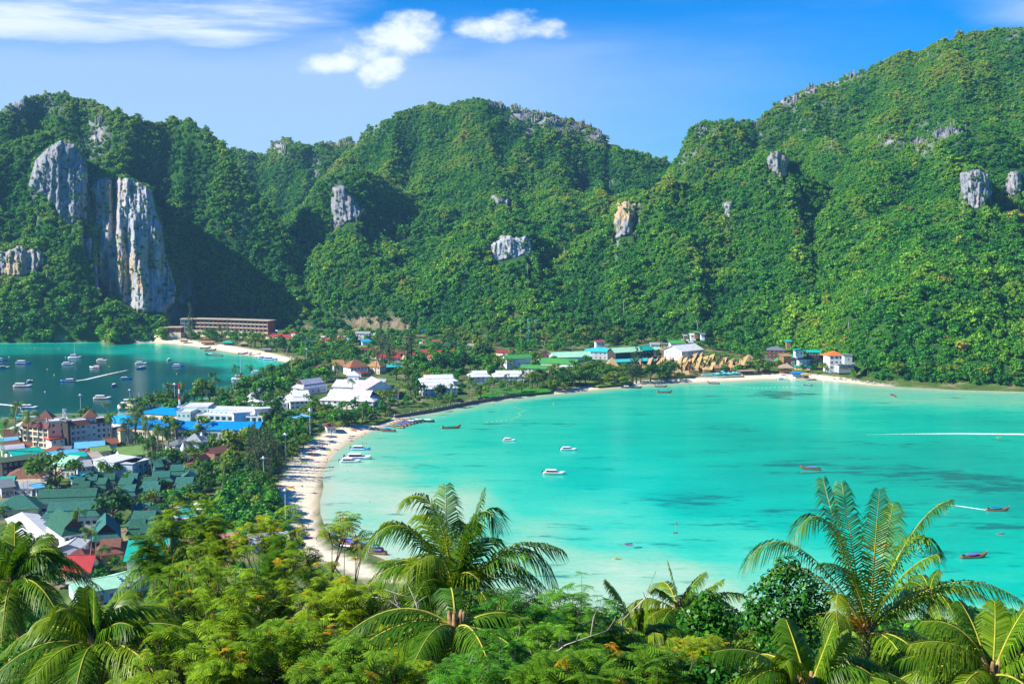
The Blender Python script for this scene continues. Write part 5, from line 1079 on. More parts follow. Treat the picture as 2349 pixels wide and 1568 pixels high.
# --- green roofed bungalows
GB = [('H', 400, 1180, 640, 1160, 11, 'green roofed bungalow nearest the balcony end of the modern hotel'), ('H', 555, 1115, 760, 1115, 11, 'green roofed bungalow behind the round leafy tree'), ('H', 680, 1110, 905, 1095, 12, 'green roofed bungalow with a dark front gable near the brown villa'), ('H', 795, 1050, 930, 1040, 9, 'green roofed bungalow half hidden behind its neighbours'),
  ('H', 490, 1255, 640, 1240, 9, 'red walled bungalow with green roof by the small palm'), ('H', 695, 1325, 1050, 1310, 13, 'wide red walled bungalow with green roof'), ('H', 400, 1440, 790, 1420, 12, 'green roofed bungalow below the wide red walled one'), ('H', 1000, 1390, 1210, 1370, 10, 'small green roofed bungalow at the tree edge'),
  ('H', 860, 1450, 1190, 1440, 11, 'green bungalow with dark gable above the yellow flowering tree'), ('H', 765, 1530, 1150, 1525, 11, 'middle green bungalow of the tight column beside the yellow tree'), ('K', 770, 290, 1150, 300, 11, 'lowest green bungalow of the tight column beside the yellow tree'), ('H', 245, 1530, 560, 1520, 11, 'green bungalow with mossy roof patch'),
  ('K', 215, 285, 560, 280, 11, 'green bungalow behind the white parasols'), ('K', 245, 345, 595, 340, 10, 'front green bungalow above the white parasols'), ('G', 1705, 1465, 1900, 1455, 10, 'green bungalow with pink blossom tree below the modern hotel'), ('G', 1590, 1530, 1740, 1530, 8, 'little green roofed bungalow by the yellow bush'),
  ('G', 2110, 1455, 2260, 1450, 9, 'green bungalow under the end of the modern hotel'), ('G', 1900, 1540, 2180, 1545, 11, 'green bungalow with pointed ridge near the big leafy tree'), ('G', 1390, 1480, 1610, 1470, 9, 'green bungalow against the turquoise canvas'), ('J', 1180, 205, 1390, 200, 9, 'green bungalow behind the long green wing'), ('J', 1290, 270, 1480, 262, 8, 'low green bungalow roof between two bushes'), ('K', -40, 335, 165, 330, 10, 'green bungalow at the edge of the parasol terrace'), ('J', 2040, 330, 2230, 325, 9, 'tiny green roofed bungalow beside the big leafy tree'), ('H', 1030, 1335, 1180, 1335, 8, 'green gable peeping out beside the red walled bungalow')]
for (k, x0, y0, x1, y1, dp, lab) in GB:
 H_(lab, k, (x0, y0), (x1, y1), dp, 3.6, 'thai' if ('gable' not in lab) else 'thaif', 'green', 'maroon' if 'red' in lab else 'white', 4.4, 2, 1, name='bungalow', cat='bungalow', group='green roofed bungalows of the resort', wincol='brown')
H_('long green roofed resort wing with a red front gable', 'J', (520, 480), (1640, 440), 13, 5.5, 'thai', 'green', 'white', 5.5, 9, 1, name='resort_wing', cat='hotel', ref='the long green wing', wincol='brown', ww=1.8)
H_('second long green roofed resort wing in front of the first', 'J', (690, 705), (1640, 665), 13, 5.5, 'thai', 'green', 'white', 5.5, 8, 1, name='resort_wing', cat='hotel', wincol='brown', ww=1.8)
H_('green roofed lodge with cream wall at the picture edge', 'J', (-120, 585), (640, 550), 16, 5.5, 'hip', 'green', 'cream', 5.0, 6, 1, name='resort_wing', cat='hotel', ref='the cream walled green lodge', ww=2.2)
H_('big green roofed guest house with white balconies', 'J', (1030, 1000), (1450, 930), 24, 8.0, 'thaif', 'green', 'white', 6.5, 4, 2, name='guest_house', cat='guest house', ref='the big green guest house', wincol='brown')
H_('big green roofed guest house beside the first with red shutters', 'J', (1540, 1090), (1980, 1050), 22, 7.0, 'thaif', 'green', 'white', 6.5, 4, 2, name='guest_house', cat='guest house', wincol='red')
H_('long white metal roofed row with yellow windows', 'J', (110, 720), (535, 1135), 13, 4.2, 'gable', 'white', 'yellow', 2.0, 14, 1, name='row_house', cat='house', ref='the long white row', wincol='white')
H_('white roofed lilac cottage in front of the long white row', 'J', (950, 1195), (1320, 1190), 15, 5.0, 'front', 'white', 'blue', 1.8, 2, 1, ref='the lilac cottage')
H_('mauve roofed house under the palm fronds', 'J', (400, 1340), (800, 1340), 10, 5.0, 'gable', 'purple', 'cream', 3.0, 3, 1)
H_('maroon roofed house partly under the palm fronds', 'J', (-80, 1350), (390, 1360), 12, 5.0, 'gable', 'purple', 'white', 2.4, 3, 1)
H_('brown shingled house with white skylight gable', 'J', (1580, 1320), (2040, 1290), 14, 5.0, 'thai', 'brown', 'yellow', 4.6, 3, 1, ref='the brown shingled house')
H_('dark red small roof behind the brown shingled house', 'J', (1400, 1335), (1560, 1310), 7, 5.0, 'gable', 'maroon', 'white', 1.8, 1, 1)
H_('brown striped tile roof behind the bright red roof', 'J', (1075, 1390), (1440, 1385), 10, 5.5, 'hip', 'brown', 'cream', 3.0, 2, 1)
H_('bright red tiled roof below the lilac cottage', 'J', (1040, 1600), (1480, 1590), 14, 4.5, 'gable', 'red', 'cream', 4.5, 3, 1, ref='the bright red roof')
H_('mint green metal roofed house with blue water tanks', 'M', (690, 745), (1170, 665), 15, 5.0, 'gable', 'mint', 'blue', 2.2, 5, 1, ref='the mint tank house')
H_('pale mint roof continuing behind the feathery tree', 'M', (1170, 640), (1480, 560), 13, 4.5, 'gable', 'mint', 'blue', 2.0, 3, 1)
H_('teal metal roof half covered by fronds', 'K', (0, 1420), (650, 1380), 18, 6.0, 'shed', 'teal', 'white', 3.0, 3, 1, ref='the teal frond roof')
H_('long pink metal roof behind the feathery trees', 'K', (1010, 1190), (1885, 1110), 9, 4.0, 'shed', 'pink', 'cream', 1.8, 8, 1, ref='the long pink roof')
H_('short pink metal roof beside the green guest cluster', 'K', (530, 1200), (705, 1190), 8, 4.0, 'shed', 'pink', 'white', 1.8, 2, 1)
for (x0, y0, x1, y1, dp, h, lab) in [(470, 730, 620, 700, 10, 7, 'green roofed corner house with blue balcony by the parasols'), (60, 700, 420, 690, 13, 6, 'upper green roof of the stepped guest cluster'), (0, 840, 540, 830, 14, 6, 'middle green roof of the stepped guest cluster'), (30, 975, 350, 960, 12, 5.5, 'green roof with red finial in the stepped guest cluster'), (190, 1060, 590, 1040, 13, 5.5, 'lowest green roof of the stepped guest cluster')]:
 H_(lab, 'K', (x0, y0), (x1, y1), dp, h, 'thai', 'green', 'white', 5.0, 4, 1, name='guest_house', cat='guest house', wincol='brown')
H_('white roofed beach hut behind the feathery crown', 'L', (0, 1130), (640, 1080), 10, 4.0, 'shed', 'lav', 'white', 1.2, 4, 1, ref='the white roofed beach hut')
H_('little white kiosk at the edge of the trees', 'K', (1640, 420), (1720, 400), 4, 4.5, 'hip', 'white', 'white', 1.4, 1, 1, name='kiosk', cat='kiosk')
# --- pointed thatched huts of the beach resort
AF = [(310, 600), (370, 590), (447, 585), (535, 580), (640, 588), (772, 570), (885, 550), (962, 535), (1036, 526), (1192, 545), (1276, 560), (1362, 585), (1562, 588), (832, 590), (1030, 577), (1110, 568), (1240, 598), (1452, 608), (500, 615), (605, 610), (690, 627), (762, 645), (845, 640), (1000, 655), (1130, 600), (1215, 640), (1320, 632), (1440, 632),
  (1062, 660), (1110, 645), (930, 672), (820, 680), (722, 685), (990, 690), (870, 690), (930, 600), (470, 640), (570, 645), (655, 660), (1180, 690), (1345, 655), (225, 620), (880, 612)]
def aframe(big):
 mb = MB(); w, d, h = 3.4, 6.0, 8.2
 for s in (-1, 1):
  # two steep curved sides with a high leaning prow
  v = [(s * w, 0, 0), (s * w, d, 0), (s * 1.5, d, 3.6), (s * 1.5, 0, 3.6), (0, d, h * .72), (0, -1.0, h), (s * w - s * .3, 0, -.1), (s * w - s * .3, d, -.1), (s * 1.3, d, 3.3), (s * 1.3, 0, 3.3), (0, d, h * .72 - .5), (0, -.7, h - .6)]
  mb.add(v, [(0, 1, 2, 3), (3, 2, 4, 5), (6, 9, 8, 7), (9, 11, 10, 8), (0, 3, 9, 6), (3, 5, 11, 9), (1, 7, 8, 2), (2, 8, 10, 4), (0, 6, 7, 1)])
 return mb.mesh('thatch_roof', rmat('thatch' if big else 'pthatch'))
af_m = [aframe(True), aframe(False)]
af_wall = MB().add([(-2.9, .6, -1), (2.9, .6, -1), (1.2, .6, 3.5), (0, .4, 6.8), (-1.2, .6, 3.5), (-2.9, 5.6, -1), (2.9, 5.6, -1), (1.2, 5.6, 3.4), (0, 5.6, 5.0), (-1.2, 5.6, 3.4)], [(0, 1, 2, 3, 4), (5, 9, 8, 7, 6), (0, 5, 6, 1), (1, 6, 7, 2), (2, 7, 8, 3), (3, 8, 9, 4), (4, 9, 5, 0)]).mesh('front_wall', wmat('brown'))
af_deck = MB().box(-3.2, 3.2, -2.2, 0.55, -1, 0.4).mesh('deck', wmat('wood'))
for i, (x, y) in enumerate(AF):
 sc = 0.80 + 0.25 * ((i * 37) % 10) / 10
 X_, Y_ = CW('E', x, y, 2.3 + 8.0 * sc)
 rz = R([24, 32, 18, 40, -28, 28][i % 6]) if y > 600 or i % 2 else R(-20 + 12 * (i % 5))
 r = thing('thatched_hut', None, 'hut', (X_, Y_, 2.2), rz, 'pointed thatched huts of the beach resort')
 r.scale = (sc,) * 3
 link('front_wall', af_wall, r); link('deck', af_deck, r); link('thatch_roof', af_m[0 if x > 800 or i % 3 == 0 else 1], r)
 r['tone'] = 'golden' if (x > 800 or i % 3 == 0) else 'grey brown'
HUTS = [o for o in COL.objects if o.name.startswith('thatched_hut')]
H_('long thatched restaurant roof sweeping up to a point', 'E', (1590, 700), (1830, 690), 16, 3.0, 'pyramid', 'thatch', 'wood', 9.0, 0, open_=True, name='restaurant', cat='restaurant', ref='the pointed thatched restaurant')
H_('thatched pavilion with two tiered pointed roof behind the dark trees', 'D', (1735, 735), (1935, 735), 12, 3.0, 'pyramid', 'thatch', 'wood', 9.0, 0, open_=True, name='pavilion', cat='pavilion', ref='the two tiered thatched pavilion')
H_('long low thatched roof beside the two tiered pavilion', 'D', (2010, 760), (2330, 770), 14, 3.0, 'hip', 'thatch', 'wood', 5.0, 0, open_=True, name='pavilion', cat='pavilion')
H_('small thatched beach bar by the casuarina shade', 'E', (650, 808), (750, 805), 7, 2.8, 'gable', 'thatch', 'wood', 3.0, 0, open_=True, name='bar', cat='bar')
H_('second small thatched bar next to the bamboo fence', 'E', (780, 825), (850, 825), 7, 2.8, 'gable', 'thatch', 'wood', 3.0, 0, open_=True, name='bar', cat='bar')
H_('flat thatched poolside bar', 'E', (1545, 785), (1760, 778), 8, 3.0, 'flat', 'pthatch', 'wood', .3, 0, open_=True, name='bar', cat='bar', ref='the poolside bar')
for i, (x0, y, x1) in enumerate([(1050, 762, 1150), (1180, 738, 1290), (1290, 725, 1400), (1410, 735, 1480), (870, 770, 990), (960, 745, 1060), (1470, 720, 1560)]):
 H_(['low golden thatched villa roof facing the pool', 'low thatched villa behind the blue parasols', 'low thatched villa in the middle of the pool side', 'narrow thatched villa beside a leaning hut', 'broad thatched villa at the near end of the pool', 'thatched villa half behind the broad one', 'thatched villa before the pointed restaurant'][i], 'E', (x0, y), (x1, y), 8, 2.6, 'hip', 'thatch', 'wood', 2.6, 2, 1, name='thatched_villa', cat='villa', o=.3)
# ------------------------------------------------------------------ trees of the town
green_leaf = leaf_mat('town_leaf', [(0.012, 0.065, 0.014), (0.025, 0.12, 0.014), (0.05, 0.18, 0.012), (0.11, 0.23, 0.015), (0.20, 0.27, 0.02)], 0.22)
cas_leaf = leaf_mat('casuarina_leaf', [(0.035, 0.085, 0.03), (0.06, 0.13, 0.045), (0.10, 0.16, 0.05)], 0.2)
yel_leaf = leaf_mat('yellow_leaf', [(0.20, 0.26, 0.015), (0.42, 0.38, 0.015), (0.60, 0.42, 0.01)], 0.3)
palm_leaf = leaf_mat('palm_leaf', [(0.035, 0.13, 0.012), (0.075, 0.19, 0.012), (0.15, 0.25, 0.018)], 0.25, rough=0.45)
bark = mat('bark', (0.16, 0.12, 0.085), 0.9, 0.3, 2.0, 0.1, bump=0.6)
palm_bark = mat('palm_bark', (0.30, 0.25, 0.19), 0.9, 0.25, 3.0, 0.1, bump=0.6, stretch=(1, 1, 4))
def trunk_mesh(rng, h, r, forks=4, spread=1.5):
 mb = MB(); b = rng.uniform(-.3, .3, 2)
 mb.tube([(0, 0, -1), (b[0] * .4, b[1] * .4, h * .5), (b[0], b[1], h)], [r * 1.25, r, r * .8], 7)
 for i in range(forks):
  a = 2 * PI * i / forks + rng.uniform(-.5, .5); q = spread * rng.uniform(.6, 1)
  mb.tube([(b[0], b[1], h * rng.uniform(.75, .98)), (b[0] + math.cos(a) * q * .5, b[1] + math.sin(a) * q * .5, h * 1.25), (b[0] + math.cos(a) * q, b[1] + math.sin(a) * q, h * 1.6)], [r * .6, r * .42, r * .18], 5)
 return mb.mesh('trunk', bark, True)
PROTO = {}
def make_tree(kind, i):
 rng = np.random.default_rng(hash((len(kind), i, kind[0])) % 9999 if False else 500 + i * 17 + len(kind) * 131)
 name, cat = {'broad': ('broadleaf_tree', 'tree'), 'wide': ('spreading_tree', 'tree'), 'cas': ('casuarina_tree', 'tree'), 'palm': ('coconut_palm', 'palm tree'), 'shrub': ('shrub', 'shrub'), 'yellow': ('flowering_bush', 'bush'), 'lpalm': ('leaning_palm', 'palm tree')}[kind]
 r = thing(name, None, cat); r.location = (0, -400, -400)
 if kind in ('broad', 'wide'):
  w = 3.6 if kind == 'broad' else 5.2; h0, h1 = (3.2, 6.8) if kind == 'broad' else (4.2, 6.2)
  link('trunk', trunk_mesh(rng, 2.6, 0.28, 5, w * .6), r)
  v, f = crown(blob_lobes(rng, 11 if kind == 'broad' else 16, w, h0, h1, 1.2, 2.0), 0.42, 2.3, rng, 0.8)
  link('crown', mesh('crown', v, f, [green_leaf]), r)
 elif kind == 'cas':
  link('trunk', trunk_mesh(rng, 6.0, 0.22, 4, 1.2), r)
  L = [(rng.normal() * .9 * (1 - (z - 3) / 12), rng.normal() * .9 * (1 - (z - 3) / 12), z, max(.45, 1.5 * (1 - (z - 3) / 13)) * rng.uniform(.7, 1.1)) for z in np.linspace(3.2, 14.5, 20)]
  v, f = crown(L, 0.30, 1.5, rng, 1.25, 0.9, 0.35); link('crown', mesh('crown', v, f, [cas_leaf]), r)
 elif kind in ('shrub', 'yellow'):
  link('trunk', trunk_mesh(rng, 0.5, 0.08, 4, .8), r)
  v, f = crown(blob_lobes(rng, 7, 1.3, .6, 1.5, .6, 1.0), 0.28, 2.4, rng, 0.85); link('crown', mesh('crown', v, f, [green_leaf if kind == 'shrub' else yel_leaf]), r)
 else:
  h = rng.uniform(8, 10.5); lean = rng.uniform(.4, 1.6) if kind == 'palm' else 4.0
  mb = MB(); n = 7; pts = [(lean * (k / n) ** 1.6, 0.3 * math.sin(k), -0.6 + (h + .6) * k / n) for k in range(n + 1)]
  mb.tube(pts, [.24 - .10 * k / n for k in range(n + 1)], 6); link('trunk', mb.mesh('trunk', palm_bark, True), r)
  V, F, k0 = [], [], 0; top = np.array(pts[-1])
  for q in range(17):
   az = 2 * PI * q / 17 * 2.618 * 2.2; el0 = rng.uniform(-.25, 1.25); L = rng.uniform(2.9, 3.8); ns = 8
   d = np.array([math.cos(az), math.sin(az)]); p = top.copy(); e = el0; spine = [p.copy()]
   for s in range(ns):
    p = p + np.array([d[0] * math.cos(e), d[1] * math.cos(e), math.sin(e)]) * L / ns; e -= 0.24 + .02 * s; spine.append(p.copy())
   side = np.array([-d[1], d[0], 0]); 
   for s in range(ns):
    wd = 0.85 * math.sin(PI * (s + .9) / (ns + 1.2)) + .06
    for sg in (-1, 1):
     a, b_ = spine[s], spine[s + 1]; dr = np.array([0, 0, -0.55 * wd]); m_ = (a + b_) / 2
     for uu in (0.15, 0.62):
      c0 = a + (b_ - a) * uu; c1 = a + (b_ - a) * (uu + .34); tip = c0 + side * sg * wd + dr + (b_ - a) * .7 + rng.normal(size=3) * .05
      V.append(np.array([c0, c1, tip, tip])); F.append(np.arange(4) + k0); k0 += 4
  V = np.concatenate(V); F = np.array(F)
  V[3::4] = V[2::4] + (V[0::4] - V[2::4]) * .08
  link('crown', mesh('crown', V, F, [palm_leaf]), r)
 return r
KINDN = {'broad': 4, 'wide': 3, 'cas': 3, 'palm': 4, 'lpalm': 2, 'shrub': 3, 'yellow': 2}
for k, n in KINDN.items(): PROTO[k] = [make_tree(k, i) for i in range(n)]
GROUPS = {'broad': 'broadleaf trees in the town and along the bays', 'wide': 'spreading shade trees of the isthmus', 'cas': 'feathery casuarina trees behind the beaches', 'palm': 'coconut palms of the town and gardens', 'lpalm': 'leaning coconut palms by the shores', 'shrub': 'shrubs in the gardens', 'yellow': 'yellow flowering bushes'}
TREES = []     # root, kind, x, y, size
BX = [np.array(b) for b in BOX]; BC = np.array([b.mean(0) for b in BX]); BR = np.array([np.max(np.hypot(*(b - b.mean(0)).T)) for b in BX])
def in_house(x, y, pad=0.0):
 for i in np.nonzero(np.hypot(BC[:, 0] - x, BC[:, 1] - y) < BR + pad)[0]:
  if poly_sd(BX[i], np.array([x]), np.array([y]))[0] > -pad: return True
 return False
USED = {}; NB = [0]; REST = []
def put(kind, x, y, sc, force=False):
 if not force and in_house(x, y, 0.8): return None
 if kind == 'broad' and not force:
  NB[0] += 1
  if NB[0] > 95: REST.append((x, y, gz(x, y), sc)); return True
 i = len(TREES); pr = PROTO[kind][i % KINDN[kind]]; z = gz(x, y)
 rz = random.uniform(0, 6.28); s = (sc * random.uniform(.92, 1.08), sc * random.uniform(.92, 1.08), sc * random.uniform(.9, 1.12))
 key = (kind, i % KINDN[kind])
 if key not in USED:
  r = pr; r.location = (x, y, z); r.rotation_euler = (0, 0, rz); r.scale = s; USED[key] = 1
 else: r = copy_tree(pr, (x, y, z), rz, s)
 TREES.append((r, kind, x, y, sc)); r['group'] = GROUPS[kind]
 return r
def T(kind, crop, *pts):
 """trees seen with their foot at (x, y) in a crop, and their size"""
 for p in pts: put(kind, *CW(crop, p[0], p[1], 2.3), p[2] * ((1.5 if crop not in 'IKL' else 1.2) if kind in ('broad', 'wide', 'palm', 'cas') else 1.25), True)
# individually placed trees
T('cas', 'B', (545, 470, 2.1))
T('cas', 'C', (1095, 690, 2.0), (1185, 760, 2.1), (1245, 770, 1.6), (1430, 720, 2.2), (1480, 700, 1.9), (1080, 640, 1.5), (1140, 1370, 0.85), (1185, 1390, .75))
T('wide', 'C', (640, 620, 1.5), (560, 600, 1.3), (1100, 1230, 1.15), (1190, 1150, 1.0), (570, 1520, 1.2), (660, 1500, 1.0), (270, 1430, .9), (170, 1420, .9), (1000, 1420, .5))
T('broad', 'C', (480, 590, 1.2), (1540, 1140, 1.3), (1480, 1110, 1.1), (1850, 1180, 1.1), (2000, 1230, 1.0), (830, 1460, .9), (1290, 900, 1.2), (1400, 930, 1.2), (1500, 900, 1.0), (1860, 830, 1.5), (2060, 770, 1.5), (2180, 800, 1.5), (1990, 570, 1.4), (1780, 620, 1.1), (130, 640, 1.1), (260, 570, 1.2))
T('yellow', 'C', (1660, 880, 2.2), (1540, 970, 1.7), (2040, 560, 2.6), (1700, 830, 2.0))
T('palm', 'C', (190, 700, 1.1), (350, 790, 1.0), (600, 760, .9), (660, 730, .9), (1020, 830, 1.5), (830, 1480, .9), (690, 1110, 1.0), (1310, 1240, 1.0), (740, 1310, .7), (2000, 1200, 1.0), (1780, 1290, .7), (2240, 1110, .9), (400, 440, .9), (660, 420, .9), (560, 420, .8), (500, 930, 1.1), (330, 1010, .7), (2280, 1150, .8), (2320, 900, 1.0), (1440, 1130, .7))
T('palm', 'B', (760, 1180, 1.05), (825, 1100, 1.0), (895, 1190, 1.0), (1165, 1115, 1.15), (1225, 1100, 1.05), (1375, 1095, 1.25), (1500, 1140, 1.3), (1820, 1130, 1.1), (1915, 1140, 1.0), (240, 1320, 1.15), (130, 1310, .95), (330, 1290, 1.0), (430, 1290, 1.0), (945, 1360, .9), (1910, 660, 1.2), (1590, 610, 1.0), (920, 425, 1.0), (1010, 470, 1.0), (2180, 800, 1.1), (450, 1250, .9), (1080, 1330, .9))
T('lpalm', 'B', (1830, 655, 1.3), (1010, 470, 1.0), (880, 1250, .9))
T('broad', 'B', (280, 440, 1.2), (790, 470, 1.4), (890, 500, 1.0), (1400, 560, 1.4), (1340, 570, 1.3), (1490, 560, 1.3), (1690, 620, 1.6), (1790, 640, 1.4), (1560, 1060, 1.6), (1680, 1060, 1.7), (1900, 940, 1.6), (2000, 960, 1.6), (2120, 950, 1.6), (1320, 1170, 1.4), (1200, 1240, 1.2), (700, 1330, 1.6), (590, 1290, 1.2), (800, 1320, 1.4), (60, 1370, 1.4), (200, 1370, 1.3), (300, 1370, 1.0), (1450, 1330, 1.1), (1580, 1360, 1.1), (1720, 1330, 1.1), (2130, 1500, 1.5), (1650, 1560, 1.8))
T('wide', 'A', (1800, 1390, 1.3), (2020, 1290, 1.3), (2240, 1300, 1.1))
T('palm', 'G', (235, 780, 1.5), (455, 880, 1.5), (1850, 890, 1.3), (105, 760, 1.0), (1800, 400, .7), (2110, 880, 1.3), (2230, 870, 1.4), (330, 850, 1.1))
T('broad', 'G', (1440, 420, .9), (1780, 1400, 1.1), (1920, 1380, .9), (2020, 1370, .8))
T('wide', 'G', (900, 1530, 1.75))
T('palm', 'H', (60, 880, 1.2), (200, 870, 1.3), (330, 890, 1.2), (440, 960, 1.4), (560, 980, 1.3), (520, 1060, 1.2), (640, 1020, 1.3), (720, 960, 1.2), (410, 1080, .9), (450, 1370, .8), (1280, 1560, .9), (1600, 1600, 1.0), (2270, 640, .9), (1700, 180, .9), (1600, 180, 1.1))
T('broad', 'H', (690, 740, 1.35), (1000, 1180, 1.15), (690, 1290, 1.2), (1590, 1060, 1.5), (1700, 1070, 1.5), (1880, 980, 1.3), (2090, 900, 1.3), (2260, 900, 1.3), (1240, 1400, 1.1), (1420, 1420, 1.2), (1840, 1300, 1.3), (1700, 1500, 1.3), (1300, 720, 1.2))
T('wide', 'H', (1180, 730, 1.0), (1330, 1240, .7), (1500, 1080, 1.2))
T('cas', 'H', (2200, 1400, 1.25), (2300, 1350, 1.3), (2120, 1300, 1.1))
T('yellow', 'H', (1150, 970, 1.6), (650, 1560, 1.3), (1230, 960, 1.4))
T('cas', 'I', (300, 960, 1.25), (420, 900, 1.1), (520, 880, 1.0), (160, 1080, 1.4), (90, 900, 1.3), (350, 1130, 1.2), (470, 1050, 1.0), (230, 800, 1.1), (50, 760, 1.2), (600, 840, .8))
T('broad', 'I', (430, 300, 1.9), (560, 390, 1.3), (780, 680, 1.2), (700, 760, 1.0), (880, 580, 1.1), (800, 470, 1.2), (120, 1330, 1.4), (230, 1420, 1.2), (50, 1260, 1.3), (320, 1300, 1.1), (1150, 390, .8), (1540, 240, 1.1), (1680, 210, .9), (250, 1530, 1.2))
T('palm', 'I', (765, 470, 1.1), (720, 560, 1.1), (930, 470, 1.0), (1220, 330, .8), (1340, 360, .7), (1150, 330, .7), (360, 1560, .9))
T('broad', 'J', (1860, 870, 1.9), (1600, 200, .8), (90, 760, .7))
T('palm', 'J', (1330, 1250, 1.0), (1680, 1600, .8), (1500, 1560, .9), (950, 1560, .7))
T('broad', 'K', (1290, 420, 1.3), (1500, 620, .9), (1900, 330, 1.5), (2050, 450, 1.5), (2200, 380, 1.4), (1850, 240, 1.2), (2000, 600, 1.2), (430, 500, .9), (370, 470, .8), (1200, 720, .6), (650, 330, 1.0))
T('yellow', 'K', (700, 430, 1.6), (840, 430, 1.8), (960, 420, 1.6), (1080, 420, 1.7), (1160, 430, 1.3), (120, 430, 1.0))
T('palm', 'K', (1590, 440, 1.0), (1250, 190, .9), (1700, 600, .8), (1300, 640, .7), (1880, 650, .7), (1800, 200, .8))
T('broad', 'L', (100, 400, 1.3), (250, 330, 1.3), (60, 560, 1.2), (300, 580, 1.1), (420, 700, 1.0), (520, 760, .9), (620, 880, .8), (180, 700, 1.2))
T('wide', 'D', (1100, 985, 1.5), (1200, 960, 1.3), (1010, 1030, 1.0), (1080, 1020, 1.0), (1600, 910, 1.7), (1630, 915, 1.2), (1480, 960, 1.2), (1860, 950, 1.2), (1920, 940, 1.0), (350, 780, 1.3), (800, 690, 1.2))
T('broad', 'D', (760, 1000, 1.2), (830, 990, 1.2), (1200, 1010, 1.1), (1330, 970, 1.4), (1400, 960, 1.3), (1320, 880, 1.5), (130, 740, 1.4), (60, 560, 1.8), (110, 650, 1.6), (300, 450, 1.1), (360, 420, 1.2), (1500, 700, 1.0), (1710, 860, 1.0), (1560, 840, 1.3), (620, 1060, .9), (80, 1140, 1.0))
T('cas', 'D', (2150, 925, 1.5), (2210, 915, 1.3), (2100, 915, 1.2), (2080, 930, 1.1))
T('palm', 'D', (220, 1110, .85), (340, 1110, .9), (430, 1090, .9), (510, 1080, .95), (270, 1100, .8), (630, 1070, .8), (500, 720, 1.0), (180, 620, 1.2), (730, 1020, .9), (85, 390, 1.2), (130, 360, 1.1), (930, 500, 1.2), (1125, 500, 1.1), (260, 330, 1.2), (370, 1105, .7), (530, 1090, .8))
T('yellow', 'D', (960, 880, 2.6), (1080, 760, 2.8))
T('wide', 'E', (340, 900, 1.3), (570, 870, 1.3), (460, 880, 1.3), (1780, 800, 1.3), (1860, 800, 1.1))
T('cas', 'E', (150, 925, 1.5), (110, 910, 1.2))
T('broad', 'E', (740, 890, .75), (560, 900, .7), (320, 610, .8), (970, 400, 1.2), (440, 610, .8))
T('palm', 'E', *[(x, y, .55 + .1 * ((x * 7) % 4)) for x, y in [(920, 830), (1090, 790), (1150, 770), (1250, 770), (1300, 760), (1380, 760), (1440, 760), (1490, 770), (1530, 770), (1640, 760), (1660, 740), (770, 800), (1020, 780), (1210, 780), (1330, 700), (1410, 700), (1180, 640), (960, 740)]])
T('broad', 'F', (380, 750, .8), (1050, 770, .8), (850, 760, .7), (1210, 680, 1.0), (1380, 700, 1.3), (1310, 740, .9), (960, 800, .8), (720, 790, .7), (830, 810, .7))
T('wide', 'F', (120, 800, 1.2), (210, 800, 1.1))
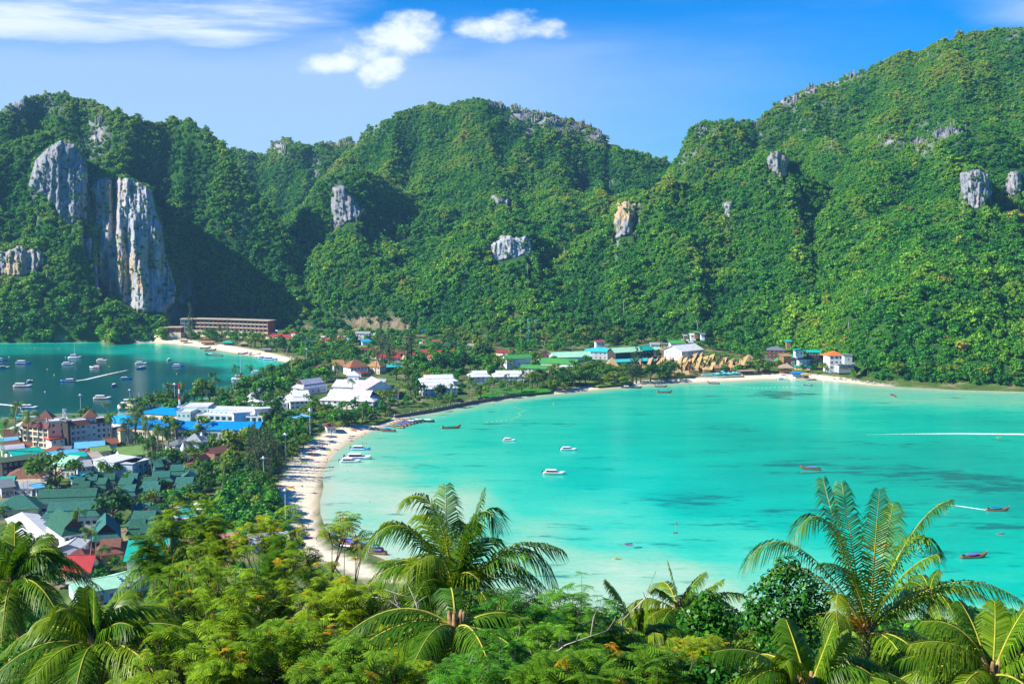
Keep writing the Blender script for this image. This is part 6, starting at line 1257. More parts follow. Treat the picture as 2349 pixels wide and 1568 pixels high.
# growth between the houses and along the shores
ZONES = [('broad', [(1000, 772), (1500, 776), (1680, 796), (1660, 806), (1480, 790), (1300, 798), (1000, 792)], 70, .9, 1.5), ('broad', [(650, 758), (860, 766), (1000, 774), (1000, 784), (700, 778)], 24, .8, 1.3), ('broad', [(370, 765), (560, 772), (620, 780), (600, 786), (380, 774)], 14, .9, 1.3), ('broad', [(545, 905), (640, 862), (700, 842), (760, 850), (760, 880), (640, 915), (600, 925), (540, 930)], 40, 1.1, 1.7), ('broad', [(380, 940), (520, 925), (600, 930), (600, 945), (420, 960), (380, 955)], 12, .8, 1.3), ('broad', [(660, 800), (800, 790), (860, 830), (760, 850), (700, 835), (690, 820)], 18, 1.0, 1.5),
   ('broad', [(960, 830), (1230, 830), (1250, 850), (1060, 856), (990, 880), (940, 860)], 24, 1.0, 1.7), ('shrub', [(960, 850), (1230, 840), (1200, 856), (1000, 900)], 20, 1.0, 1.8), ('broad', [(680, 780), (1000, 786), (1300, 790), (1300, 800), (1000, 800), (700, 796)], 30, .8, 1.3),
   ('broad', [(740, 940), (960, 930), (940, 945), (800, 972), (720, 985), (700, 960)], 16, .7, 1.1), ('palm', [(1060, 895), (1300, 872), (1300, 885), (1100, 912)], 16, .7, 1.0), ('shrub', [(960, 940), (1080, 918), (1300, 886), (1300, 892), (1080, 925), (960, 948)], 40, .6, 1.0),
   ('wide', [(1230, 855), (1420, 850), (1560, 850), (1560, 862), (1420, 872), (1260, 884)], 16, .9, 1.3), ('broad', [(600, 985), (690, 970), (700, 1000), (660, 1050), (560, 1060), (560, 1010)], 26, 1.0, 1.5), ('cas', [(575, 1040), (660, 1040), (660, 1080), (630, 1130), (560, 1110)], 14, .9, 1.25),
   ('broad', [(540, 1120), (620, 1130), (640, 1190), (660, 1240), (560, 1240), (500, 1180)], 34, .9, 1.4), ('shrub', [(150, 1090), (500, 1050), (520, 1200), (300, 1230)], 70, .7, 1.5), ('palm', [(150, 1050), (480, 1000), (520, 1180), (320, 1230)], 14, .6, .9), ('broad', [(260, 1060), (480, 1030), (520, 1180), (330, 1200)], 16, .6, 1.0),
   ('broad', [(0, 1280), (120, 1290), (500, 1300), (680, 1300), (700, 1340), (0, 1390)], 12, .5, .9), ('shrub', [(0, 1260), (700, 1270), (700, 1340), (0, 1390)], 34, .7, 1.2), ('shrub', [(40, 960), (240, 960), (560, 1000), (300, 1040), (60, 1060)], 18, .6, 1.1), ('broad', [(1590, 845), (1760, 846), (1760, 852), (1590, 856)], 6, .5, .8),
   ('broad', [(1820, 858), (1960, 862), (1960, 872), (1880, 868)], 12, .5, .9), ('broad', [(360, 770), (500, 772), (600, 790), (690, 805), (690, 815), (560, 797), (380, 776)], 16, .7, 1.1), ('palm', [(380, 770), (600, 785), (690, 812), (600, 797), (420, 776)], 10, .8, 1.1), ('shrub', [(560, 1110), (630, 1140), (650, 1200), (600, 1230)], 20, .9, 1.5),
   ('broad', [(960, 810), (1010, 800), (1140, 805), (1140, 830), (1000, 830)], 10, .9, 1.4), ('broad', [(1180, 800), (1300, 800), (1300, 812), (1180, 812)], 8, .8, 1.2), ('shrub', [(1590, 850), (1760, 845), (1780, 852), (1590, 862)], 20, .5, .9)]
for kind, poly, n, s0, s1 in ZONES:
 pw = np.array([P(x, y, 2.3) for x, y in poly]); lo, hi = pw.min(0), pw.max(0); k = 0; tries = 0
 n = int(n * 1.35)
 while k < n and tries < n * 30:
  tries += 1; x, y = random.uniform(lo[0], hi[0]), random.uniform(lo[1], hi[1])
  if poly_sd(pw, np.array([x]), np.array([y]))[0] < 0 or poly_sd(LAND, np.array([x]), np.array([y]))[0] < 4: continue
  if max(poly_sd(BEACH_R, np.array([x]), np.array([y]))[0], poly_sd(BEACH_L, np.array([x]), np.array([y]))[0]) > -4: continue
  if put(kind, x, y, random.uniform(s0, s1) * 1.3): k += 1
# trees at the forest's edge that stand out from the wood
for (x, y, kind, s) in [(40, 720, 'broad', 2.0), (90, 745, 'broad', 2.2), (200, 752, 'broad', 1.9), (270, 760, 'broad', 1.8), (1990, 862, 'broad', 1.7), (2060, 868, 'broad', 1.8), (2120, 872, 'broad', 1.6), (2180, 874, 'wide', 1.7), (2260, 876, 'broad', 1.9), (2330, 878, 'broad', 1.7), (1640, 795, 'broad', 1.8), (1700, 798, 'broad', 1.7), (1560, 780, 'broad', 1.7), (1490, 775, 'broad', 1.7), (1340, 770, 'broad', 1.8), (1130, 765, 'wide', 1.8), (1420, 772, 'wide', 1.5), (640, 750, 'broad', 1.5), (330, 765, 'broad', 1.5)]:
 Yd = hill_depth(x, y, lambda a, b: ground_z(a, b)[0], 700, 1600) or 1200
 q = PD(x, y, Yd); put(kind, q[0], q[1], s, True)
LAWNS = [[CW(c, x, y, 2.4) for x, y in p_] for c, p_ in (('D', [(1540, 905), (2080, 890), (2100, 935), (1640, 978)]), ('C', [(720, 445), (1000, 425), (1010, 475), (290, 520)]), ('K', [(700, 470), (960, 440), (1460, 455), (1480, 600), (1200, 660), (430, 590), (60, 530)]))]
def filler(n, poly, s0, s1):
 pw = np.array([P(x, y, 2.3) for x, y in poly]); lo, hi = pw.min(0), pw.max(0); x = RNG.uniform(lo[0], hi[0], n * 6); y = RNG.uniform(lo[1], hi[1], n * 6)
 ok = (poly_sd(pw, x, y) > 0) & (poly_sd(LAND, x, y) > 4) & (np.maximum(poly_sd(BEACH_R, x, y), poly_sd(BEACH_L, x, y)) < -3)
 for l in LAWNS: ok &= poly_sd(l, x, y) < 0
 k = 0
 for a, b in zip(x[ok], y[ok]):
  if k >= n: break
  s = random.uniform(s0, s1)
  if not in_house(a, b, 1.5 * s): REST.append((a, b, gz(a, b), s)); k += 1
filler(170, [(600, 772), (980, 766), (1500, 764), (1720, 790), (1700, 806), (1500, 796), (1300, 808), (1000, 808), (760, 800)], .9, 1.6); filler(150, [(640, 800), (1000, 806), (1250, 815), (1300, 860), (1000, 900), (860, 850), (720, 836)], .8, 1.4)
filler(70, [(1560, 790), (1780, 800), (1800, 818), (1730, 822), (1640, 806), (1570, 800)], .9, 1.5); filler(60, [(860, 900), (1000, 890), (1250, 868), (1300, 880), (1100, 905), (960, 935), (860, 950)], .5, .9); filler(110, [(0, 962), (240, 962), (560, 985), (700, 975), (640, 1060), (560, 1240), (280, 1240), (0, 1240)], .5, 1.0); filler(70, [(520, 1060), (640, 1060), (620, 1120), (640, 1200), (660, 1270), (480, 1270)], .8, 1.3)
q = np.array(REST); nr = len(q)
instancer('town_greenery', q[:, :3] + np.array([0, 0, .6]) * q[:, 3:4], q[:, 3] * 4.6, RNG.uniform(0, 6.28, nr), RNG.integers(0, NK, nr), RNG.uniform(.15, .5, nr), far_col, 'merged leafy growth between the houses and along the shores')
print('TREES', len(TREES))
def c4(x, y): return ((2800 + x / 1.774) / SRC, (1850 + y / 1.774) / SRC)
def c2_(x, y): return ((1024 + x / 1.7735) / SRC, (1850 + y / 1.7735) / SRC)
def c3(x, y): return ((2048 + x / 1.7734) / SRC, (1850 + y / 1.7734) / SRC)
def cm(x, y): return c2p('M', x, y)
# ------------------------------------------------------------------ boats
def paint(k, c, rough=0.35): return mat('paint_' + k, c, rough, 0.06, 0.8, 0.5)
PC = dict(white=(.82, .82, .82), blue=(.02, .12, .5), navy=(.02, .05, .2), sky=(.1, .42, .75), orange=(.75, .25, .03), wood=(.20, .09, .04), dark=(.03, .03, .035), purple=(.22, .10, .5), teal=(.03, .42, .42), red=(.6, .03, .03), pink=(.7, .15, .25), yellow=(.75, .55, .03), green=(.1, .45, .06), grey=(.4, .42, .45))
def pm(k): return paint(k, PC[k])
def hull(L, B, D, bow, n=10, m=0, stern=.8, sheer=0.0):
 """boat hull with thickness: x from stern to bow"""
 mb = MB(); rows = []
 for i in range(n + 1):
  u = i / n; b = B / 2 * (stern + (1 - stern) * min(1, u * 3)) * (1 - max(0, (u - .55) / .45) ** 2.0 * .97); z = D + bow * max(0, (u - .45) / .55) ** 2 + sheer * (1 - u) ** 3; k = D * .35 * max(0, (u - .7) / .3) ** 2 + bow * max(0, (u - .8) / .2) ** 2 * .8
  x = -L / 2 + L * u
  rows.append([(x, -b, z), (x, -b * .75, k + .05), (x, 0, k - .35), (x, b * .75, k + .05), (x, b, z), (x, b * .82, z - .02), (x, 0, max(z - .55, k - .25)), (x, -b * .82, z - .02)])
 q = 8; vs = [p for r in rows for p in r]
 fs = [(i * q + j, (i + 1) * q + j, (i + 1) * q + (j + 1) % q, i * q + (j + 1) % q) for i in range(n) for j in range(q)]
 fs += [tuple(range(q)), tuple(range(n * q, n * q + q))[::-1]]
 return mb.add(vs, fs, m)
def speedboat(hullc, stripe, topc='white', L=11.0):
 r = thing('speedboat', None, 'boat', (0, -400, -400)); s = L / 11
 link('hull', hull(L, 2.9 * s, 1.15 * s, .5 * s).mesh('hull', pm(hullc), True), r)
 mb = MB()
 for sg in (-1, 1): mb.add([(-5.3 * s, sg * 1.48 * s, .62 * s), (2.2 * s, sg * 1.50 * s, .62 * s), (2.2 * s, sg * 1.50 * s, .95 * s), (-5.3 * s, sg * 1.48 * s, .95 * s), (-5.3 * s, sg * 1.40 * s, .62 * s), (2.2 * s, sg * 1.42 * s, .62 * s), (2.2 * s, sg * 1.42 * s, .95 * s), (-5.3 * s, sg * 1.40 * s, .95 * s)], [(0, 1, 2, 3), (4, 7, 6, 5), (0, 4, 5, 1), (3, 2, 6, 7), (0, 3, 7, 4), (1, 5, 6, 2)])
 link('hull_stripe', mb.mesh('hull_stripe', pm(stripe)), r)
 cb = MB().add([(-3.8, -1.15, 1.1), (1.6, -1.1, 1.1), (1.6, 1.1, 1.1), (-3.8, 1.15, 1.1), (-3.6, -1.05, 2.1), (.6, -1.0, 2.1), (.6, 1.0, 2.1), (-3.6, 1.05, 2.1)], [(0, 3, 2, 1), (4, 5, 6, 7), (0, 1, 5, 4), (1, 2, 6, 5), (2, 3, 7, 6), (3, 0, 4, 7)])
 cb.v = [tuple(c * s for c in p) for p in cb.v]; link('windscreen', cb.mesh('windscreen', glass), r)
 tb = MB().add([(-4.3, -1.3, 2.12), (1.2, -1.2, 2.12), (1.7, 0, 2.1), (1.2, 1.2, 2.12), (-4.3, 1.3, 2.12), (-4.1, -1.1, 2.42), (.9, -1.0, 2.36), (1.4, 0, 2.3), (.9, 1.0, 2.36), (-4.1, 1.1, 2.42)], [(4, 3, 2, 1, 0), (5, 6, 7, 8, 9), (0, 1, 6, 5), (1, 2, 7, 6), (2, 3, 8, 7), (3, 4, 9, 8), (4, 0, 5, 9)])
 tb.v = [tuple(c * s for c in p) for p in tb.v]; link('canopy', tb.mesh('canopy', pm(topc)), r)
 for y in (-.5, .5): link('outboard_motor', MB().box(-.25, .25, -.2, .2, .3, 1.5).cone((0, 0), .12, .1, -.5, .3, 6).mesh('outboard_motor', pm('dark')), r, (-5.75 * s, y, .2))
 return r
def longtail(canvas, cloth='red', L=10.5, hullc='wood'):
 r = thing('longtail_boat', None, 'boat', (0, -400, -400))
 link('hull', hull(L, 1.9, .75, 1.7, 12, 0, .55, .5).mesh('hull', pm(hullc), True), r)
 link('bow_post', MB().tube([(L / 2 - .5, 0, 1.7), (L / 2 + .2, 0, 2.7), (L / 2 + .45, 0, 3.3)], [.12, .09, .06], 6).mesh('bow_post', pm('wood')), r)
 link('bow_ribbon', MB().tube([(L / 2 - .1, 0, 2.15), (L / 2 + .1, 0, 2.6)], [.17, .16], 6).tube([(L / 2 + .12, .1, 2.3), (L / 2 + .2, .22, 1.7)], [.07, .02], 4).mesh('bow_ribbon', pm(cloth)), r)
 cb = MB().add([(-2.8, -.95, 1.75), (1.6, -.95, 1.75), (1.6, 0, 2.05), (1.6, .95, 1.75), (-2.8, .95, 1.75), (-2.8, 0, 2.05), (-2.8, -.95, 1.68), (1.6, -.95, 1.68), (1.6, .95, 1.68), (-2.8, .95, 1.68)], [(0, 1, 2, 5), (5, 2, 3, 4), (6, 9, 8, 7), (0, 6, 7, 1), (3, 8, 9, 4), (1, 7, 8, 3, 2), (0, 5, 4, 9, 6)])
 link('canopy', cb.mesh('canopy', pm(canvas)), r)
 pmz = MB().cone((0, 0), .035, .035, .5, 1.68, 5).mesh('canopy_post', pm('wood'))
 for x in (-2.7, -.6, 1.5):
  for y in (-.8, .8): link('canopy_post', pmz, r, (x, y, 0))
 e = link('engine', MB().box(-4.7, -3.9, -.3, .3, 1.0, 1.6).mesh('engine', pm('dark')), r)
 link('propeller_shaft', MB().tube([(-4.6, 0, 1.3), (-7.6, 0, .1)], .035, 5).mesh('propeller_shaft', pm('grey')), e)
 return r
def kayak(c):
 r = thing('kayak', None, 'kayak', (0, -400, -400)); link('hull', hull(3.8, .75, .30, .12, 8, 0, .12).mesh('hull', pm(c), True), r)
 link('seat', MB().box(-.5, .1, -.22, .22, .12, .34).mesh('seat', pm('dark')), r); return r
PR = {('s', a, b): speedboat(a, b) for a, b in (('white', 'blue'), ('white', 'orange'), ('blue', 'white'), ('white', 'red'), ('sky', 'white'))}
PR.update({('l', c): longtail(c, d, hullc=h_) for c, d, h_ in (('purple', 'red', 'wood'), ('sky', 'yellow', 'dark'), ('teal', 'pink', 'wood'), ('white', 'red', 'dark'), ('blue', 'orange', 'wood'))})
PR.update({('k', c): kayak(c) for c in ('red', 'yellow', 'blue', 'green', 'orange', 'pink')})
SEEN = {}
def place(key, xy, rz, label, group, z=0.0, sc=1.0):
 if key not in SEEN: r = PR[key]; SEEN[key] = 1; r.location = (xy[0], xy[1], z); r.rotation_euler = (0, 0, rz); r.scale = (sc,) * 3; r['label'] = label
 else: r = copy_tree(PR[key], (xy[0], xy[1], z), rz, sc, label)
 r['group'] = group; return r
GS = 'speedboats on the two bays'
S1, S2, S3, S4, S5 = ('s', 'white', 'blue'), ('s', 'white', 'orange'), ('s', 'blue', 'white'), ('s', 'white', 'red'), ('s', 'sky', 'white')
for (cr, x, y, key, rz, sc, lab) in [('A', 10, 640, S3, .1, 1.1, 'blue speedboat cut off by the picture edge in the dark bay'), ('A', 315, 680, S3, 0, 1.35, 'long blue hulled speedboat moored in the dark bay near the picture edge'), ('A', 50, 745, S2, .9, 1.1, 'white and orange speedboat just below the long blue hulled one'),
 ('A', 910, 692, S1, 0, 1.05, 'white speedboat moored below the catamaran with the tall mast'), ('A', 1362, 645, S2, -.1, 1.0, 'orange striped white speedboat nearest the emerald water off the cliff'), ('A', 1268, 738, S4, 3.0, 1.0, 'red striped white speedboat pointing away from the orange striped one'),
 ('A', 1885, 684, S1, 0, 1.05, 'white speedboat above the smaller one facing the viewer in the middle of the dark bay'), ('A', 1880, 750, S3, -2.2, .9, 'small blue speedboat turned toward the viewer under a white one'), ('A', 2248, 640, S2, -1.5, .9, 'white speedboat seen bow on near the far swimming buoys'),
 ('A', 400, 925, S1, 1.5, .85, 'white speedboat seen from its stern with two motors'), ('A', 305, 990, S4, 0, 1.4, 'long white speedboat with red trim below the one seen from its stern'), ('A', 905, 920, S3, 3.3, 1.1, 'blue speedboat racing with a white wake across the dark bay'), ('A', 1515, 985, S3, -1.5, .95, 'blue speedboat seen bow on to the right of the wake'),
 ('A', 1683, 890, S3, .35, .95, 'dark blue speedboat with white roof between the wake and the far beach'), ('A', 1368, 1150, S2, 0, 1.25, 'big white speedboat with orange stripe behind the lamp masts'), ('A', 390, 1275, S1, -.1, 1.2, 'white speedboat leaving the pier with a wake behind it'), ('A', 2285, 985, S3, .2, 1.0, 'blue speedboat beside the striped mast'),
 ('B', 380, 818, S3, 0, 1.0, 'blue speedboat in the open middle of the dark bay facing the far beach'), ('B', 1520, 718, S5, -.1, 1.2, 'light blue speedboat moored beside the far beach'), ('B', 1605, 732, S5, -.15, 1.35, 'longer light blue speedboat in front of its twin by the far beach'), ('B', 1440, 912, S1, 0, 1.2, 'white speedboat half hidden behind the tall palms'),
 ('I', 1825, 612, S5, -.05, 1.1, 'light blue speedboat highest of the three moored off the sand'), ('I', 1790, 765, S1, 0, 1.45, 'long white passenger speedboat moored off the sand'), ('I', 1655, 818, S1, 0, 1.1, 'white speedboat overlapping the long passenger speedboat'),
 ('Z', 1168, 1010, S4, -.2, .75, 'small white motor boat on the turquoise bay off the palms'), ('Z', 1304, 1032, S1, -.1, .9, 'blue striped white speedboat on the turquoise bay'), ('Z', 1271, 1087, S4, -.1, 1.12, 'red striped white speedboat lowest on the turquoise bay'), ('F', 428, 895, S1, .1, .8, 'small white motor boat at the far end of the bay sand')]:
 place(key, CW(cr, x, y, 0), rz, lab, GS, 0, sc)
GL = 'wooden longtail boats of the two bays'
L1, L2, L3, L4, L5 = [('l', c) for c in ('purple', 'sky', 'teal', 'white', 'blue')]
for (cr, x, y, key, rz, sc, lab) in [('B', 740, 578, L4, .3, 1.1, 'dark longtail boat highest of the far beach group'), ('B', 805, 610, L5, .2, 1.2, 'longtail boat with blue cover close to the far beach'), ('B', 800, 668, L4, 3.0, 1.0, 'dark longtail boat behind the one with the red load'), ('B', 905, 682, L5, 2.9, 1.15, 'longtail boat with red and blue load on emerald water'),
 ('B', 1240, 650, L4, .2, 1.0, 'longtail boat beached beside the thatched shelter'), ('B', 1290, 655, L1, .2, 1.0, 'second longtail boat beached beside the thatched shelter'), ('B', 1400, 668, L4, .15, 1.1, 'longtail boat apart from the beached pair on the far sand'),
 ('C', 2015, 1545, L3, .15, 1.25, 'longtail boat drifting alone off the beached boats'), ('D', 2030, 1005, L4, -.3, 1.0, 'long white outrigger boat beached before the casuarinas'), ('D', 2150, 1008, L2, -.2, .9, 'beached longtail boat with bright blue cover'), ('E', 475, 995, L5, -.15, 1.0, 'longtail boat with blue cabin at the water edge'),
 ('E', 525, 1070, L3, -.1, 1.15, 'longtail boat with teal cover off the blue cabin boat'), ('E', 1180, 950, L5, 2.8, 1.0, 'longtail boat at the head of the long white float line'), ('F', 772, 975, L2, -.6, .75, 'small longtail boat with blue hood before the umbrella hut'), ('F', 1908, 1112, L1, -1.5, .9, 'dark longtail boat seen bow on off the wooded shore'),
 ('Z', 1859, 1077, L1, 2.9, 1.05, 'longtail boat with purple cover in the middle of the turquoise bay'), ('Z', 2288, 1171, L5, -.1, 1.0, 'longtail boat speeding with a white wake'), ('Z', 2234, 1279, L1, .15, 1.1, 'longtail boat with violet canopy nearest the great palm'), ('Z', 2020, 1256, L1, .1, 1.0, 'longtail boat glimpsed between the fronds of the great palm')]:
 place(key, CW(cr, x, y, 0), rz, lab, GL, -.05, sc)
ORD = ['first', 'second', 'third', 'fourth', 'fifth', 'sixth', 'seventh', 'eighth', 'ninth', 'tenth', 'eleventh', 'twelfth']
CCOL = {L1: 'purple', L2: 'bright blue', L3: 'teal', L4: 'white', L5: 'dark blue'}
for (gname, where, lst) in [('longtail boats drawn up at the end of the seawall', 'by the seawall end', [('C', 1300, 1530, L3, 2.7), ('C', 1340, 1508, L1, 2.75), ('C', 1390, 1492, L5, 2.8), ('C', 1430, 1480, L1, 2.75), ('C', 1470, 1470, L4, 2.8), ('C', 1520, 1462, L2, 2.85), ('C', 1570, 1452, L4, 2.9), ('C', 1690, 1455, L4, 3.05), ('C', 1100, 1568, L2, 2.9), ('C', 1170, 1582, L5, 2.95)]),
  ('longtail boats crowded on the sand below the feathery trees', 'crowded on the near sand', [('L', 1330, 1020, L5, 2.9), ('L', 1420, 1010, L1, 2.8), ('L', 1500, 1050, L4, 2.85), ('L', 1590, 1090, L2, 2.9), ('L', 1650, 1140, L1, 2.85), ('L', 1690, 1170, L5, 2.8), ('L', 1780, 1205, L1, 2.9), ('L', 1830, 1240, L5, 2.85), ('L', 1930, 1170, L2, 2.8), ('L', 2000, 1230, L2, 2.9), ('L', 2060, 1290, L1, 2.85), ('L', 1560, 1220, L4, 2.8)])]:
 cnt = {}
 for (cr, x, y, key, rz) in lst:
  cnt[key] = cnt.get(key, 0) + 1; place(key, CW(cr, x, y, .2), rz, f'{ORD[cnt[key] - 1]} {CCOL[key]} covered longtail boat {where}, counted along the sand', gname, .1, 1.05)
# bigger vessels
def vessel(label, name, cr, x, y, L, B, rz, hc, decks, mast=None, cat='boat', sail=False):
 r = thing(name, label, cat, (*CW(cr, x, y, 0), 0), rz)
 if name == 'catamaran':
  for s in (-1, 1): link('hull', hull(L, B * .28, 1.3, .3).mesh('hull', pm(hc), True), r, (0, s * B * .36, 0))
  link('deck', MB().box(-L * .42, L * .22, -B * .3, B * .3, 1.1, 1.5).mesh('deck', pm('white')), r)
 else: link('hull', hull(L, B, L * .11, L * .06).mesh('hull', pm(hc), True), r)
 z = 1.5 if name == 'catamaran' else L * .10
 for i, (x0, x1, c) in enumerate(decks):
  h = 2.0; link('cabin', MB().box(x0 * L, x1 * L, -B * .34 + .2 * i, B * .34 - .2 * i, z, z + h).mesh('cabin', pm(c)), r)
  link('cabin_window', MB().box(x0 * L + .4, x1 * L - .4, -B * .34 + .2 * i - .03, B * .34 - .2 * i + .03, z + .8, z + 1.4).mesh('cabin_window', glass), r); z += h + .003
  link('deck_roof', MB().box(x0 * L - .4, x1 * L + .3, -B * .37 + .2 * i, B * .37 - .2 * i, z, z + .18).mesh('deck_roof', pm('white' if c != 'teal' else 'sky')), r); z += .183
 if mast: 
  m_ = link('mast', MB().cone((0, 0), .16, .07, z - .3, mast, 8).box(-.6, .6, -.04, .04, mast * .6, mast * .6 + .1).mesh('mast', pm('white')), r)
  if sail: link('boom', MB().tube([(0, 0, z + .6), (-L * .36, 0, z + .8)], .16, 6).mesh('boom', pm('blue')), m_)
 return r
vessel('white sailing catamaran with tall bare mast in the dark bay', 'catamaran', 'A', 997, 605, 12, 6.5, .2, 'white', [(-.3, .1, 'white')], 17, sail=True)
vessel('blue covered sailing yacht with the tallest mast behind the shore palms', 'catamaran', 'B', 1210, 990, 15, 7.5, .15, 'white', [(-.3, .15, 'white')], 24, sail=True)
vessel('large white ferry at the pier behind the trees', 'ferry', 'A', 1860, 1280, 30, 7, .25, 'white', [(-.42, .2, 'white'), (-.35, .05, 'white')], 12)
vessel('grey and white harbour ferry with yellow hut beside the large ferry', 'ferry', 'A', 1720, 1290, 16, 5, 2.8, 'red', [(-.3, .2, 'white'), (-.2, .05, 'yellow')], None)
vessel('turquoise fishing boat at the pier', 'fishing_boat', 'A', 330, 1420, 15, 4.6, .1, 'teal', [(-.25, .2, 'teal'), (-.1, .1, 'white')], 7)
vessel('white covered boat next to the turquoise fishing boat', 'tour_boat', 'A', 400, 1448, 12, 3.4, .1, 'white', [(-.4, .3, 'white')])
vessel('long white covered boat drawn up on the sand by the blue beach bar', 'tour_boat', 'F', 640, 880, 13, 3, 0, 'white', [(-.4, .35, 'white')])
vessel('yellow and white boat drawn up below the round thatched bar', 'tour_boat', 'F', 450, 862, 9, 2.6, 0, 'yellow', [(-.3, .2, 'white')])
# wakes: foam on the water
fm = bpy.data.materials.new('foam'); fm.use_nodes = True; t = NT(fm.node_tree); pos = t.n('ShaderNodeNewGeometry').outputs['Position']
f_ = t.n('ShaderNodeMapRange', interpolation_type='SMOOTHSTEP', i={0: t.math('MULTIPLY', t.noise(pos, .8, 4, .7), t.n('ShaderNodeAttribute', attribute_name='foam').outputs['Fac']), 1: .18, 2: .40}).outputs[0]
mx = t.n('ShaderNodeMixShader', i={0: f_}); t.link(t.n('ShaderNodeBsdfTransparent').outputs[0], mx.inputs[1]); t.link(t.n('ShaderNodeBsdfDiffuse', i={'Color': (.85, .88, .88, 1)}).outputs[0], mx.inputs[2]); t.link(mx.outputs[0], t.n('ShaderNodeOutputMaterial').inputs[0])
def wake(pts, w0, w1, fade):
 q = [P(x, y, 0) for x, y in pts]; tt = np.linspace(0, 1, 40); X = np.interp(tt, np.linspace(0, 1, len(q)), [p[0] for p in q]); Y = np.interp(tt, np.linspace(0, 1, len(q)), [p[1] for p in q])
 dx, dy = np.gradient(X), np.gradient(Y); l = np.hypot(dx, dy); nx_, ny_ = -dy / l, dx / l; w = w0 + (w1 - w0) * tt
 V = np.stack([np.stack([X + nx_ * w * k, Y + ny_ * w * k, 0 * X + .03], -1) for k in (-1, 0, 1)], 1).reshape(-1, 3)
 me = mesh('wake', V, grid_faces(40, 3), [fm]); attr(me, 'foam', np.stack([.35 * (1 - tt * fade), 1.25 * (1 - tt * fade), .35 * (1 - tt * fade)], 1)); structure('wake', me, 'stuff')
wake([c2p('A', 950, 918), c2p('A', 1150, 890), c2p('A', 1400, 830), c2p('A', 1700, 765)], 1.0, 4.5, .55); wake([c2p('A', 310, 1270), c2p('A', 150, 1235), c2p('A', -60, 1215)], 1.5, 4, .4)
wake([(2268, 1170), (2200, 1160), (2130, 1152)], .7, 2.2, .7); wake([(2420, 996), (2200, 994), (2050, 995), (1900, 998)], 3.2, 1.6, .75)
# ------------------------------------------------------------------ people
skin = mat('skin', (.50, .29, .19), .6, .1, 3.0); hair_m = mat('hair', (.05, .03, .02), .6)
def person_mesh(pose):
 J = dict(stand=[(0, 0, .95), (0, 0, 1.2), (0, 0, 1.42), (0, 0, 1.52), (0, -.01, 1.66), (.20, 0, 1.40), (.27, .02, 1.12), (.26, -.06, .86), (-.20, 0, 1.40), (-.27, .02, 1.12), (-.26, -.06, .86), (.10, 0, .90), (.11, -.02, .48), (.11, .02, .05), (.11, -.14, .03), (-.10, 0, .90), (-.11, -.02, .48), (-.11, .02, .05), (-.11, -.14, .03)],
    walk=[(0, 0, .94), (0, -.02, 1.2), (0, -.03, 1.41), (0, -.04, 1.51), (0, -.06, 1.65), (.19, -.03, 1.39), (.24, .14, 1.13), (.24, .10, .88), (-.19, -.03, 1.39), (-.24, -.14, 1.14), (-.23, -.30, .95), (.10, 0, .89), (.10, -.20, .50), (.10, -.24, .06), (.10, -.40, .04), (-.10, 0, .89), (-.10, .10, .48), (-.10, .34, .12), (-.10, .24, .03)],
    sit=[(0, 0, .14), (0, .05, .40), (0, .04, .62), (0, .02, .72), (0, -.01, .86), (.19, .04, .60), (.26, .10, .34), (.24, -.05, .12), (-.19, .04, .60), (-.26, .10, .34), (-.24, -.05, .12), (.10, 0, .12), (.14, -.34, .42), (.13, -.55, .06), (.13, -.70, .04), (-.10, 0, .12), (-.14, -.34, .42), (-.13, -.55, .06), (-.13, -.70, .04)],
    lie=[(0, 0, .12), (0, .26, .13), (0, .48, .14), (0, .58, .15), (0, .72, .17), (.20, .46, .12), (.32, .24, .08), (.26, .02, .07), (-.20, .46, .12), (-.32, .24, .08), (-.26, .02, .07), (.10, -.05, .11), (.12, -.46, .16), (.12, -.88, .08), (.12, -.92, .2), (-.10, -.05, .11), (-.12, -.46, .13), (-.12, -.88, .08), (-.12, -.92, .2)])[pose]
 E = [(0, 1), (1, 2), (2, 3), (3, 4), (2, 5), (5, 6), (6, 7), (2, 8), (8, 9), (9, 10), (0, 11), (11, 12), (12, 13), (13, 14), (0, 15), (15, 16), (16, 17), (17, 18)]
 rad = [.15, .13, .14, .055, .10, .06, .045, .035, .06, .045, .035, .09, .06, .04, .035, .09, .06, .04, .035]
 me = bpy.data.meshes.new('body_' + pose); me.from_pydata(J, E, []); me.materials.append(skin)
 return me, rad, J
PM = {}
def person(pose, xy, z, rz, top, label, group='people on the beaches', sc=1.0):
 fresh = pose not in PM
 if fresh: PM[pose] = person_mesh(pose)
 me, rad, J = PM[pose]
 o = link('person', me, None, (xy[0], xy[1], z), rz); o.scale = (sc,) * 3; tag(o, label, 'person', group)
 md = o.modifiers.new('skin', 'SKIN'); md.use_smooth_shade = True
 if not me.skin_vertices: 
  bpy.context.view_layer.objects.active = o; 
 if fresh:
  for i, r in enumerate(rad): me.skin_vertices[0].data[i].radius = (r, r)
  me.skin_vertices[0].data[0].use_root = True
 k = (pose, top)
 if k not in PM:
  a, b = Vector(J[0]), Vector(J[1]); c = Vector(J[2])
  mb = MB(); up = (b - a).normalized(); mb.tube([a - up * .16, a, a + up * .12], [.17, .185, .17], 8)
  PM[k] = mb.mesh('shorts', pm(top), True)
  h = Vector(J[4]); mh = MB(); d = (h - Vector(J[3])).normalized(); bk = Vector((0, 1, 0)) if pose != 'lie' else Vector((0, 0, -1)); mh.tube([h - d * .06 + bk * .06, h + d * .04 + bk * .05, h + d * .125 + bk * .01], [.10, .118, .03], 8); PM[(pose, 'hair')] = mh.mesh('hair', hair_m, True)
 link('shorts', PM[k], o); link('hair', PM[(pose, 'hair')], o)
 return o
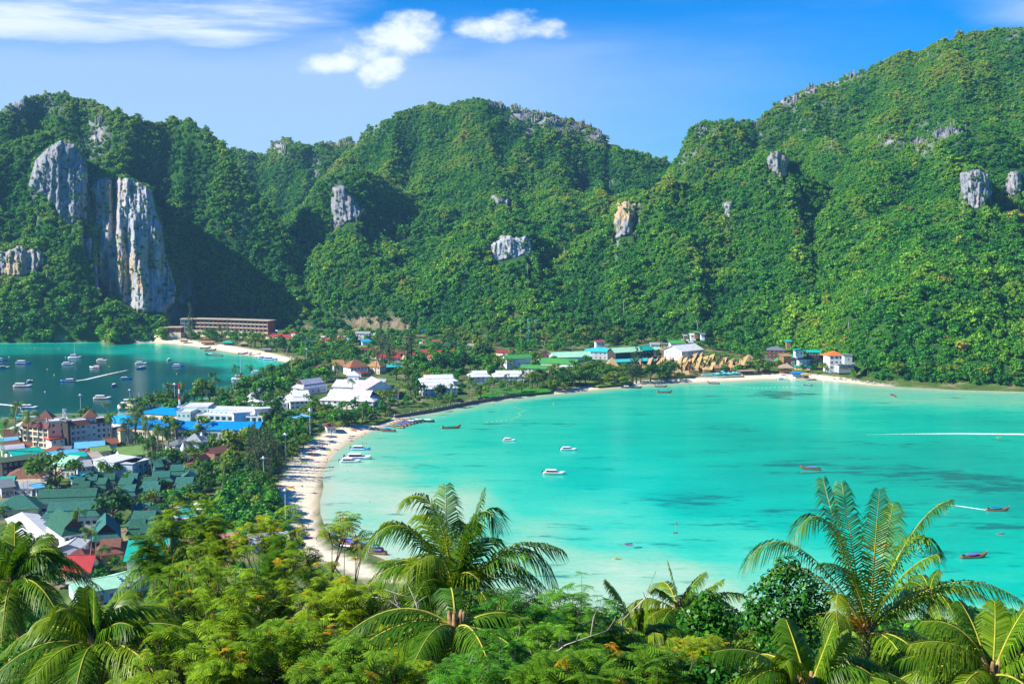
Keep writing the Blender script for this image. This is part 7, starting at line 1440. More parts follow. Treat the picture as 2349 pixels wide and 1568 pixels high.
# ground level helper for the beaches
def BZ(cr, x, y):
 p = CW(cr, x, y, 1.0); z = max(gz(*p), -.6); return CW(cr, x, y, z), z
for (cr, x, y, pose, c, lab) in [('I', 1060, 970, 'walk', 'blue', 'person in blue shorts walking alone on the open sand'), ('I', 1315, 958, 'stand', 'dark', 'person in dark swimwear wading beside another off the open sand'), ('I', 1366, 952, 'stand', 'red', 'person in red swimwear wading beside another off the open sand'), ('I', 1280, 800, 'walk', 'pink', 'person in pink shorts walking at the waterline above a companion'), ('I', 1258, 845, 'walk', 'dark', 'person in dark shorts walking at the waterline'), ('I', 1646, 560, 'walk', 'orange', 'person in orange shorts standing before the white dinghy'),
 ('I', 1655, 412, 'stand', 'dark', 'person in dark shorts beside a friend in the middle of the sand'), ('I', 1684, 418, 'stand', 'red', 'person in red shorts beside a friend in the middle of the sand'), ('I', 1842, 415, 'walk', 'navy', 'person in navy shorts walking down to the water'), ('I', 1900, 365, 'walk', 'dark', 'person in black walking up the sand from the water'), ('I', 2010, 285, 'stand', 'yellow', 'person in yellow by the beached longtail boats'), ('I', 1856, 530, 'stand', 'blue', 'person wading above the highest moored speedboat'), ('I', 1920, 535, 'stand', 'pink', 'person in pink wading near the highest moored speedboat'),
 ('I', 1132, 530, 'stand', 'navy', 'person in navy standing in the tree shade with a companion'), ('I', 1156, 525, 'stand', 'blue', 'companion in blue standing in the tree shade'), ('I', 1196, 565, 'walk', 'dark', 'person in dark clothes by the blue kayaks'), ('I', 1273, 545, 'sit', 'dark', 'person sitting on the sand above the blue kayaks'), ('I', 1166, 640, 'stand', 'pink', 'person in pink below the blue kayaks'), ('I', 860, 942, 'sit', 'dark', 'person in black sitting in the shade of the casuarinas'), ('I', 862, 1215, 'sit', 'pink', 'person sitting alone on the bright sand'), ('I', 826, 988, 'lie', 'red', 'person lying on the sand near the casuarinas'),
 ('I', 1022, 660, 'sit', 'navy', 'person sitting behind the red kayaks'), ('I', 820, 745, 'stand', 'pink', 'person in pink at the edge of the bushes'), ('I', 840, 770, 'stand', 'dark', 'person in dark clothes at the edge of the bushes'), ('L', 1056, 640, 'stand', 'navy', 'person in navy at the waterline behind the amber tipped tree'), ('L', 785, 660, 'walk', 'orange', 'person in orange on the sand left of the amber tipped tree'), ('L', 830, 755, 'stand', 'dark', 'person in dark shorts of a pair on the near sand'), ('L', 854, 757, 'stand', 'blue', 'person in blue shorts of a pair on the near sand'),
 ('L', 806, 845, 'walk', 'dark', 'person in dark shorts near the sunbathers'), ('L', 870, 848, 'walk', 'pink', 'person in pink near the sunbathers'), ('L', 960, 865, 'walk', 'purple', 'person in purple wrap walking to the water'), ('L', 1098, 1075, 'stand', 'blue', 'person in blue standing at the moored long boats'), ('L', 820, 878, 'lie', 'orange', 'person lying on an orange towel on the near sand'), ('L', 640, 675, 'sit', 'pink', 'person in pink sitting by the lamp mast on the near sand')]:
 q, z = BZ(cr, x, y); person(pose, q, z, random.uniform(0, 6.28), c, lab)
for (q, lab) in [(c2_(2100, 243), 'swimmer furthest out below the red striped speedboat'), (c2_(1822, 266), 'swimmer on the side of the great sand spit'), (c2_(2187, 264), 'swimmer nearest the red striped speedboat'), (c2_(2120, 355), 'swimmer in the pale shallows below the other swimmers'), (c2p('I', 1610, 970), 'swimmer whose head shows off the open sand'), (c2p('I', 1972, 1480), 'person standing in the water off the pale shoal')]:
 person('stand', P(*q, 0), -1.15, 0.3, 'dark', lab, 'people in the water')
# kayaks and paddlers
GK = 'kayaks on the beaches and the bay'
for (cr, x, y, cols, where) in [('I', 1005, 690, ['red', 'red', 'red', 'red'], 'in the red row at the edge of the trees'), ('I', 1180, 575, ['blue', 'blue', 'blue'], 'in the blue row under the lamp mast'), ('I', 1275, 618, ['yellow', 'green'], 'below the blue row'), ('I', 1410, 614, ['blue'], 'alone toward the water'), ('I', 1010, 570, ['yellow', 'red', 'orange', 'blue'], 'in the stack by the bushes'), ('I', 870, 812, ['yellow', 'yellow', 'green'], 'in the pair row before the shrubs'), ('I', 1090, 818, ['pink'], 'alone in the middle of the sand'),
  ('I', 1330, 468, ['blue', 'pink', 'green', 'yellow', 'blue'], 'before the brown bar house'), ('I', 1700, 285, ['pink', 'red', 'orange'], 'under the shore trees near the seawall'), ('L', 660, 200, ['red', 'red', 'yellow'], 'in the shade of the casuarinas'), ('L', 500, 188, ['red'], 'deep in the casuarina shade'), ('L', 575, 240, ['blue', 'orange', 'yellow'], 'behind the lamp mast of the near sand'), ('L', 910, 962, ['orange', 'yellow'], 'on the near sand above the beach hut'), ('L', 950, 1030, ['red', 'red'], 'on the near sand by the beach hut'), ('L', 1710, 1360, ['yellow', 'green', 'red', 'orange'], 'on the sand below the crowded long boats')]:
 q, z = BZ(cr, x, y); cnt = {}
 for i, c in enumerate(cols):
  cnt[c] = cnt.get(c, 0) + 1; n_ = f'{ORD[cnt[c] - 1]} ' if cols.count(c) > 1 else ''
  place(('k', c), (q[0] + .5 * i, q[1] - 1.15 * i), random.uniform(-.2, .2), f'{n_}{c} kayak {where}' + (', counted from the land' if n_ else ''), GK, z + .02)
for (x, y, c, lab) in [(1441, 1250, 'pink', 'pink kayak drifting beside a blue one on the pale shallows'), (1441, 1247, 'blue', 'empty blue kayak drifting beside a pink one on the pale shallows'), (1463, 1256, 'blue', 'blue kayak with a paddler on the pale shallows'), (1415, 1282, 'yellow', 'yellow kayak with a paddler nearest the slope trees'), (2296, 1224, 'red', 'red kayak with a paddler off the great palm'), (2292, 1003, 'yellow', 'yellow kayak with a paddler below the long wake')]:
 q = P(x, y, 0); place(('k', c), q, .2, lab, GK, 0)
 if 'paddler' in lab: person('sit', q, .12, 1.4, 'red' if c != 'red' else 'navy', lab.replace(f'{c} kayak with a paddler', f'paddler sitting in the {c} kayak'), 'paddlers on the bay')
# ------------------------------------------------------------------ lamp masts, radio masts, poles
steel = mat('steel', (.42, .52, .55), .4, .1, 1.0, .4); lampm = mat('lamp_white', (.85, .85, .9), .3)
pole = MB().cone((0, 0), .30, .16, -.5, 18, 8).mesh('pole', steel); head = MB().cone((0, 0), .5, .75, 17.9, 18.5, 8).cone((0, 0), .75, .25, 18.503, 19.2, 8).mesh('lamp_head', lampm)
fl = MB().box(.7, 1.5, -.35, .35, 17.9, 18.35).mesh('floodlight', steel)
for (cr, x, y, lab) in [('A', 1070, 1095, 'lamp mast rising behind the roof of the cream hotel'), ('A', 1730, 1030, 'lamp mast beside the hipped blue roof and the ferry'), ('C', 85, 480, 'lamp mast among the trees behind the steep brown roof'), ('B', 1885, 690, 'lamp mast at the near end of the far beach'), ('B', 1672, 740, 'lamp mast in front of the light blue speedboats'), ('B', 1108, 985, 'lamp mast between the palms of the dark bay shore'), ('C', 130, 1310, 'lamp mast before the tree lawn of the white hotel'), ('I', 578, 350, 'lamp mast at the edge of the casuarinas'), ('I', 985, -60, 'lamp mast above the palms by the brown bar house'), ('L', 578, 240, 'lamp mast standing free on the near sand'), ('I', 220, 740, 'lamp mast sunk in the casuarina crowns'), ('B', 325, 1050, 'lamp mast beside the red white and blue mast')]:
 q = CW(cr, x, y, 2 + 18.5); r = thing('lamp_mast', lab, 'lamp mast', (*q, 2), random.uniform(0, 1), 'tall floodlight masts of the town'); link('pole', pole, r); link('lamp_head', head, r)
 for i in range(4): link('floodlight', fl, r, (0, 0, 0), i * PI / 2)
q = CW('B', 385, 1040, 30); r = thing('signal_mast', 'thick mast banded red white and blue with a platform at the dark bay', 'mast', (*q, 2))
for z0, z1, c in ((-1, 14, 'sky'), (14.003, 17, 'white'), (17.003, 21, 'red'), (21.003, 24, 'white'), (24.003, 27, 'red')): link('mast_section', MB().cone((0, 0), .85 - .012 * z0, .85 - .012 * z1, z0, z1, 8).mesh('mast_section', pm(c)), r)
link('platform', MB().cone((0, 0), 1.6, 1.9, 11.5, 12.3, 10).mesh('platform', pm('white')), r); link('top_light', MB().box(-1.1, 1.1, -.3, .3, 27.003, 27.6).mesh('top_light', pm('red')), r)
def lattice(label, q, h, w, c, z=2.0, pan=6):
 r = thing('radio_mast', label, 'radio mast', (*q, z)); mb = MB()
 for sx in (-1, 1):
  for sy in (-1, 1): mb.tube([(sx * w, sy * w, -1), (sx * w * .55, sy * w * .55, h)], .10, 4)
 link('mast_leg', mb.mesh('mast_leg', pm(c)), r)['kind'] = 'stuff'; mb = MB(); k = int(h / 2.4)
 for i in range(k):
  z0, z1 = h * i / k, h * (i + 1) / k; a, b = w * (1 - .45 * i / k), w * (1 - .45 * (i + 1) / k)
  for (p, s) in (((-a, -a), (b, -b)), ((a, -a), (b, b)), ((a, a), (-b, b)), ((-a, a), (-b, -b))): mb.tube([(*p, z0), (*s, z1)], .06, 4)
  mb.tube([(-a, -a, z0), (a, -a, z0)], .06, 4)
 link('brace', mb.mesh('brace', pm(c)), r)['kind'] = 'stuff'; ap = MB().box(-.18, .18, -.1, .1, 0, 2.2).mesh('antenna_panel', pm('white'))
 for i in range(pan): link('antenna_panel', ap, r, (1.0 * math.cos(i * 2.09), 1.0 * math.sin(i * 2.09), h - 2.4 - 2.6 * (i // 3)))
 link('dish', MB().cone((0, 0), .2, .6, 0, .3, 10).mesh('dish', pm('white')), r, (w * .7, -w * .8, h * .62)).rotation_euler = (PI / 2, 0, 0)
for (x, y, lab, h, w, c) in [(708, 75, 'thick turquoise lattice mast tallest of the three behind the green roofs', 33, 1.3, 'teal'), (605, 92, 'thin green lattice mast with white panels beside the stilt house', 31, .7, 'green'), (806, 85, 'thin green lattice mast with many white panels beside the turquoise mast', 32, .8, 'green')]:
 lattice(lab, CW('D', x, y, 2 + h), h, w, c, 2, 6)
lattice('green lattice mast cut by the picture edge before the cream lodge', CW('G', 18, 380, 30), 28, .8, 'green', 2, 3); lattice('short antenna frame with white panels on the cream hotel roof', CW('G', 1060, 240, 24.5), 7, .5, 'grey', 18.4, 9)
conc = mat('pole_concrete', (.5, .49, .46), .9); up_ = MB().cone((0, 0), .16, .11, -.5, 9, 6).box(-1.1, 1.1, -.06, .06, 8.0, 8.15).mesh('pole', conc)
for (cr, x, y, lab) in [('J', 885, 160, 'power pole before the little green bungalows'), ('J', 962, 170, 'power pole with cross arm beside its neighbour pole'), ('J', 377, 60, 'street pole by the broad maroon roof'), ('J', 446, 72, 'second street pole by the broad maroon roof'), ('J', 315, 240, 'tall power pole in the cable tangle of the workshop'), ('J', 235, 225, 'power pole nearest the workshop roof'), ('J', 368, 285, 'power pole in front of the long green wing'), ('D', 1297, 430, 'twin power pole frame behind the mint hall'), ('D', 400, 250, 'bare pole by the stilt house'), ('D', 485, 200, 'taller bare pole by the stilt house')]:
 q = CW(cr, x, y, 11); r = thing('utility_pole', lab, 'pole', (*q, 2), random.uniform(0, 3), 'power poles of the town'); link('pole', up_, r); link('insulator', MB().cone((0, 0), .08, .05, 8.153, 8.5, 6).mesh('insulator', pm('white')), r, (.9, 0, 0))
# ------------------------------------------------------------------ tents, parasols, pools, seawall, fence, rocks, tanks
def tent(label, cr, x, y, h, w):
 q = CW(cr, x, y, 2 + h); r = thing('tent', label, 'tent', (*q, 2), .4, 'white peaked tents'); n = 8; vs, fs = [], []; pr = [(1, .30), (.72, .36), (.45, .48), (.22, .70), (.07, .92), (.0, 1.0)]
 for i, (a, b) in enumerate(pr): vs += [(w * a * math.cos(2 * PI * j / n), w * a * math.sin(2 * PI * j / n), h * b) for j in range(n)]
 fs = [(i * n + j, i * n + (j + 1) % n, (i + 1) * n + (j + 1) % n, (i + 1) * n + j) for i in range(5) for j in range(n)]
 link('canopy', mesh('canopy', vs, fs, [mat('tent_cloth', (.84, .83, .82), .8, .05)], True), r)
 for j in range(0, n, 2): link('pole', post_mesh(h * .3, .08), r, (w * .95 * math.cos(2 * PI * j / n), w * .95 * math.sin(2 * PI * j / n), 0))
tent('white peaked tent behind the grey pavilion', 'H', 1265, 602, 11, 7.5); tent('white peaked tent in front of the grey pavilion', 'H', 960, 780, 11, 8); tent('white peaked tent half hidden in the beach trees', 'H', 1750, 642, 10, 6.5)
pcan = {c: MB().cone((0, 0), 1.7, .08, 2.2, 2.95, 10).mesh('canopy', mat('parasol_' + c, k, .8, .05)) for c, k in (('white', (.84, .83, .80)), ('blue', (.12, .6, .75)))}
AT = [('by the green corner house', 9), ('beside the pool terrace', 9)]
for i, (cr, x, y, c, lab) in enumerate([('K', 235, 455, 'white', 'white parasol highest of the cluster before the green bungalows'), ('K', 225, 488, 'white', 'white parasol just below the highest one of its cluster'), ('K', 105, 505, 'white', 'white parasol nearest the green terrace bungalow'), ('K', 145, 535, 'white', 'white parasol overlapping the one by the terrace bungalow'), ('K', 365, 512, 'white', 'white parasol with the shrubs right behind it'), ('K', 425, 548, 'white', 'white parasol above the green corner house ridge'), ('K', 385, 540, 'white', 'white parasol wedged between two others above the corner house'), ('K', 250, 560, 'white', 'red edged white parasol above the corner house roof'), ('K', 1195, 462, 'white', 'white parasol on the lawn beside the turquoise pool edge'), ('K', 1350, 460, 'white', 'white parasol on the lawn corner near the dark tree'), ('K', 1245, 542, 'white', 'white parasol in the middle of the lawn'), ('K', 1385, 552, 'white', 'white parasol beside the grey shrub on the lawn'), ('K', 1370, 512, 'white', 'wide white parasol on the lawn edge'), ('K', 1252, 600, 'white', 'white parasol lowest on the lawn'), ('K', 815, 682, 'white', 'white parasol on the paved side of the pool'), ('K', 795, 722, 'white', 'white parasol lowest on the paved side of the pool'), ('K', 710, 482, 'white', 'white parasol behind the feathery treetop'),
 ('E', 1240, 806, 'blue', 'light blue parasol at the near end of the beach resort pool'), ('E', 1330, 802, 'blue', 'second light blue parasol along the beach resort pool'), ('E', 1385, 800, 'blue', 'third light blue parasol along the beach resort pool'), ('E', 1450, 796, 'blue', 'fourth light blue parasol along the beach resort pool'), ('E', 1492, 794, 'blue', 'light blue parasol next to the flat poolside bar'), ('E', 1302, 780, 'blue', 'closed looking blue parasol behind the pool row')]):
 q = CW(cr, x, y, 2.3 + 2.8); r = thing('parasol', lab, 'parasol', (*q, 2.3), 0, f'{c} parasols by the pools'); r.scale = (1.15,) * 3; link('pole', post_mesh(2.9, .04), r); link('canopy', pcan[c], r)
poolm = mat('pool_water', (.02, .50, .52), .08, .08, .3, .5); stone_m = mat('pool_kerb', (.62, .55, .42), .8, .15, 1.0)
for (cr, pts, lab) in [('K', [(960, 458), (1092, 455), (1182, 655), (1010, 700), (850, 690), (840, 590), (900, 520)], 'turquoise resort pool seen through the feathery treetops'), ('E', [(1010, 850), (1060, 815), (1290, 800), (1540, 815), (1550, 838), (1300, 848)], 'long blue pool behind the bamboo fence')]:
 q = [CW(cr, x, y, 2.6) for x, y in pts]; c = np.mean(q, 0); r = thing('pool', lab, 'pool', (*c, 2.3)); a = [(x - c[0], y - c[1]) for x, y in q][::-1]
 link('kerb', MB().prism([(x * 1.1, y * 1.12) for x, y in a], -.4, .26).mesh('kerb', stone_m), r); link('water', MB().prism(a, .1, .33).mesh('water', poolm), r)
for (cr, pts, col, nm) in [('K', [(700, 470), (960, 440), (1460, 455), (1480, 600), (1200, 660), (600, 760), (430, 590), (60, 560), (60, 500), (300, 480)], (.62, .40, .20), 'paved_terrace'), ('K', [(1100, 460), (1400, 470), (1440, 580), (1180, 650)], (.16, .26, .03), 'lawn'), ('K', [(1000, 1000), (1100, 900), (1800, 880), (1900, 1060), (1000, 1080)], (.05, .24, .02), 'lawn'), ('D', [(1540, 905), (2080, 890), (2100, 935), (1640, 978), (1540, 960)], (.16, .27, .03), 'lawn'), ('C', [(720, 445), (1000, 425), (1010, 475), (740, 490), (290, 520), (290, 470)], (.19, .30, .03), 'sports_field'), ('D', [(20, 1140), (100, 1000), (560, 1000), (1100, 980), (1000, 1050), (600, 1085)], (.13, .24, .03), 'lawn'), ('C', [(130, 1450), (300, 1360), (760, 1400), (1240, 1390), (1000, 1470), (500, 1480)], (.15, .25, .03), 'lawn')]:
 q = [CW(cr, x, y, 2.4) for x, y in pts][::-1]; structure(nm, MB().prism([(x, y) for x, y in q], 1.6, 2.36 if nm == 'paved_terrace' else 2.41).mesh(nm, mat(nm + f'{col[1]:.2f}', col, .95, .2, .3, .1, bump=.4)))
def wall_line(name, lab, cat, pts, h, th, m_, post=None, gap=6):
 q = [P(x, y, 1.2) for x, y in pts]; r = thing(name, lab, cat, (*q[0], 0)); 
 for (a, b) in zip(q[:-1], q[1:]):
  L = math.hypot(b[0] - a[0], b[1] - a[1]); an = math.atan2(b[1] - a[1], b[0] - a[0]); k = max(1, int(L / gap))
  for i in range(k):
   s = L * i / k; o = link('panel', MB().box(0, L / k + .02, -th / 2, th / 2, -1, h - .02 * (i % 3)).mesh('panel', m_), r, (a[0] - q[0][0] + math.cos(an) * s, a[1] - q[0][1] + math.sin(an) * s, 0), an)
   if post: link('post', post, r, (a[0] - q[0][0] + math.cos(an) * s, a[1] - q[0][1] + math.sin(an) * s, 0), an)
wp = MB().cone((0, 0), .16, .16, 2.4, 3.6, 6).mesh('post', pm('white'))
wall_line('seawall', 'dark stone seawall with white posts along the turquoise bay', 'seawall', [(905, 957), (960, 947), (1000, 940), (1080, 924), (1140, 914), (1195, 905)], 2.7, .9, mat('seawall_stone', (.17, .15, .13), .95, .3, .8, .1, bump=.6), wp)
wall_line('bamboo_fence', 'brown bamboo fence along the sand before the long pool', 'fence', [c2p('E', 845, 872), c2p('E', 1100, 868), c2p('E', 1300, 858), c2p('E', 1540, 842), c2p('E', 1760, 835), c2p('E', 2040, 826)], 3.3, .18, mat('bamboo', (.24, .17, .11), .9, .35, 1.2, .1, stretch=(6, 6, .4)), post_mesh(3.7, .13), 4)
rkm = mat('boulder', (.36, .34, .32), .95, .3, .5, .1, bump=.8); rb = []
for i in range(4):
 rng = np.random.default_rng(40 + i); me = MB().cone((0, 0), .9, .7, -.5, .35, 7).cone((0, 0), .7, .25, .35, .8, 7).mesh('boulder', rkm); co = np.array([v.co for v in me.vertices]) * (1 + rng.normal(size=(len(me.vertices), 1)) * .16); me.vertices.foreach_set('co', co.ravel().astype(np.float32)); rb.append(me)
for i in range(48):
 u = (i + random.random()) / 48; x = 1075 + u * 960; y = np.interp(x, [1075, 1300, 1600, 1750, 2035], [905, 925, 950, 968, 985]) - random.uniform(0, 34); q, z = BZ('F', x, y)
 o = link('boulder', rb[i % 4], None, (*q, z), random.uniform(0, 6)); s = random.uniform(.6, 1.9); o.scale = (s * 1.3, s, s * .8); tag(o, 'grey boulder among the tumbled rocks along the wooded end of the bay', 'boulder', 'grey boulders along the wooded shore')
tk = MB().cone((0, 0), .62, .62, 0, 1.7, 10).cone((0, 0), .62, .2, 1.703, 2.0, 10).mesh('tank', pm('blue')); lidm = MB().cone((0, 0), .22, .2, 2.003, 2.12, 8).mesh('lid', pm('navy'))
for i, (cr, x, y, z, lab) in enumerate([('M', 1062, 600, 7.2, 'first blue water tank on the mint roof, counted from the lilac cottage'), ('M', 1083, 610, 7.2, 'second blue water tank on the mint roof, counted from the lilac cottage'), ('M', 1104, 620, 7.1, 'third blue water tank on the mint roof, counted from the lilac cottage'), ('M', 1125, 632, 7.0, 'fourth blue water tank on the mint roof, counted from the lilac cottage'), ('B', 2165, 270, 14, 'light tank on the stony slope beside a dark blue one'), ('B', 2192, 274, 14, 'dark blue tank on the stony slope'), ('C', 1635, 240, 16, 'first of three blue tanks at the forest edge, counted from the casuarinas'), ('C', 1655, 240, 16, 'middle of three blue tanks at the forest edge'), ('C', 1675, 240, 16, 'last of three blue tanks at the forest edge, counted from the casuarinas')]):
 q = CW(cr, x, y, z + 1); r = thing('water_tank', lab, 'water tank', (*q, max(z, gz(*q)) if z > 8 else z), 0, 'blue water tanks'); link('tank', tk, r); link('lid', lidm, r)
# mooring buoys and float lines
bm = {c: MB().cone((0, 0), .42, .5, -.2, .25, 8).cone((0, 0), .5, .15, .253, .6, 8).mesh('buoy', pm(c)) for c in ('yellow', 'white', 'orange')}
for i, (cr, x, y, c, lab) in enumerate([('A', 467, 476, 'yellow', 'yellow buoy at the shadow line under the cliff forest'), ('A', 792, 480, 'orange', 'orange buoy on the emerald strip'), ('A', 2100, 492, 'yellow', 'yellow buoy off the beginning of the far beach'), ('A', 875, 597, 'white', 'white buoy beside the catamaran'), ('A', 122, 592, 'white', 'white buoy above the long blue speedboat'), ('A', 632, 755, 'yellow', 'yellow buoy alone between the moored speedboats'), ('A', 725, 833, 'yellow', 'yellow buoy above the racing speedboat'), ('A', 1430, 823, 'yellow', 'yellow buoy behind the wake'), ('A', 1457, 720, 'yellow', 'yellow buoy beside the red striped speedboat'), ('A', 601, 1058, 'white', 'white buoy below the racing speedboat'), ('B', 357, 918, 'yellow', 'yellow buoy below the open bay speedboat'), ('B', 572, 1050, 'yellow', 'yellow buoy near the leaning palms'), ('D', 1050, 1222, 'orange', 'orange buoy off the white strip of sand')]):
 o = link('buoy', bm[c], None, (*CW(cr, x, y, 0), 0)); o.scale = (1.3,) * 3; tag(o, lab, 'buoy', 'mooring buoys')
for (pts, lab, c) in [([c2p('E', 1230, 948), c2p('E', 1500, 985), c2p('E', 1720, 1010), c2p('E', 2000, 998), c2p('E', 2330, 990)], 'white float line sagging out from the longtail boat at the resort', 'white'), ([c2p('F', 455, 912), c2p('F', 600, 940), c2p('F', 740, 972)], 'white float line from the motor boat to the blue hooded boat', 'white'), ([c2p('B', 480, 1140), c2p('B', 620, 1122), c2p('B', 850, 1130), c2p('B', 1060, 1136)], 'yellow float line across the corner of the dark bay', 'yellow'), ([c2p('D', 525, 1260), c2p('D', 680, 1305), c2p('D', 570, 1340), c2p('D', 610, 1370), c2p('D', 480, 1430), c2p('D', 100, 1470)], 'yellow float line zigzagging off the seawall', 'yellow'), ([c2p('A', 20, 470), c2p('A', 460, 478), c2p('A', 800, 484)], 'yellow float line along the cliff forest shore', 'yellow')]:
 q = [P(x, y, 0) for x, y in pts]; r = thing('float_line', lab, 'float line', (*q[0], 0), 0, 'float lines of the swimming areas'); fm_ = MB().cone((0, 0), .3, .3, -.1, .25, 6).mesh('float', pm(c))
 for (a, b) in zip(q[:-1], q[1:]):
  k = int(math.hypot(b[0] - a[0], b[1] - a[1]) / 4) + 1
  for i in range(k): link('float', fm_, r, (a[0] + (b[0] - a[0]) * i / k - q[0][0], a[1] + (b[1] - a[1]) * i / k - q[0][1], 0))
q = P(1549, 1222, 0); r = thing('marker', 'wooden marker raft with a red flag on the turquoise shallows', 'marker', (*q, 0)); link('raft', MB().box(-.9, .9, -.6, .6, -.2, .35).mesh('raft', pm('wood')), r); pf_ = link('pole', MB().cone((0, 0), .05, .04, .35, 5, 5).mesh('pole', pm('grey')), r); link('flag', MB().box(.05, .9, -.02, .02, 4.2, 4.9).mesh('flag', pm('red')), pf_)
# dead trees with pale trunks that stand out of the forest
for i, (x, y, h, lab) in enumerate([(579, 718, 20, 'tall bare white trunk behind the brick beach hotel'), (1430, 720, 16, 'leaning dead trunk on the slope behind the turquoise market'), (1295, 590, 14, 'thin dead trunk in the middle of the forest'), (1600, 760, 13, 'dead trunk above the white warehouse'), (1985, 690, 12, 'white snag on the right hill above the villas'), (1720, 400, 10, 'bare pale tree on the spur of the right hill'), (1210, 625, 12, 'pale trunk below the white overhanging rock'), (1945, 760, 10, 'short pale snag above the villas')]):
 Yd = hill_depth(x, y, lambda a, b: ground_z(a, b)[0], 900, 2200)
 if not Yd: continue
 q = PD(x, y, Yd - 6); rng = np.random.default_rng(i); mb = MB(); tp = Vector((rng.uniform(-2, 2), 0, h)); mb.tube([(0, 0, -4), (.3, 0, h * .5), tp], [.45, .34, .12], 6)
 for k in range(4): s = tp * (.6 + .1 * k); mb.tube([s, s + Vector((rng.uniform(-3, 3), rng.uniform(-1, 1), rng.uniform(1, 3)))], [.14, .04], 4)
 tag(link('dead_tree', mb.mesh('dead_tree', mat('dead_wood', (.46, .40, .35), .9, .2, 3.0), True), None, q), lab, 'dead tree', 'dead trees in the forest')
# ------------------------------------------------------------------ vegetation of the near hillside
near_leaf = leaf_mat('near_leaf', [(0.02, 0.10, 0.012), (0.04, 0.17, 0.012), (0.085, 0.24, 0.010), (0.16, 0.30, 0.012), (0.26, 0.34, 0.02)], 0.3)
frond_leaf = leaf_mat('frond_leaf', [(0.05, 0.15, 0.010), (0.085, 0.21, 0.010), (0.14, 0.27, 0.012), (0.22, 0.32, 0.02)], 0.34, rough=0.38)
dry_frond = leaf_mat('dry_frond', [(0.36, 0.25, 0.11), (0.50, 0.38, 0.18), (0.30, 0.28, 0.08)], 0.3)
feather_leaf = leaf_mat('feather_leaf', [(0.08, 0.22, 0.010), (0.16, 0.31, 0.008), (0.25, 0.38, 0.008), (0.36, 0.42, 0.010)], 0.36)
dark_feather = leaf_mat('dark_feather', [(0.03, 0.15, 0.012), (0.065, 0.24, 0.014), (0.12, 0.32, 0.012), (0.20, 0.36, 0.012)], 0.3)
amber_leaf = leaf_mat('amber_leaf', [(0.55, 0.30, 0.01), (0.65, 0.40, 0.015), (0.45, 0.34, 0.01)], 0.4)
gloss_leaf = leaf_mat('gloss_leaf', [(0.012, 0.09, 0.010), (0.03, 0.16, 0.012), (0.06, 0.23, 0.012)], 0.18, rough=0.38)
rachis = mat('rachis', (0.42, 0.40, 0.05), 0.5, 0.15, 3.0)
pale_bark = mat('pale_bark', (0.34, 0.29, 0.24), 0.9, 0.25, 3.0, 0.1, bump=0.5)
pod_m = mat('pod_brown', (0.20, 0.085, 0.04), 0.8, 0.3, 2.0)
nut_m = mat('flower_stalk', (0.75, 0.38, 0.03), 0.6, 0.2, 3.0)
def frond_mesh(p0, p1, p2, n=46, wid=0.95, rng=None, mats=None, droop=0.8, lwk=1.0):
 """a coconut frond: arching midrib p0-p1-p2 with two ranks of hanging leaflets"""
 p0, p1, p2 = map(np.asarray, (p0, p1, p2)); L = np.linalg.norm(p1 - p0) + np.linalg.norm(p2 - p1)
 tt = np.linspace(0, 1, n + 1)[:, None]
 S = p0 * (1 - tt) ** 2 + p1 * 2 * tt * (1 - tt) + p2 * tt ** 2
 Tn = np.gradient(S, axis=0); Tn /= np.linalg.norm(Tn, axis=1)[:, None]
 up = np.array([0, 0, 1.0]); side = np.cross(Tn, up); bad = np.linalg.norm(side, axis=1) < .25
 ref = np.cross(Tn, np.cross(p2 - p0, up) + 1e-6)
 h = np.array([p2[0] - p0[0], p2[1] - p0[1], 0]); h = h / (np.linalg.norm(h) + 1e-6); sref = np.array([h[1], -h[0], 0])
 side = np.where(bad[:, None], sref, side); side /= np.linalg.norm(side, axis=1)[:, None] + 1e-9
 for i in range(1, len(side)):
  if side[i] @ side[i - 1] < 0: side[i] = -side[i]
 nor = np.cross(side, Tn)
 tw = rng.uniform(-.5, .5); 
 V, F, MI = [], [], []; k = 0
 r = np.interp(tt[:, 0], [0, .15, 1], [.055, .035, .008])
 ring = [S + side * r[:, None], S - side * r[:, None], S + nor * (r * 1.2)[:, None]]
 ns = 12; idx = np.linspace(0, n, ns + 1).astype(int)
 for a in range(ns + 1): V += [ring[0][idx[a]], ring[1][idx[a]], ring[2][idx[a]]]
 for a in range(ns):
  b = a * 3
  for (i, j) in ((0, 2), (2, 1), (1, 0)): F.append((b + i, b + j, b + 3 + j, b + 3 + i)); MI.append(1)
 k = len(V)
 for i in range(int(n * .14), n):
  u = i / n; w = wid * (math.sin(PI * min(1, (u - .08) * 1.02)) ** .55 if u > .09 else .2) * (1 - .35 * u)
  for sg in (-1, 1):
   if rng.random() < .05: continue
   lw = lwk * 0.031 * (1.1 - .5 * u); ww = w * rng.uniform(.88, 1.08); fwd = .55 + .5 * u
   d0 = side[i] * sg * math.cos(tw * .4) + nor[i] * (0.22 - .15 * u) + Tn[i] * fwd + rng.normal(size=3) * .05; d0 /= np.linalg.norm(d0)
   a = S[i]; m_ = a + d0 * ww * .5 - up * droop * .16 * ww; e = a + d0 * ww * .88 - up * droop * (.62 + .35 * rng.random()) * ww
   wv = Tn[i] * lw
   V += [a - wv, a + wv, m_ + wv * 1.15, m_ - wv * 1.15, e + wv * .15, e - wv * .15]
   F += [(k, k + 1, k + 2, k + 3), (k + 3, k + 2, k + 4, k + 5)]; MI += [0, 0]; k += 6
 return mesh('frond', np.array(V), np.array(F), mats or [frond_leaf, rachis], False, MI)
FOREPOS = []
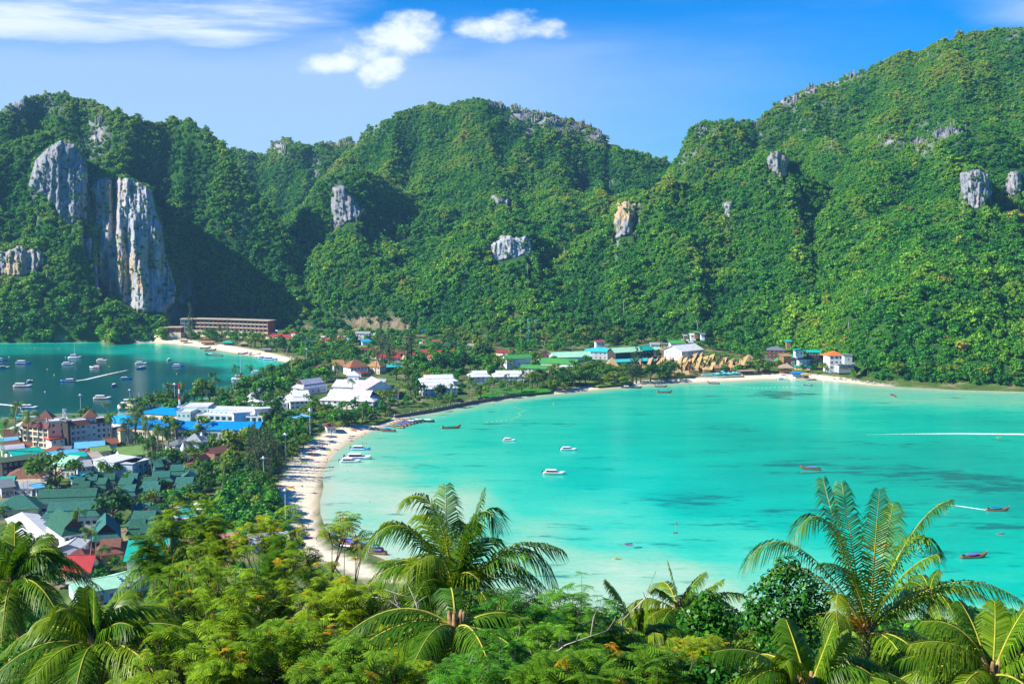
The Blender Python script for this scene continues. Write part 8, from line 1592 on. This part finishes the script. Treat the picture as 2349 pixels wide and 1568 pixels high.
def near_palm(label, base, D, fronds, extra=8, trunk_r=.16, seed=1, flen=4.2, dry=2, flowers=None, group='tall coconut palms on the near hillside'):
 rng = np.random.default_rng(seed); bx, by, bz = PD(*base, D); z0 = float(fore_hill(np.array([bx]), np.array([by]))[0])
 r = thing('coconut_palm', label, 'palm tree', (bx, by, z0), 0, group); o = np.array([bx, by, z0]); top = np.array([bx, by, bz]) - o
 H = top[2]; n = 10; ln = rng.uniform(-.5, .5, 2)
 mb = MB(); mb.tube([(ln[0] * math.sin(PI * i / n), ln[1] * math.sin(PI * i / n), -1 + (H + 1.0) * i / n) for i in range(n + 1)], [trunk_r * (1.5 - .5 * i / n) * (1 + .06 * (i % 2)) for i in range(n + 1)], 9)
 link('trunk', mb.mesh('trunk', palm_bark, True), r)
 mb = MB()
 for q in range(7):
  a = q * .9; mb.tube([(top[0], top[1], H - .3), (top[0] + .16 * math.cos(a), top[1] + .16 * math.sin(a), H + .1), (top[0] + .22 * math.cos(a), top[1] + .22 * math.sin(a), H + .5)], [.12, .09, .04], 5)
 link('crown_shaft', mb.mesh('crown_shaft', mat('sheath', (0.32, 0.20, 0.10), .9, .3, 4.0), True), r)
 k = FP / D
 for (cx, cy, tx, ty, dep) in fronds:
  right, upv = np.array([1, 0, 0.0]), np.array([0, 0, 1.0])
  def off(x, y, dz): return top + right * ((x - base[0]) / k) + upv * ((base[1] - y) / k) + np.array([0, -dz, 0])
  # the control point lies beyond the arch that is seen
  link('frond', frond_mesh(top + rng.normal(size=3) * .05, off(cx, cy, dep * .5), off(tx, ty, dep), 62 if D > 34 else 88, 1.35 * flen / 4.4, rng, lwk=min(1, D / 42)), r)
 for q in range(extra + 8):
  a = 2 * PI * q / (extra + 8) + rng.uniform(-.4, .4); e = rng.uniform(-.3, .9); L = flen * rng.uniform(.8, 1.05); h_ = np.array([math.cos(a), math.sin(a) * .9 , 0])
  if h_[1] < -.3: e = min(e, .3)
  p1 = top + h_ * L * .5 * math.cos(e) + np.array([0, 0, L * .55 * math.sin(e) + .5]); p2 = top + h_ * L * (.95 if e < .6 else .75) + np.array([0, 0, L * (.5 * math.sin(e) - .35)])
  link('frond', frond_mesh(top, p1, p2, 48 if D > 34 else 70, 1.25 * flen / 4.4, rng, lwk=min(1, D / 42)), r)
 for q in range(dry):
  a = rng.uniform(0, 6.28); h_ = np.array([math.cos(a), math.sin(a), 0])
  o_ = link('frond', frond_mesh(top, top + h_ * 1.2 + np.array([0, 0, .1]), top + h_ * 1.5 - np.array([0, 0, flen * .6]), 26, .55, rng, [dry_frond, rachis], 1.0), r); o_['label'] = 'withered straw coloured frond hanging down'
 if flowers:
  mb = MB()
  for q in range(26):
   a = rng.uniform(0, 6.28); d = np.array([-.6 + .35 * math.cos(a), -.3 + .3 * math.sin(a), .5 + rng.uniform(-.3, .5)]); mb.tube([top + np.array([-.1, -.1, .1]), top + d * .6 + np.array([0, 0, .1]), top + d * 1.15], [.02, .022, .012], 4)
  link('flower_stalk', mb.mesh('flower_stalk', nut_m), r)
 FOREPOS.append((bx, by)); return r
def FR(f, *q): return [(*f(a, b), *f(c, d), e) for a, b, c, d, e in q]
near_palm('great coconut palm over the bay with orange flower stalks', c4(1190, 1225), 40, FR(c4, (560, 130, 240, 690, .4), (830, -120, 555, 470, 1), (950, 420, 905, 110, -1.4), (1080, 420, 1080, 170, -2), (1200, 520, 1200, 95, .6), (1420, 260, 1670, 160, 1), (1500, 80, 1750, 720, -.5), (1750, 560, 2270, 930, .5), (830, 560, 880, 1080, 1.6), (1380, 520, 1480, 330, -2), (700, 520, 480, 900, -1.5), (1650, 700, 1720, 1080, -1), (1010, 560, 740, 560, 2), (1330, 640, 1560, 520, 1.5)), 5, .17, 11, 4.6, 1, True)
near_palm('broad wind tossed coconut palm in the middle of the slope', c2_(1405, 960), 36, FR(c2_, (1060, 60, 750, 590, .6), (980, 330, 640, 1090, 1.2), (1330, 60, 1030, 250, -.5), (1500, 560, 1625, 130, .3), (1600, -60, 1745, 420, 1), (1960, 220, 2180, 930, .6), (1800, 420, 2210, 650, -.8), (1330, 480, 1330, 190, -1.5), (1380, 300, 1030, 720, 2), (1180, 620, 820, 760, -1), (1560, 540, 1700, 600, -1.5), (1560, 640, 1700, 950, 1.8), (1200, 540, 1120, 980, 2), (1250, 330, 1150, 420, -1.5), (1480, 380, 1500, 480, -1.2), (1300, 560, 1000, 900, .3), (1450, 620, 1600, 760, 1), (1150, 380, 900, 420, -.5)), 8, .17, 12, 4.4, 2)
near_palm('lower palm with long fronds reaching down below the broad wind tossed palm', c2_(1420, 1180), 30, FR(c2_, (960, 920, 470, 1500, 1), (1050, 1000, 560, 1600, 1.6), (1250, 1000, 800, 1700, 2), (1500, 1000, 1400, 1750, 2), (1700, 1050, 1750, 1600, 1.4)), 5, .15, 13, 3.6, 3)
near_palm('palm at the picture edge with a slender bare trunk above the red roof', cm(130, 655), 44, FR(cm, (170, 330, 305, 150, .3), (60, 380, -60, 150, 0), (420, 130, 590, 500, .5), (350, 430, 430, 700, 1.4), (420, 560, 560, 830, .2), (190, 520, 210, 960, 1.8), (-60, 480, -180, 830, .6), (100, 330, 60, 120, -1), (300, 200, 460, 420, -1.2), (60, 640, -20, 980, 1.4), (250, 580, 350, 950, 1), (30, 420, -150, 480, -1), (210, 300, 330, 260, -1.4)), 4, .15, 14, 4.3, 1)
near_palm('young upright coconut palm below the mint tank house', cm(885, 1240), 32, FR(cm, (885, 950, 882, 650, 0), (790, 960, 750, 680, -.3), (690, 700, 560, 850, .4), (640, 780, 350, 960, .3), (1060, 850, 1310, 960, .6), (1180, 1180, 1450, 1350, .5), (520, 1150, 110, 1400, .7), (600, 1300, 250, 1560, 1.4), (760, 1080, 700, 1500, 1.8), (900, 1080, 960, 1480, 2), (1000, 800, 1120, 780, -1), (780, 860, 640, 1000, -1), (1050, 1000, 1250, 1200, 1.2)), 4, .15, 15, 3.8, 1)
near_palm('palm behind the feathery tree with one bright translucent frond', cm(1330, 1290), 40, FR(cm, (1440, 1080, 1610, 1190, .6), (1480, 1050, 1740, 1290, 0), (1260, 1050, 1150, 1200, 0), (1340, 1000, 1360, 880, -.6), (1220, 1150, 1130, 1350, .8)), 6, .14, 16, 3.4, 2)
near_palm('slim palm rising before the teal frond roof', cm(1570, 500), 66, FR(cm, (1520, 300, 1440, 150, 0), (1570, 300, 1560, 120, 0), (1640, 280, 1720, 170, 0), (1450, 300, 1320, 290, .5), (1700, 380, 1780, 400, .5), (1480, 420, 1400, 560, 1), (1650, 460, 1700, 620, .8)), 6, .15, 17, 4.2, 1)
near_palm('shaggy palm crown beside the glossy leaved tree', c3(1180, 1060), 50, FR(c3, (1150, 860, 1100, 680, 0), (1240, 860, 1370, 760, 0), (1330, 900, 1480, 790, .5), (1080, 880, 1030, 870, .4), (980, 880, 810, 990, .5), (1400, 880, 1630, 900, .3), (1300, 1000, 1500, 1080, 1), (1050, 1000, 900, 1150, 1), (1180, 900, 1250, 1150, 1.5)), 7, .15, 18, 3.8, 4)
near_palm('yellowing narrow palm among the pale branches', c3(890, 1270), 40, FR(c3, (880, 1050, 870, 980, 0), (920, 1080, 950, 990, 0), (800, 980, 660, 830, -.4), (980, 1150, 1060, 1180, .5), (820, 1150, 730, 1230, .5)), 4, .12, 19, 2.8, 3)
near_palm('coconut palm in the lower corner with bundled bright fronds', c4(2060, 1520), 28, FR(c4, (2180, 1150, 2320, 960, 0), (1850, 1150, 1420, 1240, .3), (1750, 1230, 1350, 1330, .5), (1900, 1050, 1560, 1130, -.3), (2200, 1320, 2400, 1240, .4), (1950, 1280, 1700, 1560, 1), (2120, 1200, 2130, 990, -.5), (1850, 1400, 1500, 1620, 1.2), (2250, 1420, 2420, 1560, .8), (2010, 1180, 1900, 1020, -.8)), 4, .15, 20, 3.4, 3)
near_palm('palm below the glossy leaved tree with a long pale frond', c4(760, 1640), 26, FR(c4, (420, 1180, 30, 1260, .5), (520, 1250, 250, 1480, .8), (880, 1300, 945, 1090, 0), (960, 1320, 1080, 1200, -.3), (620, 1250, 560, 1350, .5), (1050, 1400, 1300, 1480, .5), (700, 1300, 650, 1160, -.8), (450, 1400, 120, 1640, 1)), 4, .15, 21, 3.2, 3)
near_palm('half hidden palm behind the great palm at the water edge', c4(1640, 950), 60, FR(c4, (1630, 800, 1690, 750, 0), (1580, 850, 1500, 900, 0), (1720, 900, 1800, 1000, .5)), 6, .14, 22, 3.4, 2)
# feathery trees (fine twice divided leaves on bare forking branches)
def spray_geom(rng, leaves=6, L=0.34, pairs=7):
 V, k = [], 0
 for i in range(leaves):
  a = 2 * PI * i / leaves + rng.uniform(-.4, .4); e = rng.uniform(-.15, .6); h = np.array([math.cos(a), math.sin(a), 0]); sd = np.array([-h[1], h[0], 0]); l = L * rng.uniform(.75, 1.15)
  for j in range(pairs):
   u = (j + .8) / pairs; c = h * l * u * math.cos(e) + np.array([0, 0, l * (u * math.sin(e) - .55 * u * u)])
   w = l * .36 * math.sin(PI * min(.98, u * .8 + .18))
   for sg in (-1, 1):
    t_ = c + sd * sg * w + h * w * .5 - np.array([0, 0, .30 * w]); q = h * l * .043
    V += [c - q, c + q, t_ + q * .7, t_ - q * .7]
 return np.array(V)
SPR = [spray_geom(np.random.default_rng(700 + i)) for i in range(6)]
def spray_cloud(pts, rng, size=1.0, pick=None):
 V = []
 for p in pts:
  s = SPR[rng.integers(len(SPR))] * size * rng.uniform(.85, 1.45); a = rng.uniform(0, 6.28); c, s_ = math.cos(a), math.sin(a); tx, ty = rng.normal(size=2) * .22
  x, y = s[:, 0] * c - s[:, 1] * s_, s[:, 0] * s_ + s[:, 1] * c
  V.append(np.stack([x, y, s[:, 2] + x * tx + y * ty], 1) + p)
 V = np.concatenate(V); return V, np.arange(len(V)).reshape(-1, 4)
def feathery(label, top, D, half, tall, seed, leaf, barkm, n=150, amber=.05, pods=0, sparse=False, size=1.0, group='feathery leaved trees on the near hillside'):
 """top: where the crown's top is seen; half: half width, tall: height of the crown, metres"""
 rng = np.random.default_rng(seed); bx, by, bz = PD(*top, D); z0 = float(fore_hill(np.array([bx]), np.array([by]))[0])
 r = thing('feathery_tree', label, 'tree', (bx, by, z0), 0, group); H = bz - z0
 tips = []; mb = MB(); hb = max(0.5, H - tall)
 def grow(p, d, L, rad, lev):
  q = p + d * L * .5 + rng.normal(size=3) * .05 * L; e = p + d * L
  mb.tube([p, q, e], [rad, rad * .85, rad * .65], 5 if lev < 2 else 4)
  if lev >= (3 if not sparse else 2): tips.append(e); return
  if lev >= 2: tips.append(e)
  for i in range(3 if lev < 2 and not sparse else 2):
   a = rng.uniform(0, 6.28); sp = rng.uniform(.45, .95)
   nd = d + sp * np.array([math.cos(a), math.sin(a), .1]) ; nd[2] = abs(nd[2]) * .75 + .12; nd /= np.linalg.norm(nd)
   grow(e, nd, L * rng.uniform(.6, .85), rad * .62, lev + 1)
 nst = 2 if not sparse else 1
 for s in range(nst):
  a = rng.uniform(0, 6.28); d = np.array([.35 * math.cos(a), .35 * math.sin(a), 1.0]); d /= np.linalg.norm(d)
  b0 = np.array([.2 * math.cos(a), .2 * math.sin(a), -.5])
  mb.tube([b0, b0 + np.array([0, 0, hb * .6]), b0 + np.array([d[0] * .4, d[1] * .4, hb + .5])], [.13, .11, .09], 7)
  for i in range(3):
   aa = a + i * 2.1 + rng.uniform(-.4, .4); dd_ = np.array([math.cos(aa) * .75, math.sin(aa) * .75, .85]); dd_ /= np.linalg.norm(dd_)
   grow(b0 + np.array([d[0] * .4, d[1] * .4, hb + .3]), dd_, tall * .42, .085, 0)
 tips = np.array(tips)
 v = np.array(mb.v); c = tips.mean(0); lo, hi = tips.min(0), tips.max(0)
 # fit the crown to its real width and height
 k = np.array([half / max(1e-3, max(hi[0] - c[0], c[0] - lo[0])), half / max(1e-3, max(hi[1] - c[1], c[1] - lo[1])), 1.0])
 fit = lambda P_: np.where((P_[:, 2:3] > hb - .2), np.stack([(P_[:, 0] - c[0] * 0) * k[0], P_[:, 1] * k[1], hb + (P_[:, 2] - hb) * (H - hb - .15) / max(hi[2] - hb, .1)], 1), P_)
 mb.v = [tuple(p) for p in fit(v)]; tips = fit(tips)
 link('trunk', mb.mesh('trunk', barkm, True), r)
 m_ = max(1, n // max(1, len(tips)) + 1)
 pts = np.concatenate([tips + rng.normal(size=tips.shape) * np.array([.24, .24, .10]) * (q > 0) for q in range(m_)])[:n]
 am = rng.random(len(pts)) < amber
 v, f = spray_cloud(pts[~am], rng, size); link('crown', mesh('crown', v, f, [leaf]), r)
 if am.any():
  v, f = spray_cloud(pts[am], rng, size * .5); o_ = link('foliage', mesh('foliage', v, f, [amber_leaf]), r); o_['label'] = 'amber yellow leaf sprays'
 if pods:
  pm = MB()
  for p in tips[rng.integers(0, len(tips), pods)]:
   for q in range(5):
    x, y = rng.normal(size=2) * .09; l = rng.uniform(.12, .2); pp = p + np.array([x, y, -.1])
    pm.add([pp + np.array([-.012, 0, 0]), pp + np.array([.012, .01, 0]), pp + np.array([.016, 0, -l]), pp + np.array([-.014, .006, -l * .95])], [(0, 1, 2, 3)])
  link('seed_pods', pm.mesh('seed_pods', pod_m), r)['kind'] = 'stuff'
 FOREPOS.append((bx, by)); return r
for (lab, top, D, half, tall, n, kind, am, pods) in [
 ('tall yellow green feathery tree before the parasol terrace', (425, 1122), 52, 1.8, 7.0, 300, 0, .02, 0), ('slender feathery tree left of the open sandy beach', (560, 1165), 52, 1.9, 6.0, 300, 0, .02, 0), ('feathery tree in front of the white roofed beach hut', (660, 1195), 50, 1.4, 6.0, 240, 0, .05, 12),
 ('sparse feathery tree with amber tips against the beach', (735, 1160), 44, 1.3, 4.5, 60, 2, .35, 10), ('small open feathery treetop with yellow tips beside the long boats', (800, 1215), 44, .8, 3.2, 26, 2, .35, 4), ('broad feathery tree with many brown pods below the pink roof', (520, 1262), 36, 2.5, 5.6, 420, 0, .08, 60),
 ('feathery tree before the moored long boats', (655, 1290), 36, 2.4, 5.0, 340, 0, .08, 40), ('feathery tree beside the broad palm with rust coloured pods', (760, 1330), 34, 1.9, 5.0, 300, 0, .12, 50), ('low feathery crown near the young upright palm', (400, 1315), 40, 1.5, 5.2, 260, 0, .06, 30),
 ('feathery tree with amber leaves at the lower edge below the brown pods', (450, 1440), 28, 1.8, 4.0, 300, 0, .16, 24), ('wide low feathery crown at the lower edge', (650, 1410), 28, 2.3, 4.2, 360, 0, .14, 24), ('feathery crown at the lower edge under the long palm fronds', (800, 1475), 26, 1.7, 3.4, 240, 0, .14, 16), ('thin feathery crown beside the teal frond roof', (335, 1228), 48, .6, 4.5, 120, 2, .03, 6),
 ('dark green feathery tree with pale forked branches', (1165, 1352), 31, 1.5, 3.6, 260, 1, .0, 0), ('dark feathery tree with silvery twigs rising over the water', (1310, 1305), 33, 1.5, 4.2, 240, 1, .0, 0), ('dark feathery crown below the right sweeping frond', (1240, 1405), 29, 1.6, 3.2, 260, 1, .02, 0), ('dark feathery tree with bare grey twigs', (1400, 1385), 33, 1.3, 4.0, 190, 1, .0, 0),
 ('low dark feathery crown at the lower edge of the slope', (1130, 1465), 25, 1.6, 2.8, 260, 1, .03, 0), ('bronze tinged feathery scrub at the lower edge', (1330, 1482), 24, 1.6, 2.6, 240, 0, .10, 0), ('bronze tinged feathery scrub next to the long pale frond', (1480, 1470), 26, 1.7, 2.6, 260, 0, .12, 0), ('olive feathery scrub under the shaggy palm', (1570, 1440), 32, 1.5, 2.8, 200, 0, .08, 0),
 ('feathery scrub behind the broad palm trunk', (930, 1400), 33, 1.6, 3.4, 220, 0, .1, 6), ('feathery scrub below the broad palm with bare twigs', (1010, 1490), 27, 1.5, 2.8, 200, 0, .1, 0)]:
 feathery(lab, top, D, half, tall, len(FOREPOS) + 900, (feather_leaf, dark_feather, feather_leaf)[kind], pale_bark if kind == 1 else bark, int(n * 0.66), am, pods, kind == 2, 1.0 if kind != 1 else .9)
# the glossy leaved tree and its small neighbour
def glossy(label, top, D, lobes, n, seed, leaf=.085):
 rng = np.random.default_rng(seed); bx, by, bz = PD(*top, D); z0 = float(fore_hill(np.array([bx]), np.array([by]))[0]); H = bz - z0
 r = thing('glossy_tree', label, 'tree', (bx, by, z0), 0)
 V, N_ = [], []
 for (x, y, z, rr) in lobes:
  m_ = int(n * rr * rr); d = rng.normal(size=(m_, 3)); d /= np.linalg.norm(d, axis=1)[:, None]; V.append(np.array([x, y, H + z]) + d * rr * (1 - .5 * rng.random(m_)[:, None] ** 2)); q = d + rng.normal(size=(m_, 3)) * .5 + np.array([0, 0, .5]); N_.append(q / np.linalg.norm(q, axis=1)[:, None])
 c, nr = np.concatenate(V), np.concatenate(N_)
 v, f = leaf_quads(c, nr, leaf * np.ones(len(c)), rng, 0.95); link('crown', mesh('crown', v, f, [gloss_leaf]), r)
 mb = MB(); mb.tube([(0, 0, -.5), (.1, 0, H - 2.5), (0, .1, H - 1.2), (.05, 0, H - .3)], [.12, .10, .06, .02], 7)
 for (x, y, z, rr) in lobes: mb.tube([(.1, 0, H - 2.6), (x * .5, y * .5, H + z - rr), (x, y, H + z)], [.06, .035, .015], 5)
 link('trunk', mb.mesh('trunk', bark, True), r); return r
glossy('dense tree with dark shiny oval leaves beside the great palm', c4(620, 655), 36, [(0, 0, -.45, .45), (-.35, .1, -1.0, .5), (.5, 0, -1.0, .5), (-.9, 0, -1.45, .5), (.3, -.2, -1.6, .65), (-.35, -.2, -2.0, .75), (.9, .1, -1.6, .55), (.45, 0, -2.6, .7), (-.4, .1, -2.9, .6), (-1.1, .1, -2.0, .4)], 1000, 31)
glossy('small shiny leaved shrub next to the shaggy palm', c3(1400, 930), 42, [(0, 0, -.5, .6), (-.6, .1, -1.1, .6), (.6, 0, -1.0, .6), (.1, -.1, -1.6, .8)], 900, 32, .11)
glossy('broad leaved shrub in the corner under the edge palm', cm(300, 1190), 34, [(0, 0, -.6, .7), (-1.0, .1, -.9, .8), (1.0, 0, -1.1, .8), (.2, -.1, -1.6, 1.0), (-1.6, 0, -1.8, .9)], 700, 33, .10)
glossy('low shiny shrub at the lower edge under the bronze scrub', (1640, 1500), 26, [(0, 0, -.4, .5), (-.6, .1, -.8, .6), (.6, 0, -.7, .5), (.1, -.1, -1.2, .7)], 1100, 34)
# dead silvery branches standing above the scrub
def snag(label, pts_, D, seed):
 rng = np.random.default_rng(seed); q = [np.array(PD(x, y, D)) for x, y in pts_]; b = q[0].copy(); b[2] = float(fore_hill(np.array([b[0]]), np.array([b[1]]))[0])
 mb = MB(); mb.tube([np.array([0, 0, -.3])] + [p - b for p in q], np.linspace(.038, .008, len(q) + 1), 6)
 for p, e in zip(q[:-1], q[1:]):
  for i in range(3):
   s = p + (e - p) * rng.random() - b; d = rng.normal(size=3) * .25 + np.array([0, 0, .35]); mb.tube([s, s + d * .6, s + d + rng.normal(size=3) * .08], [.014, .009, .004], 4)
 tag(link('dead_branch', mb.mesh('dead_branch', mat('dead_wood', (.46, .40, .35), .9, .2, 3.0), True), None, tuple(b)), label, 'branch')
snag('bare silvery branch rising over the dark feathery trees', [c3(780, 1120), c3(940, 960), c3(1020, 770)], 33, 1)
snag('bare forked twig below the broad palm', [c2_(1150, 1090), c2_(1060, 1060), c2_(930, 960), c2_(820, 950)], 30, 2)
snag('second bare twig rising straight through the palm fronds', [c2_(1150, 1080), c2_(1140, 1000), c2_(1080, 870)], 30, 3)
snag('pale crooked branch at the lower edge', [c3(60, 1560), c3(230, 1400), c3(380, 1290), c3(700, 1180)], 26, 5)
# canopy and scrub that cover the slope
n = 9000; ux = RNG.uniform(-330, 330, n); uy = RNG.uniform(42, 388, n); uz = fore_hill(ux, uy)
ok = (np.abs(ux) < uy * .62 + 12); ur = np.interp(uy, [14, 30, 60, 120, 380], [.9, 1.3, 2.6, 4.2, 4.8]) * RNG.uniform(.75, 1.3, n)
upx, upy = proj(ux, uy, uz + ur * 1.6)
ok &= (RNG.random(n) < np.interp(uy, [14, 40, 90, 380], [.9, 1, .55, .5])) & (uz > 1.5) & (upy > np.interp(upx, [0, 300, 700, 900, 1300, 1700, 2349], [1415, 1415, 1370, 1345, 1400, 1408, 1412]))
idx = RNG.integers(0, NK, n); tn = np.clip(.35 + (fbm(ux / 12, uy / 12, 0, 3, 88) - .5) * .8 + RNG.normal(0, .08, n), 0, 1)
instancer('hillside_scrub', np.stack([ux, uy, uz + ur * .2], -1)[ok], (ur * 1.5)[ok], RNG.uniform(0, 6.28, ok.sum()), idx[ok], tn[ok], far_col, 'mixed green scrub and treetops covering the near slope')
# leafy bushes that fill the lower edge between the palms
near_col = bpy.data.collections.new('scrub_kinds')
for i in range(5):
 rng = np.random.default_rng(800 + i); v, f = crown(blob_lobes(rng, 8, .62, .3, .95, .26, .42), .062, 2.6, rng, .9, .7, .55)
 near_col.objects.link(bpy.data.objects.new('scrub_bush', mesh('scrub_bush', v, f, [leaf_mat('scrub_leaf', [(0.012, 0.07, 0.010), (0.03, 0.13, 0.010), (0.08, 0.20, 0.010), (0.16, 0.26, 0.012), (0.28, 0.24, 0.02)], .3, 'tint')])))
n = 3000; ux = RNG.uniform(-1, 1, n); uy = RNG.uniform(42, 64, n); ux = ux * (uy * .5 + 3); ph = RNG.uniform(1478, 1690, n)
tz = CH - (ph - 500) / FP * uy; ur = RNG.uniform(.6, 1.3, n)
fz = fore_hill(ux, uy); ok = (tz - fz > .2) & (tz - fz < 16)
instancer('lower_scrub', np.stack([ux, uy, tz - ur * 1.25], -1)[ok], (ur * 1.35)[ok], RNG.uniform(0, 6.28, ok.sum()), RNG.integers(0, 5, ok.sum()), np.clip(.4 + (fbm(ux / 2.5, uy / 2.5, 0, 3, 98) - .5) * .9 + RNG.normal(0, .1, n), 0, 1)[ok], near_col, 'tangled green scrub along the lower edge of the view')
# ------------------------------------------------------------------ labels that single out the trees and huts
rx = np.array([r[0] for r in REFS]); ry = np.array([r[1] for r in REFS]); rw = np.array([r[3] for r in REFS])
KW = {'broad': ('broadleaf tree', 'tree'), 'wide': ('spreading tree', 'tree'), 'cas': ('feathery casuarina', 'tree'), 'palm': ('coconut palm', 'palm'), 'lpalm': ('leaning coconut palm', 'palm'), 'shrub': ('shrub', 'shrub'), 'yellow': ('yellow flowering bush', 'bush')}
def clip_ref(s):
 w = s.split(); return ' '.join(w[:7])
by = {}
for (r, kind, x, y, sc) in TREES:
 d = np.hypot(rx - x, ry - y); i = int(np.argmin(d / (1 + np.minimum(rw, 300) / 300))); dy = y - ry[i]; dx = x - rx[i]
 rel = 'in front of' if dy < -abs(dx) * .8 else ('behind' if dy > abs(dx) * .8 else 'beside')
 ps = np.median([s for (_, k, _, _, s) in TREES if k == kind]); size = 'tall ' if sc > ps * 1.12 else ('low ' if sc < ps * .85 else '')
 if kind in ('palm', 'lpalm', 'cas') and size == 'low ': size = 'small '
 by.setdefault(f'{size}{KW[kind][0]} {rel} {clip_ref(REFS[i][2])}', []).append((d[i], r))
for lab, rs in by.items():
 rs.sort(key=lambda q: q[0])
 if len(rs) == 1: rs[0][1]['label'] = lab
 else:
  for j, (_, r) in enumerate(rs):
   w = ['nearest to it'] + [f'{q} nearest to it' for q in 'second third fourth fifth sixth seventh eighth ninth tenth eleventh twelfth thirteenth fourteenth fifteenth sixteenth seventeenth eighteenth'.split()]
   r['label'] = f'{lab}, {w[j]}' if j < 18 else f'{lab}, one of those further out'
for i, r in enumerate(sorted(HUTS, key=lambda o: (-o.location.y, o.location.x))):
 ys = sorted({round(o.location.y / 14) for o in HUTS}, reverse=True); row = ys.index(round(r.location.y / 14)); same = [o for o in HUTS if round(o.location.y / 14) == ys[row]]; same.sort(key=lambda o: o.location.x); k = same.index(r)
 NUM = ['first', 'second', 'third', 'fourth', 'fifth', 'sixth', 'seventh', 'eighth', 'ninth', 'tenth', 'eleventh', 'twelfth', 'thirteenth', 'fourteenth', 'fifteenth']
 r['label'] = f"{r['tone']} pointed thatched hut, {NUM[k]} from the town in the {NUM[row]} row from the forest"
# words that every label must hold
for o in list(COL.objects):
 if o.parent is None and 'label' in o.keys() and o['label']:
  w = o['label'].split()
  if len(w) > 16: o['label'] = ' '.join(w[:16])
for o in list(COL.objects):      # prototypes that were never set down
 if o.type == 'EMPTY' and o.parent is None and o.location.y < -300:
  for c in list(o.children_recursive): bpy.data.objects.remove(c)
  bpy.data.objects.remove(o)
